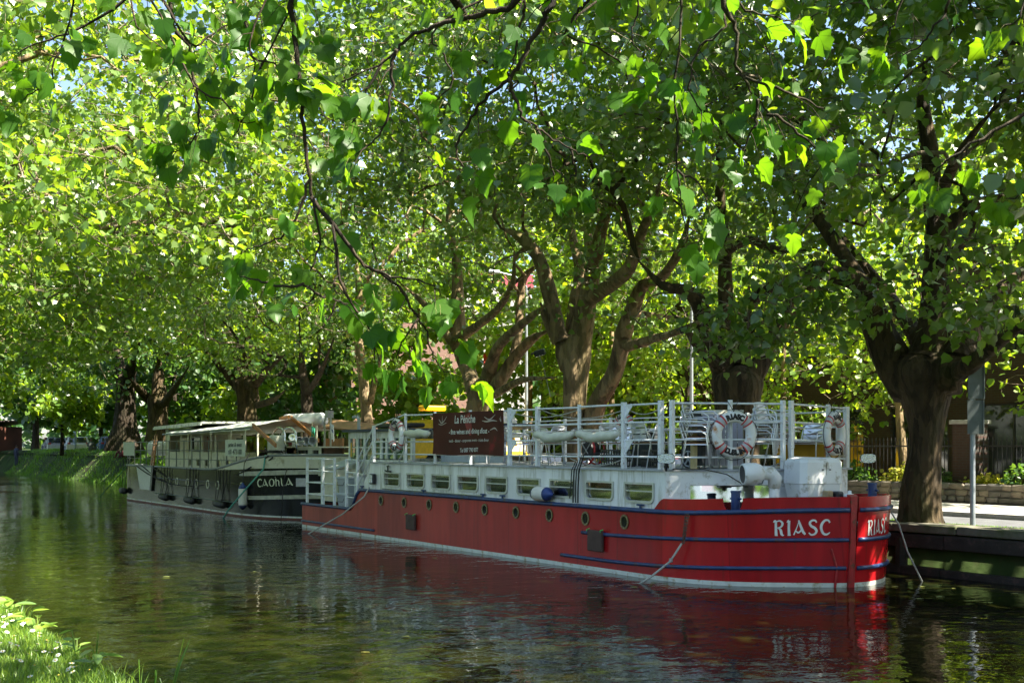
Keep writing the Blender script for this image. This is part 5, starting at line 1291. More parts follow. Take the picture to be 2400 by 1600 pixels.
for k in range(60): coil.append(q2w(15.9 + .45 * math.cos(k * .55) + .004 * k, .42 + .06 * math.sin(k * .55) + .01 * k * .3, 2.08 + .03 * math.sin(k * 1.3)))
rope('rope_coil', coil, .022, dark_rope, 'coil of black rope heaped on the cream bow bulwark')

# Riasc's own lines
def b2w(s, t, z): return (BX + s, BY + t, z)
rope('mooring_rope', [b2w(4.25, -.02, 1.24), b2w(4.15, -.12, 1.0), b2w(3.6, -.45, .55), b2w(2.35, -.85, -.02), b2w(2.2, -.9, -.15)], .020, rope_m, 'grey rope from the red barge side near the stairs down to water')
ch = empty('mooring_chain', b2w(15.72, .10, 1.14), label='rusty chain and pale rope hanging from the blue strake at the bow', cat='chain')
lnk = MB().tube([(.022 * math.cos(a), 0, .036 * math.sin(a)) for a in np.linspace(0, 2 * math.pi, 10, endpoint=False)], .007, 5, closed=True).mesh('chain_link')
lnk.materials.append(mat('rusty_chain', (.10, .075, .055), .7, metal=.3, var=.4))
for c_i in range(2):
    for k in range(9):
        o = bpy.data.objects.new('chain_link', lnk); COL.objects.link(o); o.parent = ch
        o.location = (-.02 + .05 * c_i - .006 * k * (1 if c_i else .2), -.07 - .006 * k, -.03 - .052 * k); o.rotation_euler = (0, 0, R_(90 * (k % 2) + 10))
MB().tube([(-.06, -.12, -.48), (-.2, -.25, -.78), (-.42, -.5, -1.05), (-.56, -.75, -1.22)], .02, 6).build('rope', rope_m, ch, smooth=True)
MB().cbox((-.19, -.24, -.76), (.05, .05, .07), bev=.01).build('shackle', steel, ch)
rope('mooring_rope', [b2w(17.42, 3.0, 1.16), b2w(17.46, 3.15, .95), b2w(17.5, 3.32, .5), b2w(17.6, 3.55, .02), b2w(17.62, 3.6, -.1)], .014, rope_m, 'pale rope from the bow down to the dark water by the quay')
hs = MB()
for k in range(4):
    x = 12.60 + .075 * k
    hs.tube([b2w(x + .25 + .08 * k, .25, 2.02 + .04 * k), b2w(x + .1, .05, 2.0 + .03 * k), b2w(x, .01, 1.80), b2w(x - .02, .005, 1.5), b2w(x - .02 - .03 * (k == 0), .0, 1.2 if k else 1.28)], .011 + .003 * (k % 2), 6)
o = hs.build('cable_bundle', black_rub); c = Vector(b2w(12.7, .02, 1.2)); o.data.transform(Matrix.Translation(-c)); o.location = c
tag(o, 'bundle of black cables draped over the white cabin side between windows', 'cables')
lf = white_fender(0, 0, 0, .42, 'white fender with blue end lying on the side deck under a window')
lf.location = b2w(11.55, -.02, 1.30); lf.rotation_euler = (0, R_(90), 0)
def hung_flag(x, y, z, w, h, cols, label):
    t = empty('signal_flag', q2w(x, y, z), label=label, cat='flag', group='flags drooping over the fore cabin of the dark barge')
    MB().tube([(0, 0, -.75), (0, 0, .06)], .012, 5).build('staff', cream_pl, t)
    rows = [[(w * u * (.55 + .45 * q) + .02 * math.sin(q * 5 + u * 4), -.05 * math.sin(u * 6 + q * 2), -h * q - .12 * u) for u in np.linspace(0, 1, 7)] for q in np.linspace(0, 1, 8)]
    MB().grid(rows).build('cloth', mat('flag_cloth_' + cols[0], cols[1], .8), t)
    MB().grid([[(p[0] * .5 + w * .2, p[1] - .006, p[2] * .5 - h * .25) for p in r_[2:5]] for r_ in rows[2:6]]).build('emblem', mat('flag_emblem_' + cols[0], cols[2], .8), t)
hung_flag(15.65, 1.9, 2.92, .26, .62, ('green', (.02, .22, .13), (.5, .42, .04)), 'green flag with a yellow patch drooping over the fore cabin')
hung_flag(17.05, 1.92, 2.98, .24, .5, ('white', (.68, .69, .70), (.05, .08, .25)), 'white flag with a dark blue patch drooping by the lantern hoop')
# ------------------------------------------------------------------ things on and around the red barge
lf.location = b2w(11.55, -.075, 1.335)
buoy_m = mat('buoy_white', (.80, .81, .80), .45, var=.05, dirt=(.42, .17, .04), dirt_amt=.05, dscale=6)
buoy_rust = mat('buoy_white_rusty', (.80, .81, .80), .45, var=.05, dirt=(.48, .19, .03), dirt_amt=.22, dscale=5)
tape_r = mat('buoy_red_tape', (.52, .03, .03), .5, var=.1)
tape_g = mat('buoy_grey_tape', (.45, .46, .47), .35, var=.1)
ink = mat('black_ink', (.012, .012, .014), .6)
def lifebuoy(loc, face, label, name='RIASC', roll=0.0, m=None, R0=.30, r0=.085):
    """ring standing upright, local +y is the face"""
    rz = math.atan2(face[1], face[0]) - math.pi / 2
    t = empty('lifebuoy', loc, label=label, cat='lifebuoy', group='lifebuoys hung on the red barge rails', rot=(0, roll, rz))
    def torus(mb, R0, r, a0, a1, n, k=12, sq=.8):
        rows = []
        for a in np.linspace(a0, a1, n):
            rows.append([((R0 + r * math.cos(b)) * math.cos(a), r * sq * math.sin(b), (R0 + r * math.cos(b)) * math.sin(a)) for b in np.linspace(0, 2 * math.pi, k + 1)])
        return mb.grid(rows)
    torus(MB(), R0, r0, 0, 2 * math.pi, 41, 14).build('ring', m or buoy_m, t, smooth=True)
    for q in range(4):
        a = R_(45 + 90 * q)
        torus(MB(), R0, r0 + .003, a - .16, a + .16, 8, 14).build('grey_band', tape_g, t, smooth=True)
        for d in (-.15, .15): torus(MB(), R0, r0 + .005, a + d - .045, a + d + .045, 4, 14).build('red_band', tape_r, t, smooth=True)
    def arc_text(word, top):
        out = MB()
        n = len(word); step = .20 if n <= 5 else .185
        for i, ch in enumerate(word):
            v, f = fontmesh(ch, .122, bold=.010, xs=.92, cut=3)
            # seen from the +y side, screen right is -x
            th = math.pi / 2 + ((n - 1) / 2 - i) * step if top else -math.pi / 2 - ((n - 1) / 2 - i) * step
            ph = th - math.pi / 2 if top else th + math.pi / 2
            pts = []
            for x, y in v:
                rx, ry = x * math.cos(ph) - y * math.sin(ph), x * math.sin(ph) + y * math.cos(ph)
                X, Z = R0 * math.cos(th) + rx, R0 * math.sin(th) + ry
                rad = math.hypot(X, Z) - R0
                yy = .8 * math.sqrt(max(r0 * r0 - rad * rad, 1e-6)) + .005
                pts.append((-X, yy, Z))
            out.add(pts, [tuple(reversed(q)) for q in f])
        return out.build('lettering', ink, t)
    arc_text(name, True); arc_text('DUBLIN', False)
    lp = MB()
    for q in range(4):
        a0 = R_(52 + 90 * q); aa = np.linspace(a0, a0 + R_(76), 9)
        lp.tube([((R0 + r0 + .01 + .03 * math.sin((a - a0) / R_(76) * math.pi)) * math.cos(a), 0, (R0 + r0 + .01 + .03 * math.sin((a - a0) / R_(76) * math.pi)) * math.sin(a)) for a in aa], .006, 5)
    lp.tube([(0, .0, R0 + r0), (-.1, -.06, R0 + r0 + .2)], .006, 5); lp.tube([(0, .0, R0 + r0), (.1, -.06, R0 + r0 + .2)], .006, 5)
    lp.build('grab_line', dark_rope, t)
    return t
nA = (.902, -.43)      # outward from the near canted rail
c = f1.lerp(f2, .53) + Vector((.902 * .13, -.43 * .13, 0))
lifebuoy(b2w(c.x, c.y, 2.44), nA, 'large rust stained lifebuoy on the front rail above the horn shaped vent', m=buoy_rust, R0=.30, r0=.088)
c = f3.lerp(f4, .66) + Vector((.12, .02, 0))
lifebuoy(b2w(c.x, c.y, 2.46), (.965, .26), 'cleaner lifebuoy seen at an angle on the right front rail above the white housing')
lifebuoy(b2w(5.75, -.06, 2.5), (-.05, -1), 'lifebuoy turned sideways on the after rail left of the brown banner', R0=.31)
lifebuoy(b2w(9.4, 3.86, 2.62), (0, -1), 'lifebuoy on the far rail half hidden behind chairs')

# brown banner ------------------------------------------------------------
bn = empty('banner', b2w(8.87, .0, 2.06), label='dark brown restaurant banner with white lettering tied along the upper rails', cat='banner')
BWd, BH = 2.92, .92
def bw_(x, z):
    return -.02 + .016 * math.sin(x * 4.5 + z * 3) * (1.1 - z) + .004 * math.sin(x * 11 - z * 5) + .02 * math.sin(x * 2.3)
rows = [[(x, bw_(x, z), z + .012 * math.sin(x * 3.1) * (1 - z)) for x in np.linspace(-BWd / 2, BWd / 2, 60)] for z in np.linspace(0, BH, 12)]
ban_m = mat('banner_brown', (.075, .020, .013), .6, spec=.2, var=.2, vscale=2, dirt=(.20, .02, .02), dirt_amt=.10, dscale=1.6)
MB().grid(rows).build('sheet', ban_m, bn, smooth=True)
ban_ink = mat('banner_ink', (.70, .68, .64), .6)
for txt, sz, cz, xs_, bd, sh in (('La Péniche', .24, .76, .78, .004, .12), ('- fine wines and dining afloat -', .155, .50, .84, .002, 0), ('lunch - dinner - corporate events - cruise dinner', .092, .31, .86, 0, 0), ('Tel 087 790 0077', .125, .10, .75, .001, 0)):
    v, f = fontmesh(txt, sz, bold=bd, xs=xs_, shear=sh, cut=1)
    ox = .12 if sz < .16 else (.12 if sz < .2 else -.05)
    MB().add([(x + ox, bw_(x + ox, cz + y) - .012, cz + y + .012 * math.sin((x + ox) * 3.1) * (1 - cz - y)) for x, y in v], f).build('lettering', ban_ink, bn)
sw = ([], [])
for st in ([(-1.15, .78, .02), (-1.02, .70, .03), (-.9, .74, .025), (-.78, .84, .012)], [(-1.18, .68, .012), (-1.0, .66, .02), (-.8, .70, .012)], [(-.98, .86, .01), (-.98, .70, .03)],
           [(.62, .72, .012), (.8, .70, .03), (1.0, .72, .03), (1.2, .70, .012)], [(.7, .80, .01), (.9, .74, .03), (1.12, .84, .01)], [(1.3, .76, .02), (1.36, .70, .03), (1.34, .8, .01)], [(.92, .52, .012), (1.1, .56, .03), (1.22, .50, .01)]):
    ribbon(sw, st)
MB().add([(x, bw_(x, z) - .006, z) for x, z in sw[0]], sw[1]).build('motif', mat('motif_pale', (.45, .38, .34), .6), bn)
rs = ([], [])
ribbon(rs, [(-.05, .86, .3), (.05, .6, .22), (.1, .42, .06)]); 
MB().add([(x + .05, bw_(x, z) - .0035, z) for x, z in rs[0]], rs[1]).build('motif', mat('motif_red', (.22, .018, .02), .5, var=.3), bn)

# rolled canvas dodgers ----------------------------------------------------
def dodger(s0, s1, z, label, dz=.07):
    t = empty('canvas_roll', b2w((s0 + s1) / 2, .0, z), label=label, cat='canvas roll', group='rolled cream canvas along the barge rail')
    w = (s1 - s0) / 2
    rows = []
    pts = [(x, -.03, .04 - dz * (1 - (x / w) ** 2) + .012 * math.sin(x * 11)) for x in np.linspace(-w, w, 16)]
    MB().tube(pts, [.06 + .035 * (1 - (p[0] / w) ** 2) + .008 * math.sin(p[0] * 19) for p in pts], 10).build('roll', canvas, t, smooth=True)
    for q in (-.96, .96): MB().tube([(w * q, -.06, .10), (w * q, .06, .15), (w * q, .09, .0)], .007, 5).build('tie', rope_m, t)
dodger(11.48, 12.70, 2.44, 'rolled cream canvas sagging on rail left of a middle post'); dodger(12.84, 14.02, 2.44, 'rolled cream canvas sagging on rail just behind the forward gusset post')
dodger(6.1, 7.25, 2.50, 'cream canvas roll beside the sideways lifebuoy left of the banner', dz=.0)
for k, (a, b_, d) in enumerate((((10.45, .1, 2.93), (12.7, .1, 2.93), .12), ((11.45, .15, 2.95), (14.0, .15, 2.9), .16), ((14.1, .12, 2.9), (15.0, .12, 2.9), .1), ((12.5, .05, 2.02), (14.0, .04, 2.0), .11), ((4.4, .0, 1.95), (6.0, -.02, 1.95), .02))):
    rope('light_cable', sag(b2w(*a), b2w(*b_), d, 14), .010, rope_m if k != 4 else dark_rope, ('pale cable looped under the top rail beside the banner', 'pale cable looped under the top rail above the canvas rolls', 'short pale cable looped by the forward gate posts', 'pale hose drooping below the lower rail amidships', 'dark cable lying along the deck edge near the lifebuoy turned sideways')[k], cat='cable', n=5)
rope('light_cable', [b2w(15.3, .1, 1.87), b2w(15.6, .55, 1.86), b2w(15.75, .9, 1.78), b2w(15.9, 1.15, 1.60), b2w(16.02, 1.45, 1.62), b2w(16.05, 1.55, 1.85)], .010, dark_rope, 'dark cable hanging in a loop below the rust stained lifebuoy', cat='cable', n=5)

# chairs and tables ---------------------------------------------------------
DZ = 1.862
def make_chair():
    t = empty('cafe_chair', (0, 0, 0), cat='chair')
    for sx in (-1, 1):
        MB().tube([(sx * .24, -.25, 0), (sx * .235, -.22, .40), (sx * .25, -.20, .60), (sx * .265, -.12, .655), (sx * .27, .10, .66), (sx * .24, .22, .66)], .0125, 6).build('leg', alu, t, smooth=True)
        MB().tube([(sx * .22, .27, 0), (sx * .21, .17, .44), (sx * .20, .24, .62), (sx * .19, .27, .74)], .0125, 6).build('leg', alu, t, smooth=True)
    MB().tube([(-.19, .27, .74), (-.16, .285, .79), (0, .30, .80), (.16, .285, .79), (.19, .27, .74)], .0125, 6).build('back_rail', alu, t, smooth=True)
    b_ = MB()
    for z0, z1 in ((.50, .59), (.61, .70), (.72, .78)):
        b_.slab([(-.19, .235 + (z0 - .5) * .2, z0), (-.08, .262 + (z0 - .5) * .2, z0), (.08, .262 + (z0 - .5) * .2, z0), (.19, .235 + (z0 - .5) * .2, z0), (.19, .235 + (z1 - .5) * .2, z1), (.08, .262 + (z1 - .5) * .2, z1), (-.08, .262 + (z1 - .5) * .2, z1), (-.19, .235 + (z1 - .5) * .2, z1)], (0, .006, 0))
    b_.build('backrest', alu, t)
    s = MB()
    for k in range(6): s.bb((-.215, -.22 + .075 * k, .44), (.215, -.158 + .075 * k, .455))
    s.build('seat', teak, t)
    MB().tube([(-.21, -.22, .43), (.21, -.22, .43), (.21, .2, .43), (-.21, .2, .43)], .011, 5, closed=True).build('seat_frame', alu, t)
    return t
chair0 = make_chair(); used = []
def place_chair(s, y, rz, label, group='aluminium chairs on the top deck', tilt=(0, 0), z=0.0):
    t = chair0 if not used else copy_tree(chair0)
    used.append(t)
    t.location = b2w(s, y, DZ + z); t.rotation_euler = (tilt[0], tilt[1], rz); t['label'] = label; t['group'] = group
def make_table():
    t = empty('cafe_table', (0, 0, 0), cat='table')
    MB().lathe([(.001, .70), (.33, .70), (.35, .705), (.35, .725), (.33, .732), (.001, .735)], n=24).build('tabletop', alu, t)
    MB().tube([(0, 0, .05), (0, 0, .70)], .03, 8).build('pedestal', alu, t)
    b_ = MB()
    for a in range(4): b_.tube([(0, 0, .09), (.24 * math.cos(R_(45 + 90 * a)), .24 * math.sin(R_(45 + 90 * a)), .012)], .018, 6)
    b_.build('foot', alu, t); return t
table0 = make_table(); tused = []
def place_table(s, y, label):
    t = table0 if not tused else copy_tree(table0)
    tused.append(t); t.location = b2w(s, y, DZ); t['label'] = label; t['group'] = 'round aluminium tables on the top deck'
place_table(14.35, 1.6, 'round aluminium table behind the forward gusset post'); place_table(12.9, 2.0, 'round aluminium table behind the second canvas roll')
place_table(10.9, 1.7, 'round aluminium table just right of the brown banner'); place_table(8.9, 1.9, 'round aluminium table standing behind the brown banner')
place_table(15.4, 2.6, 'round aluminium table by the tall chair stack at the front')
for s, y, a, lb in ((14.2, .55, 180, 'chair with its back to the rail by the forward gusset post'), (14.9, 1.1, 75, 'chair turned sideways near the forward gate posts'), (13.3, 1.2, -60, 'chair seen over the second canvas roll'),
                    (12.3, 1.25, 75, 'chair seen over the first canvas roll'), (12.6, 2.9, 0, 'chair near the far rail behind the canvas rolls'), (11.0, .6, 165, 'chair with wooden seat right of the brown banner'),
                    (10.2, 1.2, -80, 'chair half hidden by the right edge of the banner'), (11.6, 2.2, 60, 'chair behind the table right of the banner'), (9.5, .9, 150, 'chair legs showing under the right half of banner'),
                    (8.3, .9, 200, 'chair legs showing under the left half of banner'), (7.9, 2.4, 20, 'chair at the far rail behind the banner'), (15.55, 3.1, 20, 'single chair beside the yellow crate at the front'), (13.7, 2.6, 20, 'chair by far rail in front of the clear wind screens')):
    place_chair(s, y, R_(a), lb)
TOPS = ('topmost', 'second', 'third', 'fourth', 'fifth')
for k in range(4):
    place_chair(15.3 - .045 * k, .72 + .06 * k, R_(118), 'chair in the leaning stack behind the first gate post, %s from the bottom' % ('lowest', 'second', 'third', 'topmost')[k] if k not in (0, 3) else ('lowest' if k == 0 else 'topmost') + ' chair in the leaning stack behind first gate post', 'chairs in the leaning stack', tilt=(0, R_(-4)), z=.105 * k)
for k in range(5):
    place_chair(15.62 + .015 * k, 2.05 + .012 * k, R_(100), ('lowest', 'second lowest', 'middle', 'second highest', 'topmost')[k] + ' chair of the tall stack behind the bow point posts', 'chairs in the tall stack at the bow', z=.088 * k)

# trolley, leaning panel, plank, crates on deck ----------------------------
tr_ = empty('covered_trolley', b2w(14.75, 1.3, DZ), label='black covered trolley with a spoked wheel behind the front rail', cat='trolley')
mb = MB(); mb.slab([(-.25, -.3, .05), (.32, -.3, .05), (.18, -.28, .75), (.02, -.25, 1.02), (-.15, -.25, 1.0), (-.24, -.28, .6)], (0, .6, 0)); mb.build('cover', mat('black_tarp', (.025, .03, .035), .45, var=.3, bump=.4, bscale=8), tr_)
ang = np.linspace(0, 2 * math.pi, 22, endpoint=False)
w_ = MB().tube([(.02 + .155 * math.cos(a), -.36, .17 + .155 * math.sin(a)) for a in ang], .022, 6, closed=True).build('wheel', black_rub, tr_, smooth=True)
sp5 = MB()
for k in range(5): sp5.tube([(.02, -.37, .17), (.02 + .135 * math.cos(R_(90 + 72 * k)), -.37, .17 + .135 * math.sin(R_(90 + 72 * k)))], .016, 5)
sp5.tube([(.02 + .133 * math.cos(a), -.37, .17 + .133 * math.sin(a)) for a in ang], .012, 5, closed=True); sp5.build('spokes', grey_pl, w_)
pn = empty('folded_table', b2w(15.2, 1.35, DZ), rz=R_(48), label='folded grey slatted table standing on edge beside the covered trolley', cat='table')
for k in range(7):
    MB().slab([(-.35 + .1 * k, -.1, .05), (-.26 + .1 * k, -.1, .05), (-.26 + .1 * k, .15, .95), (-.35 + .1 * k, .15, .95)], (0, .02, 0)).build('slat', mat('slat_grey', (.36, .35, .40), .6, var=.15), pn)
MB().slab([(-.37, .15, .93), (.36, .15, .93), (.36, .2, 1.02), (-.37, .2, 1.02)], (0, .05, 0)).build('edge_board', cream_pl, pn)
o = MB().slab([(0, 0, 0), (.09, 0, 0), (-.12, .2, .85), (-.21, .2, .85)], (.05, .03, 0)).build('plank', mat('yellow_pine', (.55, .44, .22), .7, var=.2, streak=True), loc=b2w(15.12, .66, DZ)); tag(o, 'yellowish timber plank leaning against the black covered trolley', 'plank')
cr_ = empty('plastic_crate', b2w(15.35, 3.35, DZ), rz=.3, label='yellow plastic crate on the deck beyond the chair stacks', cat='crate')
yel = mat('yellow_plastic', (.60, .33, .02), .45, var=.1)
MB().bb((-.42, -.3, 0), (.42, .3, .05)).build('bottom', yel, cr_)
for a, b_ in (((-.42, -.3, .05), (.42, -.26, .42)), ((-.42, .26, .05), (.42, .3, .42)), ((-.42, -.26, .05), (-.38, .26, .42)), ((.38, -.26, .05), (.42, .26, .42))): MB().bb(a, b_).build('side', yel, cr_)
for s, y, rz, lb in ((13.05, .75, .1, 'black milk crate under the second canvas roll'), (14.0, .9, -.1, 'black milk crate under the chair by the forward gusset post')):
    t = empty('milk_crate', b2w(s, y, DZ), rz=rz, label=lb, cat='crate', group='black milk crates on deck')
    for z in (.02, .12, .22, .31):
        MB().tube([(-.27, -.17, z), (.27, -.17, z), (.27, .17, z), (-.27, .17, z)], .018, 4, closed=True).build('rim', black_p, t)
    mb = MB()
    for x in np.linspace(-.26, .26, 9):
        for y_ in (-.17, .17): mb.bb((x - .012, y_ - .006, .02), (x + .012, y_ + .006, .31))
    mb.build('lattice', black_p, t)
hr = empty('hose_reel', b2w(11.9, 1.0, DZ + .3), label='red hose reel on the deck below the first canvas roll', cat='hose reel')
for y in (-.12, .12): MB().tube([(.27 * math.cos(a), y, .27 * math.sin(a)) for a in ang], .02, 6, closed=True).build('rim', mat('reel_red', (.40, .015, .02), .4), hr)
MB().lathe([(.17, -.1), (.17, .1)], n=18, rot=Matrix.Rotation(R_(90), 3, 'X')).build('hose', black_rub, hr)
for y in (-.12, .12):
    mb = MB()
    for k in range(4): mb.tube([(0, y, 0), (.26 * math.cos(R_(45 + 90 * k)), y, .26 * math.sin(R_(45 + 90 * k)))], .012, 5)
    mb.build('spoke', steel, hr)
for x in (-.2, .2): MB().tube([(x, 0, -.3), (0, .0, 0)], .014, 5).build('stand', steel, hr)
o = MB(); o.cbox((0, 0, .35), (.5, .45, .7), bev=.04); tag(o.build('gas_cabinet', mat('dark_green_box', (.02, .03, .028), .5), loc=b2w(12.55, 1.9, DZ)), 'dark box standing behind the middle of the deck rails', 'box')

# stern bins ---------------------------------------------------------------
def bin_(loc, label):
    t = empty('storage_bin', loc, label=label, cat='bin', group='grey lidded bins stacked at the stern')
    rings = [[(x * w, y * d, z) for x, y in ((-1, -1), (1, -1), (1, 1), (-1, 1))] for w, d, z in ((.24, .17, 0), (.29, .215, .36))]
    MB().add([p for r in rings for p in r], [(3, 2, 1, 0), (0, 1, 5, 4), (1, 2, 6, 5), (2, 3, 7, 6), (3, 0, 4, 7)]).build('tub', mat('bin_grey', (.42, .46, .50), .45, var=.06), t)
    MB().cbox((0, 0, .395), (.64, .48, .07), bev=.02).build('lid', mat('bin_lid', (.50, .55, .60), .4, var=.06), t)
    MB().tube([(-.2, -.235, .30), (-.17, -.26, .2), (.17, -.26, .2), (.2, -.235, .30)], .007, 5).build('handle', dark_rope, t)
bin_(b2w(2.05, .46, .58), 'lower grey lidded bin behind the stern rails'); bin_(b2w(2.06, .46, 1.012), 'upper grey lidded bin behind the stern rails')
o = MB(); o.cbox((0, 0, .45), (.52, .5, .9), bev=.03); o.cbox((0, 0, .93), (.56, .54, .06), bev=.02); tag(o.build('white_cabinet', mat('cabinet_white', (.60, .63, .62), .5), loc=b2w(2.95, .55, .58)), 'pale cabinet at the foot of the stern stairs', 'cabinet')
b3 = MB()
for k in range(3): b3.lathe([(.05, 0), (.055, .07), (.04, .09), (.03, .1)], c=(.14 * k, .03 * (k % 2), 0), n=10)
tag(b3.build('gas_cans', steel, loc=b2w(2.35, .14, .58)), 'small steel cans in a row by the lower bin', 'cans')
o = MB(); o.slab([(-.05, 0, 0), (.05, 0, 0), (.035, 0, .4), (-.035, 0, .4)], (0, .01, 0)); tag(o.build('hazard_notice', mat('notice_yellow', (.65, .42, .04), .5, var=.15, vscale=3), loc=b2w(.58, BY * 0 + 1.22, 1.95)), 'narrow yellow hazard notice on the wheelhouse window', 'notice')

# ------------------------------------------------------------------ street furniture, vehicles
grey_post = mat('galvanised', (.30, .33, .36), .45, metal=.5, var=.15)
sgn = empty('sign_post', (-12.02, 17.62, .80), rz=R_(52), label='grey road sign post seen from behind beside the big trunk', cat='sign post')
MB().tube([(0, 0, 0), (0, 0, 3.05)], .045, 10).build('pole', grey_post, sgn)
sgb = mat('sign_back', (.10, .12, .12), .5, metal=.3, var=.15)
for z0, z1, w, x in ((1.66, 2.25, .13, .02), (2.27, 2.98, .13, .03)):
    p = MB().slab([(x - w, -.06, z0), (x + w, -.06, z0), (x + w, -.06, z1), (x - w, -.06, z1)], (0, -.012, 0)).build('sign_plate', sgb, sgn)
    for zz in (z0 + .15, z1 - .15): MB().bb((x - w + .02, -.060, zz - .02), (x + w - .02, -.035, zz + .02)).build('channel', grey_post, p)
    MB().bb((x + w + .002, -.09, z0), (x + w + .02, .05, z1)).build('flange', sgb, p)
def lamp_post(x, y, h, label, z=.62):
    t = empty('street_lamp', (x, y, z + rise(x)), label=label, cat='street lamp', group='grey street lamps along the road')
    MB().tube([(0, 0, 0), (0, 0, 1.2), (0, 0, h)], [.075, .07, .04], 8).build('pole', grey_post, t)
    MB().tube([(0, 0, h), (0, -.5, h + .35), (0, -1.3, h + .45)], .03, 6).build('arm', grey_post, t)
    MB().cbox((0, -1.5, h + .44), (.2, .6, .12), bev=.04).build('lantern', grey_post, t)
lamp_post(-25.6, 23.5, 7.5, 'slim grey lamp post rising behind the right lifebuoy'); lamp_post(-34.5, 23.5, 7.5, 'slim grey lamp post in leaves between the two boat end trees')
def flagpole(x, y, h, col_, label, z=.62):
    t = empty('flagpole', (x, y, z), label=label, cat='flagpole', group='white flagpoles across the road')
    MB().tube([(0, 0, 0), (0, 0, h)], [.06, .035], 8).build('pole', white_p, t)
    MB().lathe([(.001, h + .12), (.06, h + .06), (.001, h)][::-1], n=8).build('finial', white_p, t)
    rows = [[(.05 + .02 * math.sin(z_ * 5), -.05 - .5 * u - .03 * math.sin(u * 9 + z_), h - .2 - z_ - .25 * u) for u in np.linspace(0, 1, 6)] for z_ in np.linspace(0, 1.1, 8)]
    MB().grid(rows).build('flag', mat('flag_' + label.split()[1], col_, .8), t)
flagpole(-45.0, 27.6, 6.4, (.45, .05, .04), 'white flagpole with a red flag left of the leaning trunks'); flagpole(-43.2, 27.6, 6.2, (.55, .22, .03), 'white flagpole with an orange flag next to another pole')

glass_car = mat('car_glass', (.02, .025, .03), .05, spec=.8)
tyre = mat('tyre', (.02, .02, .021), .85)
def vehicle(name, loc, rz, paint, label, L=4.3, W_=1.75, H=1.45, kind='car', group=None):
    t = empty(name, loc, rz=rz, label=label, cat='van' if kind == 'van' else 'car', group=group)
    if kind == 'car':
        prof = [(-.5, .30), (-.5, .58), (-.47, .62), (-.33, .66), (-.20, .97), (.14, .99), (.30, .70), (.45, .60), (.495, .48), (.5, .28)]
    else:
        prof = [(-.5, .2), (-.5, .97), (-.47, .995), (.22, 1.0), (.26, .98), (.38, .60), (.47, .54), (.5, .40), (.5, .18)]
    rows = []
    for y, s in ((-.5, .93), (-.47, 1.0), (-.40, 1.0), (.40, 1.0), (.47, 1.0), (.5, .93)):
        rows.append([(x * L * (1 - .03 * (1 - s) * 10), y * W_ * (1 if z < .7 or kind == 'van' else .84), .18 + (z - .18) * H * (1.0 / 1.0) * s + (1 - s) * .3) for x, z in prof])
    mb = MB(); mb.grid(rows)
    for r in (rows[0], rows[-1]): mb.add(r, [tuple(range(len(r)))])
    mb.build('body', paint, t, smooth=False)
    for sx in (-.31, .31):
        for sy in (-1, 1):
            w = MB().lathe([(.10, -.1), (.30, -.1), (.33, -.06), (.33, .06), (.30, .1), (.10, .1)], c=(sx * L, sy * W_ * .46, .33), n=18, rot=Matrix.Rotation(R_(90), 3, 'X')).build('wheel', tyre, t)
            MB().lathe([(.001, -.105 * sy), (.19, -.105 * sy), (.2, -.09 * sy)], c=(sx * L, sy * W_ * .46, .33), n=14, rot=Matrix.Rotation(R_(90), 3, 'X')).build('rim', steel, w)
    for sy in (-1, 1):
        y = sy * W_ * (.425 if kind == 'car' else .502)
        k = H
        if kind == 'car':
            MB().slab([(-.29 * L, y, .72 * k + .18 * (1 - k)), (.24 * L, y, .72 * k), (.12 * L, y, .93 * k), (-.19 * L, y, .92 * k)], (0, sy * .035, 0)).build('side_window', glass_car, t)
        else:
            MB().slab([(.12 * L, y, .62 * k), (.33 * L, y, .60 * k), (.25 * L, y, .86 * k), (.12 * L, y, .86 * k)], (0, sy * .01, 0)).build('side_window', glass_car, t)
    if kind == 'car':
        for a, b_ in (((.30, .72), (.155, .97)), ((-.325, .69), (-.215, .95))):
            sx = 1 if a[0] > 0 else -1
            MB().slab([(a[0] * L + sx * .02, -.37 * W_, .18 + (a[1] - .18) * H), (a[0] * L + sx * .02, .37 * W_, .18 + (a[1] - .18) * H), (b_[0] * L + sx * .02, .35 * W_, .18 + (b_[1] - .18) * H), (b_[0] * L + sx * .02, -.35 * W_, .18 + (b_[1] - .18) * H)], (sx * .012, 0, .012)).build('windscreen' if sx > 0 else 'rear_window', glass_car, t)
    else:
        MB().slab([(.385 * L, -.42 * W_, .64 * H), (.385 * L, .42 * W_, .64 * H), (.275 * L, .42 * W_, .95 * H), (.275 * L, -.42 * W_, .95 * H)], (.02, 0, .01)).build('windscreen', glass_car, t)
    for sy in (-1, 1):
        MB().cbox((.488 * L, sy * .36 * W_, .56 * H if kind == 'car' else .40 * H), (.06, .28, .12), bev=.02).build('headlight', mat('lamp_lens', (.5, .5, .5)), t)
        MB().cbox((-.497 * L, sy * .38 * W_, .58 * H), (.05, .22, .12), bev=.02).build('tail_light', mat('tail_red', (.35, .01, .01), .3), t)
    return t
cw, cy_, cb_, cs_ = mat('car_white', (.74, .74, .74), .2), mat('van_yellow', (.66, .42, .01), .3), mat('car_blue', (.05, .12, .3), .25), mat('car_silver', (.5, .52, .55), .25, metal=.6)
vehicle('parked_car', (-33.0, 19.6, .62 + rise(-33)), R_(180), cw, 'white car parked beyond the rails under the brown banner', group='cars parked beyond the boats')
v_ = vehicle('yellow_van', (-36.2, 22.0, .62), 0, cy_, 'yellow high roofed van on the road behind the banner', L=6.2, W_=2.1, H=3.0, kind='van')
MB().cbox((-2.7, 0, 3.12), (.5, 1.0, .2), bev=.05).build('roof_rack', cy_, v_)
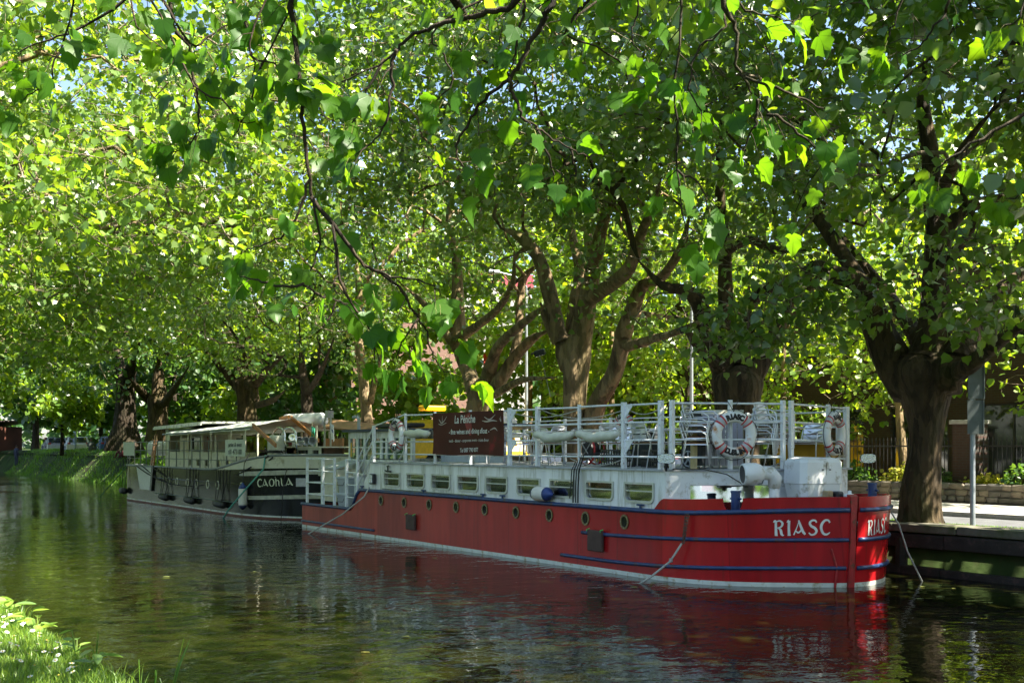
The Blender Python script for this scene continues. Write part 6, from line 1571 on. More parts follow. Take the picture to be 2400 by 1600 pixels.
vehicle('parked_car', (-28.3, 19.7, .62), R_(180), cs_, 'silver car parked on the road behind the aluminium tables', group='cars parked beyond the boats')
vehicle('parked_car', (-22.6, 19.8, .62), R_(180), mat('car_red', (.28, .02, .03), .25), 'red car parked behind the forward deck rails', group='cars parked beyond the boats')
vehicle('parked_car', (-93.0, 20.6, 1.62), R_(170), cw, 'white car at the far left bank beyond the seated man', group='cars at the far end of the canal')
vehicle('parked_car', (-86.0, 21.4, 1.62), R_(170), cb_, 'blue car at far left beside the buttressed trunk', group='cars at the far end of the canal')
vehicle('parked_car', (-100.0, 20.4, 1.62), R_(175), cs_, 'silver car farthest away at the left edge of the bank', group='cars at the far end of the canal')

# floodlights strapped to the trunks
for loc, rz, lb in (((-24.55, 17.15, 4.72), R_(215), 'white faced floodlight strapped to the forked trunk behind mid deck'), ((-18.85, 17.15, 4.86), R_(215), 'small floodlight half hidden in leaves on the second trunk')):
    t = empty('floodlight', loc, rot=(R_(-15), R_(14), rz), label=lb, cat='floodlight', group='floodlights strapped to the trees')
    MB().cbox((0, 0, 0), (.30, .16, .16), bev=.03).build('housing', black_p, t)
    MB().bb((-.13, -.095, -.08), (.13, -.0805, .05)).build('lens', mat('flood_lens', (.75, .76, .75), .3), t)
    MB().tube([(.1, .05, .05), (.16, .25, .05)], .02, 6).build('bracket', black_p, t)
    MB().tube([(0, .1, -.05), (-.02, .16, -.5), (.03, .2, -1.2)], .008, 5).build('cable', rope_m, t)

# ------------------------------------------------------------------ people on the far left bank
def person(name, loc, rz, joints, edges, cloth, label, hair=(.04, .025, .015), group=None, skin=(.42, .25, .17)):
    """one continuous body grown from a jointed skeleton, with clothes and hair as children"""
    t = empty(name, loc, rz=rz, label=label, cat='person', group=group)
    keys = list(joints); idx = {k: i for i, k in enumerate(keys)}
    me = bpy.data.meshes.new('body'); me.from_pydata([joints[k][:3] for k in keys], [(idx[a], idx[b_]) for a, b_ in edges], [])
    o = bpy.data.objects.new('body', me); COL.objects.link(o); o.parent = t
    md = o.modifiers.new('skin', 'SKIN'); md.use_smooth_shade = True
    for k in keys:
        sv = me.skin_vertices[0].data[idx[k]]; sv.radius = (joints[k][3], joints[k][3] * joints[k][4] if len(joints[k]) > 4 else joints[k][3]); sv.use_root = (k == 'pelvis')
    sb = o.modifiers.new('sub', 'SUBSURF'); sb.levels = 1; sb.render_levels = 1
    me.materials.append(cloth)
    hx, hy, hz = joints['head'][:3]
    MB().lathe([(.001, -.12), (.05, -.105), (.075, -.05), (.085, .02), (.08, .07), (.05, .105), (.001, .115)], c=(hx, hy, hz), n=14).build('head', mat('skin_tone', skin, .6), t, smooth=True)
    MB().lathe([(.088, .0), (.092, .05), (.07, .10), (.03, .124), (.001, .127)], c=(hx - .012, hy, hz), n=12).build('hair', mat('hair_dark', hair, .7), t, smooth=True)
    MB().lathe([(.001, .03), (.012, .0), (.001, -.01)], c=(hx + .088, hy, hz - .02), n=6).build('nose', mat('skin_tone', skin), t)
    for s_ in (-1, 1):
        for k in ('hand_l',) if s_ < 0 else ('hand_r',):
            p = Vector(joints[k][:3]); h = MB()
            for f_ in range(5): h.tube([p + Vector((-.01, (f_ - 2) * .014, 0)), p + Vector((.05 if f_ else .02, (f_ - 2) * .02, -.01)), p + Vector((.085 if f_ else .04, (f_ - 2) * .021, -.035))], [.014, .011, .008], 5)
            h.build('hand', mat('skin_tone', skin), t, smooth=True)
    return t
def sit(ly=0):
    J = dict(pelvis=(0, 0, .16, .16, .85), waist=(-.03, 0, .36, .145), chest=(-.01, 0, .55, .17, .8), neck=(.04, 0, .70, .06), head=(.08, 0, .83, .06),
             sho_l=(0, .19, .62, .075), elb_l=(.14, .25, .40, .055), hand_l=(.34, .16, .36, .035), sho_r=(0, -.19, .62, .075), elb_r=(.14, -.25, .40, .055), hand_r=(.34, -.16, .36, .035),
             hip_l=(.06, .10, .13, .10), knee_l=(.44, .14, .42, .07), foot_l=(.66, .14, .05, .05), toe_l=(.80, .15, .03, .045), hip_r=(.06, -.10, .13, .10), knee_r=(.42, -.14, .36, .07), foot_r=(.70, -.14, .04, .05), toe_r=(.84, -.15, .03, .045))
    return J
ED = [('pelvis', 'waist'), ('waist', 'chest'), ('chest', 'neck'), ('neck', 'head'), ('chest', 'sho_l'), ('sho_l', 'elb_l'), ('elb_l', 'hand_l'), ('chest', 'sho_r'), ('sho_r', 'elb_r'), ('elb_r', 'hand_r'),
      ('pelvis', 'hip_l'), ('hip_l', 'knee_l'), ('knee_l', 'foot_l'), ('foot_l', 'toe_l'), ('pelvis', 'hip_r'), ('hip_r', 'knee_r'), ('knee_r', 'foot_r'), ('foot_r', 'toe_r')]
def stand():
    return dict(pelvis=(0, 0, .95, .15, .8), waist=(0, 0, 1.12, .135), chest=(0, 0, 1.34, .17, .75), neck=(.01, 0, 1.50, .055), head=(.03, 0, 1.63, .06),
             sho_l=(0, .19, 1.43, .07), elb_l=(-.02, .25, 1.13, .05), hand_l=(.05, .25, .88, .035), sho_r=(0, -.19, 1.43, .07), elb_r=(-.02, -.25, 1.13, .05), hand_r=(.05, -.25, .88, .035),
             hip_l=(0, .09, .88, .10), knee_l=(.03, .10, .48, .07), foot_l=(-.02, .11, .07, .05), toe_l=(.14, .12, .03, .04), hip_r=(0, -.09, .88, .10), knee_r=(.03, -.10, .48, .07), foot_r=(-.02, -.11, .07, .05), toe_r=(.14, -.12, .03, .04))
def gz(x, y): return ground_z(x, y)
person('person', (-82.5, 19.2, gz(-82.5, 19.2)), R_(150), sit(), ED, mat('cloth_grey', (.10, .11, .10), .9), 'man in a dark grey top sitting on the far bank with bent knees')
person('person', (-71.5, 18.6, gz(-71.5, 18.6)), R_(200), sit(), ED, mat('cloth_maroon', (.16, .04, .05), .9), 'person in a dark red top sitting left of the buttressed trunk')
person('person', (-74.0, 19.3, gz(-74, 19.3)), R_(-20), sit(), ED, mat('cloth_white', (.6, .6, .6), .9), 'person in a white top sitting behind the one in red')
person('person', (-103.0, 17.9, gz(-103, 17.9)), R_(120), stand(), ED, mat('cloth_navy', (.03, .035, .06), .9), 'person in navy standing at the left edge of the far bank')
person('person', (-91.0, 20.0, gz(-91, 20)), R_(100), stand(), ED, mat('cloth_pale_blue', (.35, .42, .5), .9), 'person in pale blue standing on the far bank path')
# ------------------------------------------------------------------ trees
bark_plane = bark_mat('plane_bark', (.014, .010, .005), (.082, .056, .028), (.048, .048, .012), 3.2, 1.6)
bark_pale = bark_mat('plane_bark_pale', (.060, .042, .024), (.27, .195, .105), (.14, .13, .04), 2.6, 1.6)  # paler copy of plane_bark, sunlight on the trunks put into the tan
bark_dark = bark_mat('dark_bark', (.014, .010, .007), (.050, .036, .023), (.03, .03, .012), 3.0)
twig_m = bark_mat('twig_bark', (.11, .085, .058), (.32, .26, .18), (.17, .15, .08), 6.0)
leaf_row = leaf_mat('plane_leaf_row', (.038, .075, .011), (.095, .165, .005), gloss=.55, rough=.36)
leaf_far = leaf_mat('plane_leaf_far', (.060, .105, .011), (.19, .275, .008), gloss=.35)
leaf_over = leaf_mat('plane_leaf_sunlit', (.062, .108, .016), (.14, .225, .010), hue_var=.5, gloss=.5, rough=.38)  # lighter copy of the row leaf, strong sun put into its colour
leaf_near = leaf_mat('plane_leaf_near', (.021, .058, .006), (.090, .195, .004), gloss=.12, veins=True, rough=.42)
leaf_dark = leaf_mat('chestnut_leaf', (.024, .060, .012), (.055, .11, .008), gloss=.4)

def leaf_template(detail):
    if detail == 'near':
        half = [(0, 0), (.13, -.07), (.29, -.05), (.44, .03), (.53, .11), (.47, .19), (.42, .29), (.46, .41), (.51, .57), (.40, .60), (.30, .68), (.23, .74), (.17, .85), (.08, .94), (0, 1.06)]
    elif detail == 'lob':
        half = [(0, 0), (.49, .08), (.45, .56), (.22, .70), (0, 1.03)]
    elif detail == 'mid':
        half = [(0, 0), (.22, -.06), (.51, .12), (.40, .30), (.48, .58), (.25, .68), (0, 1.03)]
    else:
        half = [(0, 0), (.38, .05), (.46, .55), (0, 1.0)]
    def z(x, y): return .22 * abs(x) - .22 * y * y - .35 * x * x
    R = [(x, y, z(x, y)) for x, y in half]
    Lf = [(-x, y, z(x, y)) for x, y in half[1:-1]]
    v = R + Lf; n = len(R)
    if detail == 'near':       # bladed from the midrib so that it can curl
        mid = [(0, .14), (0, .36), (0, .62), (0, .86)]
        v = R + Lf + [(x, y, z(x, y)) for x, y in mid]
        m0 = len(R) + len(Lf); N_ = n - 1
        faces = []
        for side in (0, 1):
            ix = lambda k: k if (side == 0 or k in (0, N_)) else n + k - 1
            seq = [[ix(k) for k in (0, 1, 2, 3, 4)] + [m0], [m0] + [ix(k) for k in (4, 5, 6, 7, 8)] + [m0 + 1], [m0 + 1] + [ix(k) for k in (8, 9, 10, 11, 12)] + [m0 + 2], [m0 + 2] + [ix(k) for k in (12, 13)] + [m0 + 3], [m0 + 3] + [ix(k) for k in (13, 14)]]
            if side == 0: faces += [tuple(q) for q in seq]
            else: faces += [tuple(reversed(q)) for q in seq]
        return np.array(v, np.float32), [np.array(q) for q in faces]
    f1_ = tuple(range(n)); f2_ = (0,) + (n - 1,) + tuple(range(n + len(Lf) - 1, n - 1, -1))
    return np.array(v, np.float32), [np.array(f1_), np.array(f2_)]
TPL = {k: leaf_template(k) for k in ('near', 'mid', 'lob', 'far')}

def leaf_cloud(pos, tip, nrm, size, detail):
    V, FS = TPL[detail]
    tip = tip / np.linalg.norm(tip, axis=1)[:, None]
    b = np.cross(tip, nrm); b /= np.linalg.norm(b, axis=1)[:, None] + 1e-9
    n = np.cross(b, tip)
    vs = pos[:, None] + size[:, None, None] * (V[None, :, 0:1] * b[:, None] + V[None, :, 1:2] * tip[:, None] + V[None, :, 2:3] * n[:, None])
    k = len(V); off = (np.arange(len(pos)) * k)[:, None]
    return vs.reshape(-1, 3), [F[None] + off for F in FS]

def grow(limbs, targets, seg=.55, seed=1, wander=.12):
    """skeleton: the given limbs, then every target point is joined to the nearest wood, thick wood counting as nearer"""
    r = np.random.default_rng(seed)
    pos, par, fix = [], [], []
    ends = {}
    for l in limbs:
        prev = -1
        p0 = np.array(l[0][:3])
        if pos:
            d = np.linalg.norm(np.array(pos) - p0, axis=1); prev = int(np.argmin(d))
        P = catmull(l, 3) if len(l) > 2 else [np.array(q, float) for q in l]
        for qi, q in enumerate(P):
            tp_ = 1.0 if l is limbs[0] else min(1.0, .25 + .25 * (len(P) - 1 - qi))
            pos.append(np.array(q[:3])); par.append(prev); fix.append(float(q[3]) * tp_); prev = len(pos) - 1
    nl = len(pos)
    N = 60000
    A = np.zeros((N, 3)); A[:nl] = pos; n = nl
    plen = np.zeros(N)
    for i in range(nl): plen[i] = 0 if par[i] < 0 else plen[par[i]] + np.linalg.norm(A[i] - A[par[i]])
    ok = np.zeros(N, bool)
    for i in range(nl): ok[i] = True
    root = A[:nl]
    d0 = np.array([np.min(np.linalg.norm(root - t, axis=1)) for t in targets])
    for ti in np.argsort(d0 + r.uniform(0, .8, len(d0))):
        t = targets[ti]
        dv = A[:n] - t; d = np.sqrt((dv * dv).sum(1))
        c = d + .06 * plen[:n] + .35 * np.clip(A[:n, 2] - t[2] - .3, 0, 5)
        j = int(np.argmin(c))
        ln = d[j]
        if ln < .08: continue
        k = max(1, int(math.ceil(ln / seg)))
        prev = j; a = A[j].copy()
        bend = r.normal(0, wander, 3) * ln
        for q in range(1, k + 1):
            u = q / k
            p = a + (t - a) * u + bend * (u * (1 - u)) * 2 + (r.normal(0, .03, 3) if q < k else 0)
            if n >= N: break
            A[n] = p; par.append(prev); fix.append(0.0); plen[n] = plen[prev] + ln / k; prev = n; n += 1
    return A[:n], np.array(par), np.array(fix), nl

def radii(A, par, fix, tip=.006, ex=2.35):
    n = len(A); acc = np.zeros(n); kids = np.zeros(n, int)
    for i in range(n - 1, -1, -1):
        r = max(tip, acc[i] ** (1 / ex)) if kids[i] else tip
        if fix[i] > 0: r = fix[i]
        else: r = min(r, .09)
        acc_i = r ** ex
        if par[i] >= 0 and not (fix[i] > 0 and False):
            acc[par[i]] += acc_i; kids[par[i]] += 1
        fix[i] = r
    return fix, kids

def chains(par, rad, start=0):
    n = len(par); best = {}; ch = [[] for _ in range(n)]
    for i in range(n):
        if par[i] >= 0: ch[par[i]].append(i)
    out = []
    heads = [i for i in range(n) if par[i] < 0]
    st = [(h, None) for h in heads]
    while st:
        i, p = st.pop()
        c = [] if p is None else [p]
        cur = i
        while True:
            c.append(cur)
            k = ch[cur]
            if not k: break
            k = sorted(k, key=lambda q: -rad[q])
            for q in k[1:]: st.append((q, cur))
            cur = k[0]
        if len(c) > 1: out.append(c)
    return out

def tubes_np(A, rad, chs, sides):
    V, F = [], []; off = 0
    for c in chs:
        P = A[c]; m = len(c)
        r = rad[c].copy(); r[0] = min(r[0], rad[c[1]] * 1.25)
        T = np.gradient(P, axis=0); T /= np.linalg.norm(T, axis=1)[:, None] + 1e-9
        up = np.array([0.3, .2, 1.0]) if abs(T[0][2]) < .9 else np.array([1.0, .1, 0])
        U = np.cross(T, up); U /= np.linalg.norm(U, axis=1)[:, None] + 1e-9
        B = np.cross(T, U)
        k = sides if isinstance(sides, int) else sides(r.max())
        a = np.arange(k) * 2 * math.pi / k
        vs = P[:, None] + r[:, None, None] * (np.cos(a)[None, :, None] * U[:, None] + np.sin(a)[None, :, None] * B[:, None])
        V.append(vs.reshape(-1, 3))
        i = np.arange(m - 1)[:, None] * k; q = np.arange(k)[None]
        f = np.stack([i + q, i + (q + 1) % k, i + k + (q + 1) % k, i + k + q], -1).reshape(-1, 4) + off
        F.append(f); off += m * k
    return np.concatenate(V), [np.concatenate(F)]

def lumpy(path, seed, n=22, rings=5, amp=.10, flare_=True):
    """trunk surface: rings along the path, pushed in and out so that it reads as burred, fluted wood"""
    P = np.array(catmull(path, rings)); r = np.random.default_rng(seed)
    m = len(P); ph = r.uniform(0, 6.28, 8)
    rows = []
    T = np.gradient(P[:, :3], axis=0); T /= np.linalg.norm(T, axis=1)[:, None]
    for i, p in enumerate(P):
        t = Vector(T[i]); u = t.cross(Vector((0.2, 1, 0))).normalized(); b = t.cross(u)
        row = []
        for k in range(n + 1):
            a = 2 * math.pi * (k % n) / n; z = p[2]
            f = 1 + amp * (.55 * math.sin(3 * a + ph[0] + z * .9) + .35 * math.sin(5 * a + ph[1] - z * 1.7) + .4 * math.sin(2 * a + ph[2] + z * 3.1) * math.sin(z * 2.3 + ph[3]) + .25 * math.sin(9 * a + ph[4] + z * 2.0))
            if flare_ and i < rings * 1.2: f += .10 * (1 - i / (rings * 1.2)) * math.sin(5 * a + ph[5])
            row.append(tuple(Vector(p[:3]) + (u * math.cos(a) + b * math.sin(a)) * p[3] * f * .86))
        rows.append(row)
    return MB().grid(rows)

def clumps(center, rad, nclump, per, sig, r, shell=.55, flat=1.0, keep=None):
    c = np.array(center); R = np.array(rad)
    out = []
    while len(out) < nclump:
        d = r.normal(size=3); d /= np.linalg.norm(d); k = r.uniform(shell ** 3, 1) ** (1 / 3)
        p = c + d * R * k
        if keep is None or keep(p): out.append(p)
    T = np.concatenate([p + r.normal(size=(per, 3)) * np.array([sig, sig, sig * .6]) for p in out])
    return T

CAM = np.array([0, 0, 2.25])
def in_frame(P, m=0.0):
    dep = -.8337 * P[:, 0] + .5525 * P[:, 1]; rr = .5525 * P[:, 0] + .8337 * P[:, 1]
    with np.errstate(divide='ignore', invalid='ignore'):
        px = 1200 + 2650 * rr / dep; py = 1045 - 2650 * (P[:, 2] - 2.25) / dep
    return (dep > .5) & (px > -m) & (px < 2400 + m) & (py > -m) & (py < 1600 + m), dep

def make_tree(name, base, trunk, limbs, targets, label, cat='tree', group=None, bark=None, leafm=None, nleaf=9, lsize=.19, detail='far', seed=1, parts=0, droop=.5, twigs=True, tipr=.006, spread=.30, tw=None, up=.75, step=8, bare_z=-9):
    r = np.random.default_rng(seed)
    root = empty(name, base, label=label, cat=cat, group=group)
    o3 = np.array(base)
    if trunk:
        e_ = trunk[-1]; top_ = [(e_[0], e_[1], e_[2] + e_[3] * q, e_[3] * w) for q, w in ((.35, .85), (.6, .45), (.66, .03))]
        o = lumpy(list(trunk) + top_, seed).build('trunk', bark, root, smooth=True); o.data.transform(Matrix.Translation(-Vector(base)))
    skel = ([trunk] if trunk else []) + limbs
    A, par, fix, nl = grow(skel, targets, seed=seed)
    rad, kids = radii(A, par, fix.copy(), tip=tipr * 1.3)
    ch = chains(par, rad)
    nt = len(catmull(trunk, 3)) if trunk and len(trunk) > 2 else (len(trunk) if trunk else 0)
    if trunk:      # the trunk has its own mesh; limbs keep one node inside it so that they grow out of the wood
        ch2 = []
        for c in ch:
            j = next((k for k, i in enumerate(c) if i >= nt), None)
            if j is not None and len(c) - max(0, j - 1) > 1: ch2.append(c[max(0, j - 1):])
        ch = ch2
    ch_l = [c for c in ch if max(rad[c[1:]]) > .035]
    ch_s = [c for c in ch if max(rad[c[1:]]) <= .035]
    if ch_l:
        # each main limb is a part of its own, the thinner branches are joined
        big = [c for c in ch_l if max(rad[c[1:]]) > .055]
        for c in big:
            v, f = tubes_np(A, rad, [c], 12)
            obj('limb', fast_mesh('limb', v + r.normal(size=v.shape) * .006 - o3, f, True), bark, root)
        thin_b = [c for c in ch_l if max(rad[c[1:]]) <= .055]
        if thin_b:
            v, f = tubes_np(A, rad, thin_b, 7)
            o = obj('branches', fast_mesh('branches', v + r.normal(size=v.shape) * .004 - o3, f, True), bark, root); o['kind'] = 'stuff'
    if ch_s:
        v, f = tubes_np(A, rad, ch_s, lambda q: 5 if q > .015 else 3)
        o = obj('twigs', fast_mesh('twigs', v - o3, f, True), tw or twig_m, root); o['kind'] = 'stuff'
    # leaves sit around the thin wood, most at the ends
    thin = np.where((rad < .022) & (np.arange(len(A)) >= nl))[0]
    tipn = np.where((kids == 0) & (np.arange(len(A)) >= nl))[0]
    src = np.concatenate([np.repeat(tipn, nleaf), np.repeat(thin, max(1, nleaf // 4))])
    src = src[(A[src, 2] > bare_z) | (r.random(len(src)) < .16)]
    n = len(src)
    off = r.normal(size=(n, 3)) * spread * np.array([1, 1, .62])
    pos = A[src] + off
    tip = off * .9 + r.normal(size=(n, 3)) * .30 + np.array([0, 0, -droop * spread * 2.0])
    nrm = np.array([0, 0, up]) + r.normal(size=(n, 3)) * .55
    size = lsize * r.uniform(.65, 1.25, n)
    if twigs:
        # short leaf-bearing shoots from the wood to every third leaf
        q = np.arange(0, n, step); a = A[src[q]]; b_ = pos[q]
        AA = np.stack([a, b_], 1).reshape(-1, 3); rr = np.tile([.0085, .004], len(q)) * (lsize / .19)
        d = np.repeat(b_ - a, 2, axis=0); d /= np.linalg.norm(d, axis=1)[:, None] + 1e-9
        U = np.cross(d, [0.31, .2, .93]); U /= np.linalg.norm(U, axis=1)[:, None] + 1e-9; Bv = np.cross(d, U)
        an = np.arange(3) * 2.0944
        vs = (AA[:, None] + rr[:, None, None] * (np.cos(an)[None, :, None] * U[:, None] + np.sin(an)[None, :, None] * Bv[:, None])).reshape(-1, 3)
        i = (np.arange(len(q))[:, None] * 6); k = np.arange(3)[None]
        f = np.stack([i + k, i + (k + 1) % 3, i + 3 + (k + 1) % 3, i + 3 + k], -1).reshape(-1, 4)
        o = obj('shoots', fast_mesh('shoots', vs - o3, [f]), tw or twig_m, root); o['kind'] = 'stuff'
    pick = np.zeros(n, bool)
    if parts:
        vis, dep = in_frame(pos)
        score = np.where(vis, size / np.maximum(dep, .1), 0)
        pick[np.argsort(-score)[:parts]] = True
        pick &= vis
        V, FS = TPL['mid']
        mes = []
        for k in range(5):
            bend = 1 + .4 * (k - 2)
            W_ = V.copy(); W_[:, 2] *= bend; W_[:, 0] *= 1 + .06 * (k % 3 - 1)
            me = fast_mesh('leaf', W_, [F[None] for F in FS]); me.materials.append(leafm); mes.append(me)
        for i in np.where(pick)[0]:
            t = Vector(tip[i]).normalized(); nn = Vector(nrm[i]); b_ = t.cross(nn).normalized(); nn = b_.cross(t)
            o = bpy.data.objects.new('leaf', mes[i % 5]); COL.objects.link(o); o.parent = root
            M = Matrix((b_, t, nn)).transposed().to_4x4(); M.translation = Vector(pos[i] - o3)
            o.matrix_local = M @ Matrix.Scale(float(size[i]), 4)
    v, f = leaf_cloud(pos[~pick], tip[~pick], nrm[~pick], size[~pick], detail)
    o = obj('foliage', fast_mesh('foliage', v - o3, f), leafm, root); o['kind'] = 'stuff'
    return root

def in_wedge(p):      # only grow crown where the photograph, its reflections or its shade need it
    return True

ROW = 'plane trees in a row along the quay'
def row_targets(cx, seed, zlo=4.6, zhi=12.5, rx=4.6, ry=6.5, n1=84, per=9, yc=17.0, low=None):
    r = np.random.default_rng(seed)
    zc = (zlo + zhi) / 2
    T = clumps((cx, yc, zc), (rx, ry, (zhi - zlo) / 2), n1, per, .48, r, shell=.45)
    if low is not None: T = np.concatenate([T, low])
    return T
def hang(pts, seed, per=9, sig=.4):
    r = np.random.default_rng(seed); return np.concatenate([np.array(p) + r.normal(size=(per, 3)) * sig * np.array([1, 1, .7]) for p in pts])

def shade_crown(root, centers, seed, leafm, n=260, sig=.55, ls=.18, det='lob'):  # loose leaves for crown tops and for added, unseen shade clumps
    r = np.random.default_rng(seed); P = []
    for c in centers: P.append(np.array(c) + r.normal(size=(n, 3)) * sig * np.array([1, 1, .5]))
    P = np.concatenate(P); k = len(P)
    v, f = leaf_cloud(P, r.normal(size=(k, 3)) + np.array([0, 0, -.6]), np.array([0, 0, .8]) + r.normal(size=(k, 3)) * .5, ls * r.uniform(.7, 1.2, k), det)
    o = obj('upper_foliage', fast_mesh('foliage', v - np.array(root.location), f), leafm, root); o['kind'] = 'stuff'

def top_crown(root, x, y, z0, z1, rx, ry, seed, leafm, n=16):
    """the upper crown, above the photograph's edge: seen in the water and as shade"""
    r = np.random.default_rng(seed); C = []
    while len(C) < n:
        p = r.uniform(-1, 1, 3)
        if (p * p).sum() < 1: C.append((x + p[0] * rx, y + p[1] * ry, (z0 + z1) / 2 + p[2] * (z1 - z0) / 2))
    shade_crown(root, C, seed, leafm, n=95, sig=1.15, ls=.38, det='far')
    return root

def bare(x, y, z, seed):      # thin leafless wood under the crown
    return clumps((x, y, z), (3.4, 2.6, 1.7), 30, 5, .45, np.random.default_rng(seed), shell=.3)

D = LIMBS
# low leafy sprays in front of the trunks, as in the photograph: (x, y, z)
low1 = hang([(-13.2, 15.8, 5.0), (-14.2, 15.4, 4.5), (-14.9, 15.2, 4.35), (-15.5, 15.0, 4.7), (-13.9, 15.2, 4.9), (-11.2, 15.9, 4.6), (-10.6, 15.4, 5.4), (-11.6, 16.6, 4.3), (-14.6, 15.8, 5.4)], 5, per=11, sig=.42)
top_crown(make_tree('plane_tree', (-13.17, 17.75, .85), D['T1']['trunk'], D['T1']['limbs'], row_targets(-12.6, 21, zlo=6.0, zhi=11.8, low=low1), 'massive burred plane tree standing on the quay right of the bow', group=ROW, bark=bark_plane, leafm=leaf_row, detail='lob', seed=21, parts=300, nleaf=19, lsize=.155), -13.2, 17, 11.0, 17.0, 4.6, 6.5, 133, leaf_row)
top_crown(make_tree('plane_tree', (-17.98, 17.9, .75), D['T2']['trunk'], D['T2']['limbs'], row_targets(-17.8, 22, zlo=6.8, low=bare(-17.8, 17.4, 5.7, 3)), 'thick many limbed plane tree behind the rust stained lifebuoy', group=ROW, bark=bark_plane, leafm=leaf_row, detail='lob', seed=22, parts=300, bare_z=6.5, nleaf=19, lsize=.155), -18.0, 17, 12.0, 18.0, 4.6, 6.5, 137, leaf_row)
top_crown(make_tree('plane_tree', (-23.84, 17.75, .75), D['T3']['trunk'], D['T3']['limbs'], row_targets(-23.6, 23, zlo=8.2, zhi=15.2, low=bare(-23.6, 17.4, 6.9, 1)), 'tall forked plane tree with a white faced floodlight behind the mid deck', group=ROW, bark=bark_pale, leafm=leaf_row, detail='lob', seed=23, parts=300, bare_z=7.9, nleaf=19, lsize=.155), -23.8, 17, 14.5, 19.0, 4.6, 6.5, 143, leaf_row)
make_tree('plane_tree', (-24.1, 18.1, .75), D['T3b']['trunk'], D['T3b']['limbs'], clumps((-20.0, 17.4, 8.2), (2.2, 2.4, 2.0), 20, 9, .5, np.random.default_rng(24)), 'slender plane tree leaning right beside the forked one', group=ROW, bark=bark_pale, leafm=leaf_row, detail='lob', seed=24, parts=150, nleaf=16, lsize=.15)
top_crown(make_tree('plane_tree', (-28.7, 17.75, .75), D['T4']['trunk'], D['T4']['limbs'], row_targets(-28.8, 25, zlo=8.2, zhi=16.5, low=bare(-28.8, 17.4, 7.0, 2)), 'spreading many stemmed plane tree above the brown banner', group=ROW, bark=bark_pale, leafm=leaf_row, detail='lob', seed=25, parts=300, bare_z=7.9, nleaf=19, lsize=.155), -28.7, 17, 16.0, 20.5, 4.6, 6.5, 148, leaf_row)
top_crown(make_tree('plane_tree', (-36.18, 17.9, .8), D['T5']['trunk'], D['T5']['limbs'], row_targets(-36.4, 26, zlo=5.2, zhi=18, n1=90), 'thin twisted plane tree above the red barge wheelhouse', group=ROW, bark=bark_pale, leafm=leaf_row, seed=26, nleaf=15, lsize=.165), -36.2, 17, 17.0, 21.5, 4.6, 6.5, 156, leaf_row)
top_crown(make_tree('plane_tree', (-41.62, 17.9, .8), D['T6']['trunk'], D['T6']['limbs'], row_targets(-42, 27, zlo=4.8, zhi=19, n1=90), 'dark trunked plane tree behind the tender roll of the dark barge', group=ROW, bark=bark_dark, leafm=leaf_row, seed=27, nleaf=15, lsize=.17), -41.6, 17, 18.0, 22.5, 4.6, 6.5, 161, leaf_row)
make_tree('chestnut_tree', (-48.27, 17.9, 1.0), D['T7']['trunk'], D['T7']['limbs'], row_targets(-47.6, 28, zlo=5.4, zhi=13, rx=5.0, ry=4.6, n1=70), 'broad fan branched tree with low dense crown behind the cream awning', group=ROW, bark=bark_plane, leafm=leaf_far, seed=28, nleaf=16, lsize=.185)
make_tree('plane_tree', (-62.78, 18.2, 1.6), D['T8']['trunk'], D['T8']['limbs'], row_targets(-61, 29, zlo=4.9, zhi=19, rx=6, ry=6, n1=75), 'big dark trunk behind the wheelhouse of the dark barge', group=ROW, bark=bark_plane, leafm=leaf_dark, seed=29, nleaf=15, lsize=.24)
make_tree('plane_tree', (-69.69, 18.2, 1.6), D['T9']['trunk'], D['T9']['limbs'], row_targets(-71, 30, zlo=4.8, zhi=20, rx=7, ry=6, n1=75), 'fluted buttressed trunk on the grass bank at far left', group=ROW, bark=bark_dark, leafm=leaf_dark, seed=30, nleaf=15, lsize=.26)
# two more of the row, just right of the frame: they shade the bow and hang into the canal's reflections
for k, x in enumerate((-7.6, -2.2, 4.0, 10.5, 18.0)):
    r = np.random.default_rng(40 + k)
    top_crown(make_tree('plane_tree', (x, 17.9, .8), [(x, 17.9, .7, .5), (x, 17.9, 1.8, .38), (x, 17.9, 3.4, .42)], [[(x, 17.9, 3.3, .3), (x - 1, 17.0, 5.5, .2), (x - 1.6, 16.2, 8, .12)], [(x, 17.9, 3.3, .3), (x + 1, 18.4, 6, .2), (x + 1.2, 18.6, 9, .12)]],
              row_targets(x, 31 + k, zlo=5.0 if k < 2 else 3.6, zhi=11.5 if k < 2 else 15, n1=70 if k < 2 else 60, per=9 if k < 2 else 6), 'plane tree of the quay row, %s one right of the sign post' % ('first', 'second', 'third', 'fourth', 'fifth')[k], group=ROW, bark=bark_plane, leafm=leaf_row, seed=31 + k, nleaf=9 if k < 2 else 6, lsize=.22 if k < 2 else .36, detail='far'), x, 17, 11, 18, 4.6, 6.5, 140 + k, leaf_row, n=20)

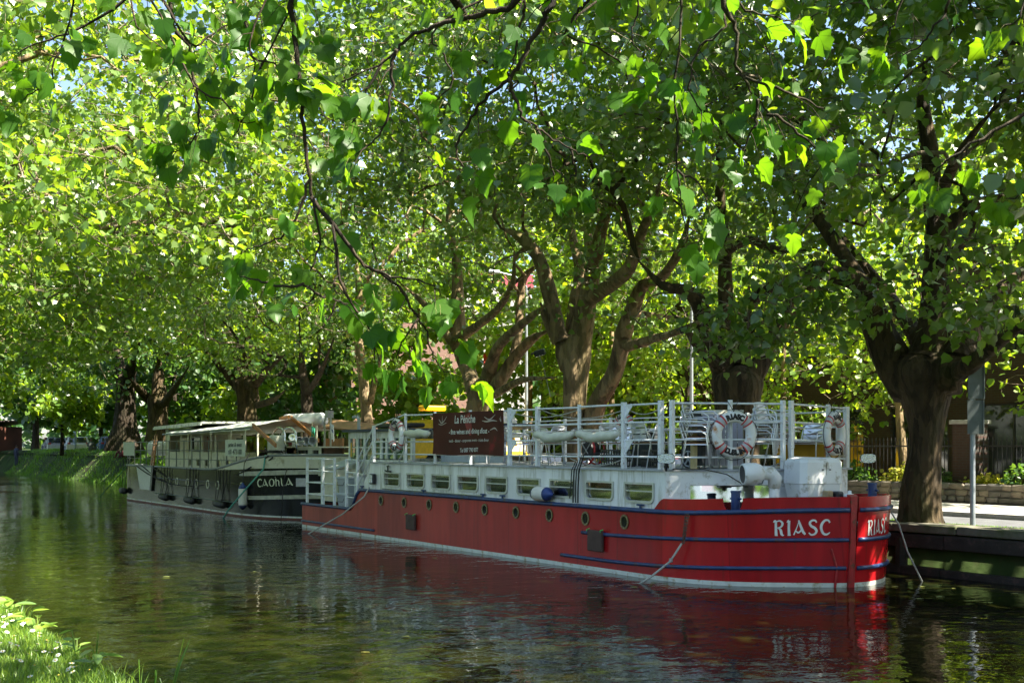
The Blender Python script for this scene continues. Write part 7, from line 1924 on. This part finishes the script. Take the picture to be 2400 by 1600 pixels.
# near bank trees whose boughs reach far over the water on the left ---------------
OVER = 'plane trees leaning over the water from the near bank'
def over_tree(x, seed, label, zlo, zhi, rx, ry, n1, ls, limbs, parts=0, yc=3.0, nleaf=17, lm=None):
    r = np.random.default_rng(seed)
    T = clumps((x, yc, (zlo + zhi) / 2), (rx, ry, (zhi - zlo) / 2), n1, 10, .46, r, shell=.5)
    T[:, 0] += .62 * ((zlo + zhi) / 2 - T[:, 2])      # the lower boughs sweep out towards the light
    t_ = (make_tree('plane_tree', (x, -1.6, .6), [(x, -1.6, .5, .55), (x, -1.6, 1.6, .42), (x, -1.5, 3.4, .40), (x + .1, -1.2, 5.0, .42)], limbs, T, label, group=OVER, bark=bark_pale, leafm=lm or leaf_over, seed=seed, parts=parts, nleaf=nleaf, lsize=ls, detail='lob' if parts else 'far', step=4 if parts else 6))
    return t_ if x > -50 else top_crown(t_, x, 2, zhi - 1.5, max(zhi + 1, 20), rx, ry * .8, seed + 100, lm or leaf_over)
def boughs(x):
    return [[(x, -1.2, 5.0, .3), (x + .8, 1.0, 7.4, .17), (x + .4, 2.8, 9.0, .11), (x + 1.4, 4.6, 10.1, .06), (x + 1.0, 6.4, 10.4, .035)],
            [(x, -1.2, 5.0, .3), (x - .6, .6, 8.0, .22), (x - 1.2, 2.4, 11.0, .15), (x - 1.6, 3.6, 14, .08)],
            [(x, -1.2, 5.0, .25), (x + 1.0, .8, 6.6, .12), (x + .7, 2.6, 7.3, .075), (x + 1.6, 4.2, 7.4, .05), (x + 1.3, 5.8, 6.8, .03)],
            [(x, -1.2, 5.0, .25), (x + 1.8, -.4, 8.2, .16), (x + 3, .6, 11.0, .10), (x + 3.4, 1.4, 13.5, .05)],
            [(x, -1.2, 5.0, .25), (x - 2.0, .8, 6.6, .12), (x - 2.6, 2.8, 7.8, .07), (x - 3.6, 4.6, 8.0, .045), (x - 3.5, 6.4, 7.4, .03)]]
over_tree(-25.5, 51, 'sunlit plane tree crown hanging over the water nearest at upper left', 5.2, 14.5, 5.2, 8.6, 190, .155, boughs(-25.5), parts=300, yc=3.2)
over_tree(-34.5, 52, 'sunlit plane tree crown behind the nearest one at left', 4.2, 15.5, 5.6, 8.6, 180, .165, boughs(-34.5), parts=200, yc=3.4)
over_tree(-45.0, 53, 'sunlit plane tree crown sweeping down over the left water', 3.6, 18, 6.4, 9.4, 170, .20, boughs(-45), yc=4.0)
over_tree(-57.0, 54, 'plane tree crown farthest over the left water', 3.2, 20, 7.4, 10.5, 160, .26, boughs(-57), yc=4.5, lm=leaf_far)
over_tree(-74.0, 55, 'dark plane tree crown closing the canal at the far left', 2.6, 20, 9, 11, 130, .34, boughs(-74), yc=5, lm=leaf_dark)

# trees across the road, bright behind the trunks -----------------------------
BACK = 'leafy trees across the road behind the quay row'
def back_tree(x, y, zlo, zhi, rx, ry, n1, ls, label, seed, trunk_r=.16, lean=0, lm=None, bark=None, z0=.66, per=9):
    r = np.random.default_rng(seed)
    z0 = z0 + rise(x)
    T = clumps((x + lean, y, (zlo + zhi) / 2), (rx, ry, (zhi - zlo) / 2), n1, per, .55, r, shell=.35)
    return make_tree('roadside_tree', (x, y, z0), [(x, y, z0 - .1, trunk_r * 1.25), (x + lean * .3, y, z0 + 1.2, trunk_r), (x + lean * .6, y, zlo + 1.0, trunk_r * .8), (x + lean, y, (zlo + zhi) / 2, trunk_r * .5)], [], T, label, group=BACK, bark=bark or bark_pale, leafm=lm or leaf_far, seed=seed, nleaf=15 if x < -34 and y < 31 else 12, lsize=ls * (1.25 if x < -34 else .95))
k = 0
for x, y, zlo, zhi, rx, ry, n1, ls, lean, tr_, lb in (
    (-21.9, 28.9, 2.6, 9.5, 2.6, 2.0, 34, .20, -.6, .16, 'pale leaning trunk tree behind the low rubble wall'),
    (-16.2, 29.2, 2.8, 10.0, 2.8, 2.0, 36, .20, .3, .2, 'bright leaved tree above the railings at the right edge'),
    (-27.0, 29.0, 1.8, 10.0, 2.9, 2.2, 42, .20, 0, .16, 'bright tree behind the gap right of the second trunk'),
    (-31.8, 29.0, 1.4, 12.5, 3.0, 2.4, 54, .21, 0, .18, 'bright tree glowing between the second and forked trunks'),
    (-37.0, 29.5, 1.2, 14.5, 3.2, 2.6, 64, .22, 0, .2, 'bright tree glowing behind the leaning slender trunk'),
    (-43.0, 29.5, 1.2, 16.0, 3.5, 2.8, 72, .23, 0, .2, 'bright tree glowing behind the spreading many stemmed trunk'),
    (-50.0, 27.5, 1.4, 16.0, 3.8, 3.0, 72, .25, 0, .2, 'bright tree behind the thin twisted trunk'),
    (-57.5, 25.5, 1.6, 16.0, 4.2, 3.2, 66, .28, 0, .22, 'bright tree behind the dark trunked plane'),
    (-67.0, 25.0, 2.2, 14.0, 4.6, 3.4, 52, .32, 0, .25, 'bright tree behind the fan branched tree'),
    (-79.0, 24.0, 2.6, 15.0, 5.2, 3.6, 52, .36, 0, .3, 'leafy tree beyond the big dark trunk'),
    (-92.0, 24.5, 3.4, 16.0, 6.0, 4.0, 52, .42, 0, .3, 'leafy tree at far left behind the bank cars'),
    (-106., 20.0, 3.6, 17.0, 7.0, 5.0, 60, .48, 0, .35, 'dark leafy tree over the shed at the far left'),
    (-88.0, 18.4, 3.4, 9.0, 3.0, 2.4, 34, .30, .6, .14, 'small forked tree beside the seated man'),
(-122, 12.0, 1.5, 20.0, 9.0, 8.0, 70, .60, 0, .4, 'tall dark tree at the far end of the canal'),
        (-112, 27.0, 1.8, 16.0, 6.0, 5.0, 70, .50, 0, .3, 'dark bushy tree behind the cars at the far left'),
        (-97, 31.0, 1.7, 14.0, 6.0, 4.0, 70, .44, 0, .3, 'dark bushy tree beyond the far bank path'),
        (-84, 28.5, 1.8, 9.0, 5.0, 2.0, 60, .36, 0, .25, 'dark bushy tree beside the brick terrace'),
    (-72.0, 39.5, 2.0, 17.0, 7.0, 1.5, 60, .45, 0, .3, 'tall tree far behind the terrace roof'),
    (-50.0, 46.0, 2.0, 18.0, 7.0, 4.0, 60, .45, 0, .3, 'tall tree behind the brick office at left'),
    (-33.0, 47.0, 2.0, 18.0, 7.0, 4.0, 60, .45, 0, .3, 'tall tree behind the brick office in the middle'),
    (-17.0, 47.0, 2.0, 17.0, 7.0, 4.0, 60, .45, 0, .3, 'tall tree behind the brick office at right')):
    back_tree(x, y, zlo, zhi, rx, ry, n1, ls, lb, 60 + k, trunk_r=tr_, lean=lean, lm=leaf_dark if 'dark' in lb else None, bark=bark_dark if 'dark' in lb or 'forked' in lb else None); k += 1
# the wooded horizon, too far off to count
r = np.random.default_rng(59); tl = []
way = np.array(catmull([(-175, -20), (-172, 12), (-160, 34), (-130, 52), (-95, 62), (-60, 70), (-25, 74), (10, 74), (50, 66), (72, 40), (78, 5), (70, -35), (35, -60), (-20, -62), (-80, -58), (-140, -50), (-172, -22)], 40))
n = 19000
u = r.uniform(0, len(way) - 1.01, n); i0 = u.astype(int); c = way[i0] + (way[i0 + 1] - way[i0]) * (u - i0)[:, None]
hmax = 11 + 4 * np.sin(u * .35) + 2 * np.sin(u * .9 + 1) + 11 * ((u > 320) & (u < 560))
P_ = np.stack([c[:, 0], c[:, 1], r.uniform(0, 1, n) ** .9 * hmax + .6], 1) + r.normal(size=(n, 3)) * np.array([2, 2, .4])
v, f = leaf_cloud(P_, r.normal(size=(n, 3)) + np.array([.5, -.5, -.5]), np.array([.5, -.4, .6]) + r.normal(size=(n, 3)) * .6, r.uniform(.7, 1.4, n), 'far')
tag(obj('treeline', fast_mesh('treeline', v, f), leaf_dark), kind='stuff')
def shrub(x, y, h, w, label, seed, m, z=.62):
    r = np.random.default_rng(seed)
    root = empty('shrub', (x, y, z), label=label, cat='shrub', group='shrubs behind the rubble wall')
    n = 900
    d = r.normal(size=(n, 3)); d /= np.linalg.norm(d, axis=1)[:, None]; kk = r.uniform(.25, 1, n) ** .5
    p = d * kk[:, None] * np.array([w, w * .7, h / 2]) + np.array([0, 0, h / 2]) + r.normal(size=(n, 3)) * .06
    v, f = leaf_cloud(p, d + r.normal(size=(n, 3)) * .5, d + np.array([0, 0, .6]) + r.normal(size=(n, 3)) * .4, r.uniform(.07, .14, n), 'far')
    o = obj('foliage', fast_mesh('foliage', v, f), m, root); o['kind'] = 'stuff'
    mb = MB()
    for q in range(7): a = q * .9; mb.tube([(0, 0, 0), (.3 * w * math.cos(a), .3 * w * math.sin(a), h * .4), (.6 * w * math.cos(a), .5 * w * math.sin(a), h * .8)], [.02, .014, .006], 4)
    mb.build('stem', bark_dark, root)
leaf_yel = leaf_mat('golden_leaf', (.16, .15, .02), (.2, .22, .02))
for i, (x, y, h, w, lb, mm) in enumerate(((-23.2, 27.9, 1.1, .8, 'dark green shrub right of the right hand spotlight', leaf_dark), (-21.2, 27.75, 1.0, .7, 'yellow leaved shrub between pale trunk and massive trunk', leaf_yel), (-20.3, 27.8, 1.0, .8, 'dark shrub left behind the massive trunk', leaf_dark),
        (-18.5, 27.75, .8, .6, 'golden shrub peeping right of the massive trunk', leaf_yel), (-17.2, 27.8, 1.2, .9, 'dark shrub against the railing behind the sign post', leaf_dark), (-15.2, 27.8, 1.0, .8, 'dark shrub against the railing at the right edge', leaf_dark))):
    shrub(x, y, h, w, lb, 90 + i, mm)

# ------------------------------------------------------------------ the boughs hanging close to the camera
def near_tree(base, trunk, bough, sprays, label, seed, leafm, thin_=1.0, lmax=.19):
    r = np.random.default_rng(seed)
    root = empty('plane_tree', base, label=label, cat='tree', group='plane trees over the photographer')
    o3 = Vector(base)
    o = lumpy(trunk, seed).build('trunk', bark_plane, root, smooth=True); o.data.transform(Matrix.Translation(-o3))
    for b_ in bough:
        P = catmull(b_, 6); o = MB().tube([p[:3] for p in P], [p[3] for p in P], 9).build('bough', bark_dark, root, smooth=True); o.data.transform(Matrix.Translation(-o3))
    BP = np.array([p for b_ in bough for p in catmull(b_, 8)])
    leaves = []
    for rad0, pts in sprays:
        P = [np.array(p) for p in pts]
        # the spray's upper end joins the nearest bough above the frame
        if P[0][2] > 4.55:
            d = np.linalg.norm(BP[:, :3] - P[0], axis=1); j = BP[int(np.argmin(d))][:3]
            P = [j, (j + P[0]) / 2 + np.array([0, 0, .1])] + P
        C = np.array(catmull(P, 4)); C += r.normal(size=C.shape) * .006
        n = len(C); R_s = np.linspace(rad0 * 1.1, .0035, n)
        knots = 1 + .18 * (r.random(n) > .8)
        o = MB().tube(C, list(R_s * knots), 7).build('branch', bark_dark, root, smooth=True); o.data.transform(Matrix.Translation(-o3))
        d = np.concatenate([[0], np.cumsum(np.linalg.norm(np.diff(C, axis=0), axis=1))])
        start = d[-1] * (.35 if d[-1] > .8 else .15)
        s = start
        while s < d[-1]:
            q = np.array([np.interp(s, d, C[:, k]) for k in range(3)])
            i = min(int(np.searchsorted(d, s)), n - 1); t = C[i] - C[i - 1]; t /= np.linalg.norm(t) + 1e-9
            side = r.normal(size=3); side -= t * side.dot(t); side /= np.linalg.norm(side) + 1e-9
            ln = r.choice([.05, .08, .16, .28], p=[.3, .3, .25, .15])
            e = q + side * ln * .8 + t * ln * .5 + np.array([0, 0, -.25 * ln])
            m_ = (q + e) / 2 + np.array([0, 0, .12 * ln])
            o = MB().tube([q, m_, e], [.0035, .0028, .002], 4).build('twig', bark_dark, root); o.data.transform(Matrix.Translation(-o3))
            nl = 1 if ln < .1 else (2 if ln < .2 else 3)
            for k in range(nl):
                leaves.append((e + r.normal(size=3) * .025 * k, side + t * .6))
            s += r.uniform(.07, .15) * thin_
        for k in range(r.integers(2, 5)): leaves.append((C[-1] + r.normal(size=3) * .03, C[-1] - C[-2] + r.normal(size=3) * .01))
    V, FS = TPL['near']; mes = []
    for k in range(7):
        rr = np.random.default_rng(k); W_ = V.copy()
        W_[:, 2] = W_[:, 2] * (.5 + .35 * k / 2) + .07 * np.sin(W_[:, 0] * 7 + k) * W_[:, 1] + .035 * np.sin(W_[:, 1] * 9 + k) - .10 * (k % 3) * W_[:, 1] ** 2
        W_[:, 0] *= 1 + .10 * rr.uniform(-1, 1); W_[1:, :2] += rr.normal(size=W_[1:, :2].shape) * .012
        me = fast_mesh('leaf', W_, [F[None] for F in FS], True); me.materials.append(leafm); mes.append(me)
    L_ = []
    for p, out in leaves:
        pet = r.uniform(.03, .09)
        o_ = out / (np.linalg.norm(out) + 1e-9)
        tp_ = o_ * .55 + np.array([0, 0, -1.0 * r.uniform(.35, 1.2)]) + r.normal(size=3) * .35
        nr = np.array([0, 0, .55]) + r.normal(size=3) * .7
        L_.append((p + o_ * pet + np.array([0, 0, -pet * .5]), tp_, nr, r.uniform(.07, lmax), p))
    P_ = np.array([l[0] for l in L_]); vis, dep = in_frame(P_, 60)
    order = np.argsort(-np.where(vis, 1, 0) * np.array([l[3] for l in L_]))
    chosen = set(int(i) for i in order[:300] if vis[i])
    pt_ = MB(); rest = []
    for i, (p, tp_, nr, sz, org) in enumerate(L_):
        pt_.tube([org, (org + p) / 2 + np.array([0, 0, .01]), p], .0018, 3)
        if i not in chosen: rest.append(i); continue
        t = Vector(tp_).normalized(); nn = Vector(nr); b_ = t.cross(nn).normalized(); nn = b_.cross(t)
        if nn.z < 0: nn, b_ = -nn, -b_
        o = bpy.data.objects.new('leaf', mes[i % 7]); COL.objects.link(o); o.parent = root
        M = Matrix((b_, t, nn)).transposed().to_4x4(); M.translation = Vector(p) - o3
        o.matrix_local = M @ Matrix.Scale(float(sz), 4)
    o = pt_.build('petioles', bark_mat('petiole', (.10, .12, .03), (.16, .17, .05), (.12, .08, .03)), root); o.data.transform(Matrix.Translation(-o3)); o['kind'] = 'stuff'
    if rest:
        v, f = leaf_cloud(P_[rest], np.array([L_[i][1] for i in rest]), np.array([L_[i][2] for i in rest]), np.array([L_[i][3] for i in rest]), 'near')
        o = obj('foliage', fast_mesh('foliage', v - np.array(base), f), leafm, root); o['kind'] = 'stuff'
    return root

t_l = near_tree((-3.8, -2.6, .62), [(-3.8, -2.6, .5, .5), (-3.8, -2.6, 1.6, .38), (-3.85, -2.5, 3.2, .34), (-3.9, -2.2, 4.6, .36)],
    [[(-3.9, -2.2, 4.5, .26), (-4.6, -.4, 5.8, .18), (-5.6, 1.6, 6.0, .11), (-6.6, 3.4, 5.8, .06), (-7.3, 4.4, 5.5, .03)], [(-3.9, -2.2, 4.5, .22), (-5.6, -1.2, 5.7, .13), (-7.0, .6, 5.9, .08), (-7.6, 1.8, 5.6, .04)], [(-3.9, -2.2, 4.5, .25), (-3.0, -.6, 7.4, .15), (-3.6, 1.6, 9, .08)]],
    F_left, 'plane tree whose long dark branch hangs down at upper left near the camera', 71, leaf_near, thin_=1.25, lmax=.17)
t_r = near_tree((2.2, -2.4, .62), [(2.2, -2.4, .5, .55), (2.2, -2.4, 1.6, .42), (2.15, -2.3, 3.2, .38), (2.0, -2.0, 4.6, .40)],
    [[(2.0, -2.0, 4.5, .28), (-.4, .6, 5.8, .18), (-2.8, 2.6, 6.0, .12), (-4.4, 4.2, 5.6, .06), (-5.2, 4.8, 5.2, .03)], [(2.0, -2.0, 4.5, .24), (.2, 1.8, 5.8, .15), (-1.4, 4.4, 6.0, .10), (-2.9, 6.4, 5.6, .05)], [(2.0, -2.0, 4.5, .25), (1.5, -.5, 7.5, .15), (.6, 1.5, 9, .08)]],
    F_mid + F_right, 'plane tree with bright leaf sprays hanging across the top middle and right', 72, leaf_near, thin_=1.75, lmax=.145)
shade_crown(t_l, [(-6.6, 5.6, 6.3), (-5.2, 4.4, 7.0), (-6.0, 6.8, 7.4), (-4.2, 2.4, 7.4), (-7.2, 6.4, 6.6), (-3.6, .6, 8.6)], 73, leaf_over)  # unseen clumps added to shade the hanging leaves at left
shade_crown(t_r, [(-1.0, 1.8, 7.2), (.6, .2, 8.2), (-.6, 5.0, 7.0), (1.2, 3.0, 8.5), (-2.2, 7.2, 6.6)], 74, leaf_over)  # unseen clumps added to keep sun off the water at lower right

# ------------------------------------------------------------------ grass, bank plants, things on the water
def grass(name, n, xr_, yr_, h, w, m, seed, zf, clump=None, lean=.35):
    r = np.random.default_rng(seed)
    x = r.uniform(*xr_, n); y = r.uniform(*yr_, n)
    if clump:
        k = (np.sin(x * clump) + np.sin(y * clump * 1.7 + 1) + np.sin((x + y) * clump * .6)) / 3
        keepm = r.random(n) < .55 + .45 * k; x, y = x[keepm], y[keepm]; hk = .7 + .5 * k[keepm]
    else: hk = np.ones(n)
    n = len(x); z = np.array([zf(a, b_) for a, b_ in zip(x, y)])
    a = r.uniform(0, 6.28, n); hh = h * hk * r.uniform(.5, 1.2, n); ln = r.normal(0, lean, (n, 2)) * hh[:, None]
    dx, dy = np.cos(a) * w / 2, np.sin(a) * w / 2
    b0 = np.stack([x - dx, y - dy, z - .01], 1); b1 = np.stack([x + dx, y + dy, z - .01], 1)
    m0 = np.stack([x - dx * .7 + ln[:, 0] * .35, y - dy * .7 + ln[:, 1] * .35, z + hh * .55], 1); m1 = np.stack([x + dx * .7 + ln[:, 0] * .35, y + dy * .7 + ln[:, 1] * .35, z + hh * .55], 1)
    t = np.stack([x + ln[:, 0], y + ln[:, 1], z + hh * .95], 1)
    v = np.stack([b0, b1, m1, m0, t], 1).reshape(-1, 3); i = np.arange(n)[:, None] * 5
    return tag(obj(name, fast_mesh(name, v, [i + np.array([[0, 1, 2, 3]]), i + np.array([[3, 2, 4]])]), m), kind='stuff')
lawn_m = leaf_mat('lawn_blade', (.075, .13, .018), (.13, .20, .015), gloss=.3)
bank_m = leaf_mat('bank_blade', (.065, .14, .016), (.11, .20, .012), gloss=.3)
grass('lawn_grass', 42000, (-15, -6.3), (-.3, 2.12), .075, .008, lawn_m, 81, ground_z)
grass('edge_grass', 2600, (-15, -6.3), (1.75, 2.2), .19, .008, lawn_m, 82, ground_z, clump=3.0, lean=.5)
grass('bank_grass', 30000, (-104, -51), (17.0, 21.5), .32, .035, bank_m, 83, ground_z, clump=.9)
grass('bank_weeds', 6000, (-70, -51), (16.95, 18.6), .55, .06, bank_m, 84, ground_z, clump=1.3)
grass('verge_grass', 9000, (-24, -5), (17.55, 18.3), .10, .012, bank_m, 85, ground_z, clump=1.1)
# daisies
ds = MB()
ds.tube([(0, 0, 0), (.004, 0, .075)], .0014, 3)
dh = MB()
for q in range(10):
    a = q * .628; dh.add([(0, 0, .076), (.006 * math.cos(a - .3), .006 * math.sin(a - .3), .078), (.017 * math.cos(a - .12), .017 * math.sin(a - .12), .080), (.017 * math.cos(a + .12), .017 * math.sin(a + .12), .080), (.006 * math.cos(a + .3), .006 * math.sin(a + .3), .078)], [(0, 1, 2, 3, 4)])
stem_me = ds.mesh('stem'); stem_me.materials.append(lawn_m); head_me = dh.mesh('flower_head'); head_me.materials.append(mat('daisy_white', (.80, .80, .78), .6))
ctr_me = MB().lathe([(.006, .079), (.004, .083), (.001, .084)], n=6).mesh('centre'); ctr_me.materials.append(mat('daisy_yellow', (.6, .4, .02), .6))
r = np.random.default_rng(86)
for i in range(120):
    x, y = r.uniform(-13.0, -8.0), 2.0 - abs(r.normal(0, .5))
    t = empty('daisy', (x, y, ground_z(x, y) + .02), label='small white daisy in the sunlit lawn at the lower left corner', cat='daisy', group='daisies in the near lawn', rot=(r.normal(0, .3), r.normal(0, .3), r.uniform(0, 6)))
    for me in (stem_me, head_me, ctr_me):
        o = bpy.data.objects.new(me.name.split('.')[0], me); COL.objects.link(o); o.parent = t
    t.scale = (1.15,) * 3
# broad leaved bank plants
dock_m = leaf_mat('dock_leaf', (.09, .15, .03), (.15, .24, .03), gloss=.4)
def dock(x, y, n, s, label, seed):
    r = np.random.default_rng(seed); root = empty('dock_plant', (x, y, ground_z(x, min(y, 2.05))), label=label, cat='plant', group='broad leaved plants on the near bank edge')
    for k in range(n):
        a = r.uniform(0, 6.28); h = r.uniform(.05, .22); t = Vector((math.cos(a), math.sin(a), r.uniform(-.2, .5))).normalized()
        me = MB(); W_ = r.uniform(.5, .62)
        outl = [(0, 0), (.25 * W_, .1), (.42 * W_, .35), (.36 * W_, .65), (.18 * W_, .9), (0, 1)]
        pts = [(p, q, .12 * p - .25 * q * q) for p, q in outl]; pl = [(-p, q, .12 * p - .25 * q * q) for p, q in outl[1:-1]]
        me.add(pts + pl, [tuple(range(6)), (0, 5, 9, 8, 7, 6)])
        o = me.build('leaf', dock_m, root)
        nn = Vector((0, 0, 1)) + Vector(r.normal(size=3)) * .25; b_ = t.cross(nn).normalized(); nn = b_.cross(t)
        M = Matrix((b_, t, nn)).transposed().to_4x4(); M.translation = Vector((math.cos(a) * .04, math.sin(a) * .04, h)); o.matrix_local = M @ Matrix.Scale(float(s * r.uniform(.7, 1.2)), 4)
        MB().tube([(0, 0, 0), (math.cos(a) * .02, math.sin(a) * .02, h * .6), (math.cos(a) * .04, math.sin(a) * .04, h)], .005, 4).build('stalk', lawn_m, root)
for i, (x, y, n, s, lb) in enumerate(((-12.3, 1.95, 9, .17, 'broad leaved plant at the left frame edge on the near bank'), (-11.8, 2.0, 9, .19, 'broad leaved plant with curled leaf second from the left edge'), (-11.2, 2.05, 8, .16, 'yellowish broad leaved plant at the crest of the near bank'), (-10.8, 2.05, 8, .17, 'broad leaved plant farthest along the crest of the bank'),
        (-8.75, 2.08, 8, .15, 'low broad leaved plant by the water at the bottom edge'), (-9.4, 2.08, 6, .12, 'small broad leaved plant halfway down the bank edge'))): dock(x, y, n, s, lb, 100 + i)
def reed(x, y, h, lx, ly, label, seed):
    root = empty('grass_stalk', (x, y, -.05), label=label, cat='grass stalk', group='tall grass stalks at the water edge')
    MB().tube([(0, 0, 0), (lx * .3, ly * .3, h * .5), (lx, ly, h)], [.006, .005, .002], 5).build('stalk', bank_m, root)
    MB().slab([(lx * .5, ly * .5, h * .6), (lx * .8 + .012, ly * .8, h * .8), (lx * 1.25, ly * 1.25, h * 1.0), (lx * .8 - .012, ly * .8, h * .82)], (0, .002, 0)).build('blade', bank_m, root)
    MB().slab([(lx * .2, ly * .2, h * .3), (lx * .1 - .05, ly * .3 + .02, h * .6), (lx * .1 - .12, ly * .3, h * .7), (lx * .1 - .06, ly * .3, h * .55)], (0, .002, 0)).build('blade', bank_m, root)
reed(-7.75, 2.25, 1.0, .16, .12, 'tallest grass stalk standing at the bottom edge water', 1); reed(-8.0, 2.2, .82, .02, -.02, 'shorter grass stalk left of the tallest one', 2); reed(-7.95, 2.25, .75, .05, .02, 'thin bent stalk beside the shorter one', 3); reed(-9.2, 2.15, .85, .05, .03, 'feathery stalk standing above the bank crest', 4)
# leaves adrift
fl_me = fast_mesh('floating_leaf', TPL['mid'][0] * np.array([.10, .10, .012]), [F[None] for F in TPL['mid'][1]]); fl_me.materials.append(leaf_mat('adrift_leaf', (.15, .16, .04), (.1, .1, .02)))
r = np.random.default_rng(110)
spots = [(r.uniform(-13, -9.5), r.uniform(12.8, 16.5)) for _ in range(14)] + [(-14.2 + .1 * k, 12.2 - .1 * k) for k in range(3)] + [(r.uniform(-24, -10), r.uniform(4, 12)) for _ in range(9)]
for i, (x, y) in enumerate(spots):
    o = bpy.data.objects.new('floating_leaf', fl_me); COL.objects.link(o); o.location = (x, y, .012); o.rotation_euler = (0, 0, r.uniform(0, 6)); s = r.uniform(.6, 1.3); o.scale = (s, s, 1)
    tag(o, 'fallen yellowish leaf drifting on the dark water by the quay' if i < 14 else 'fallen yellowish leaf drifting on open canal water', 'leaf', 'leaves adrift by the quay' if i < 14 else 'leaves adrift on the open water')
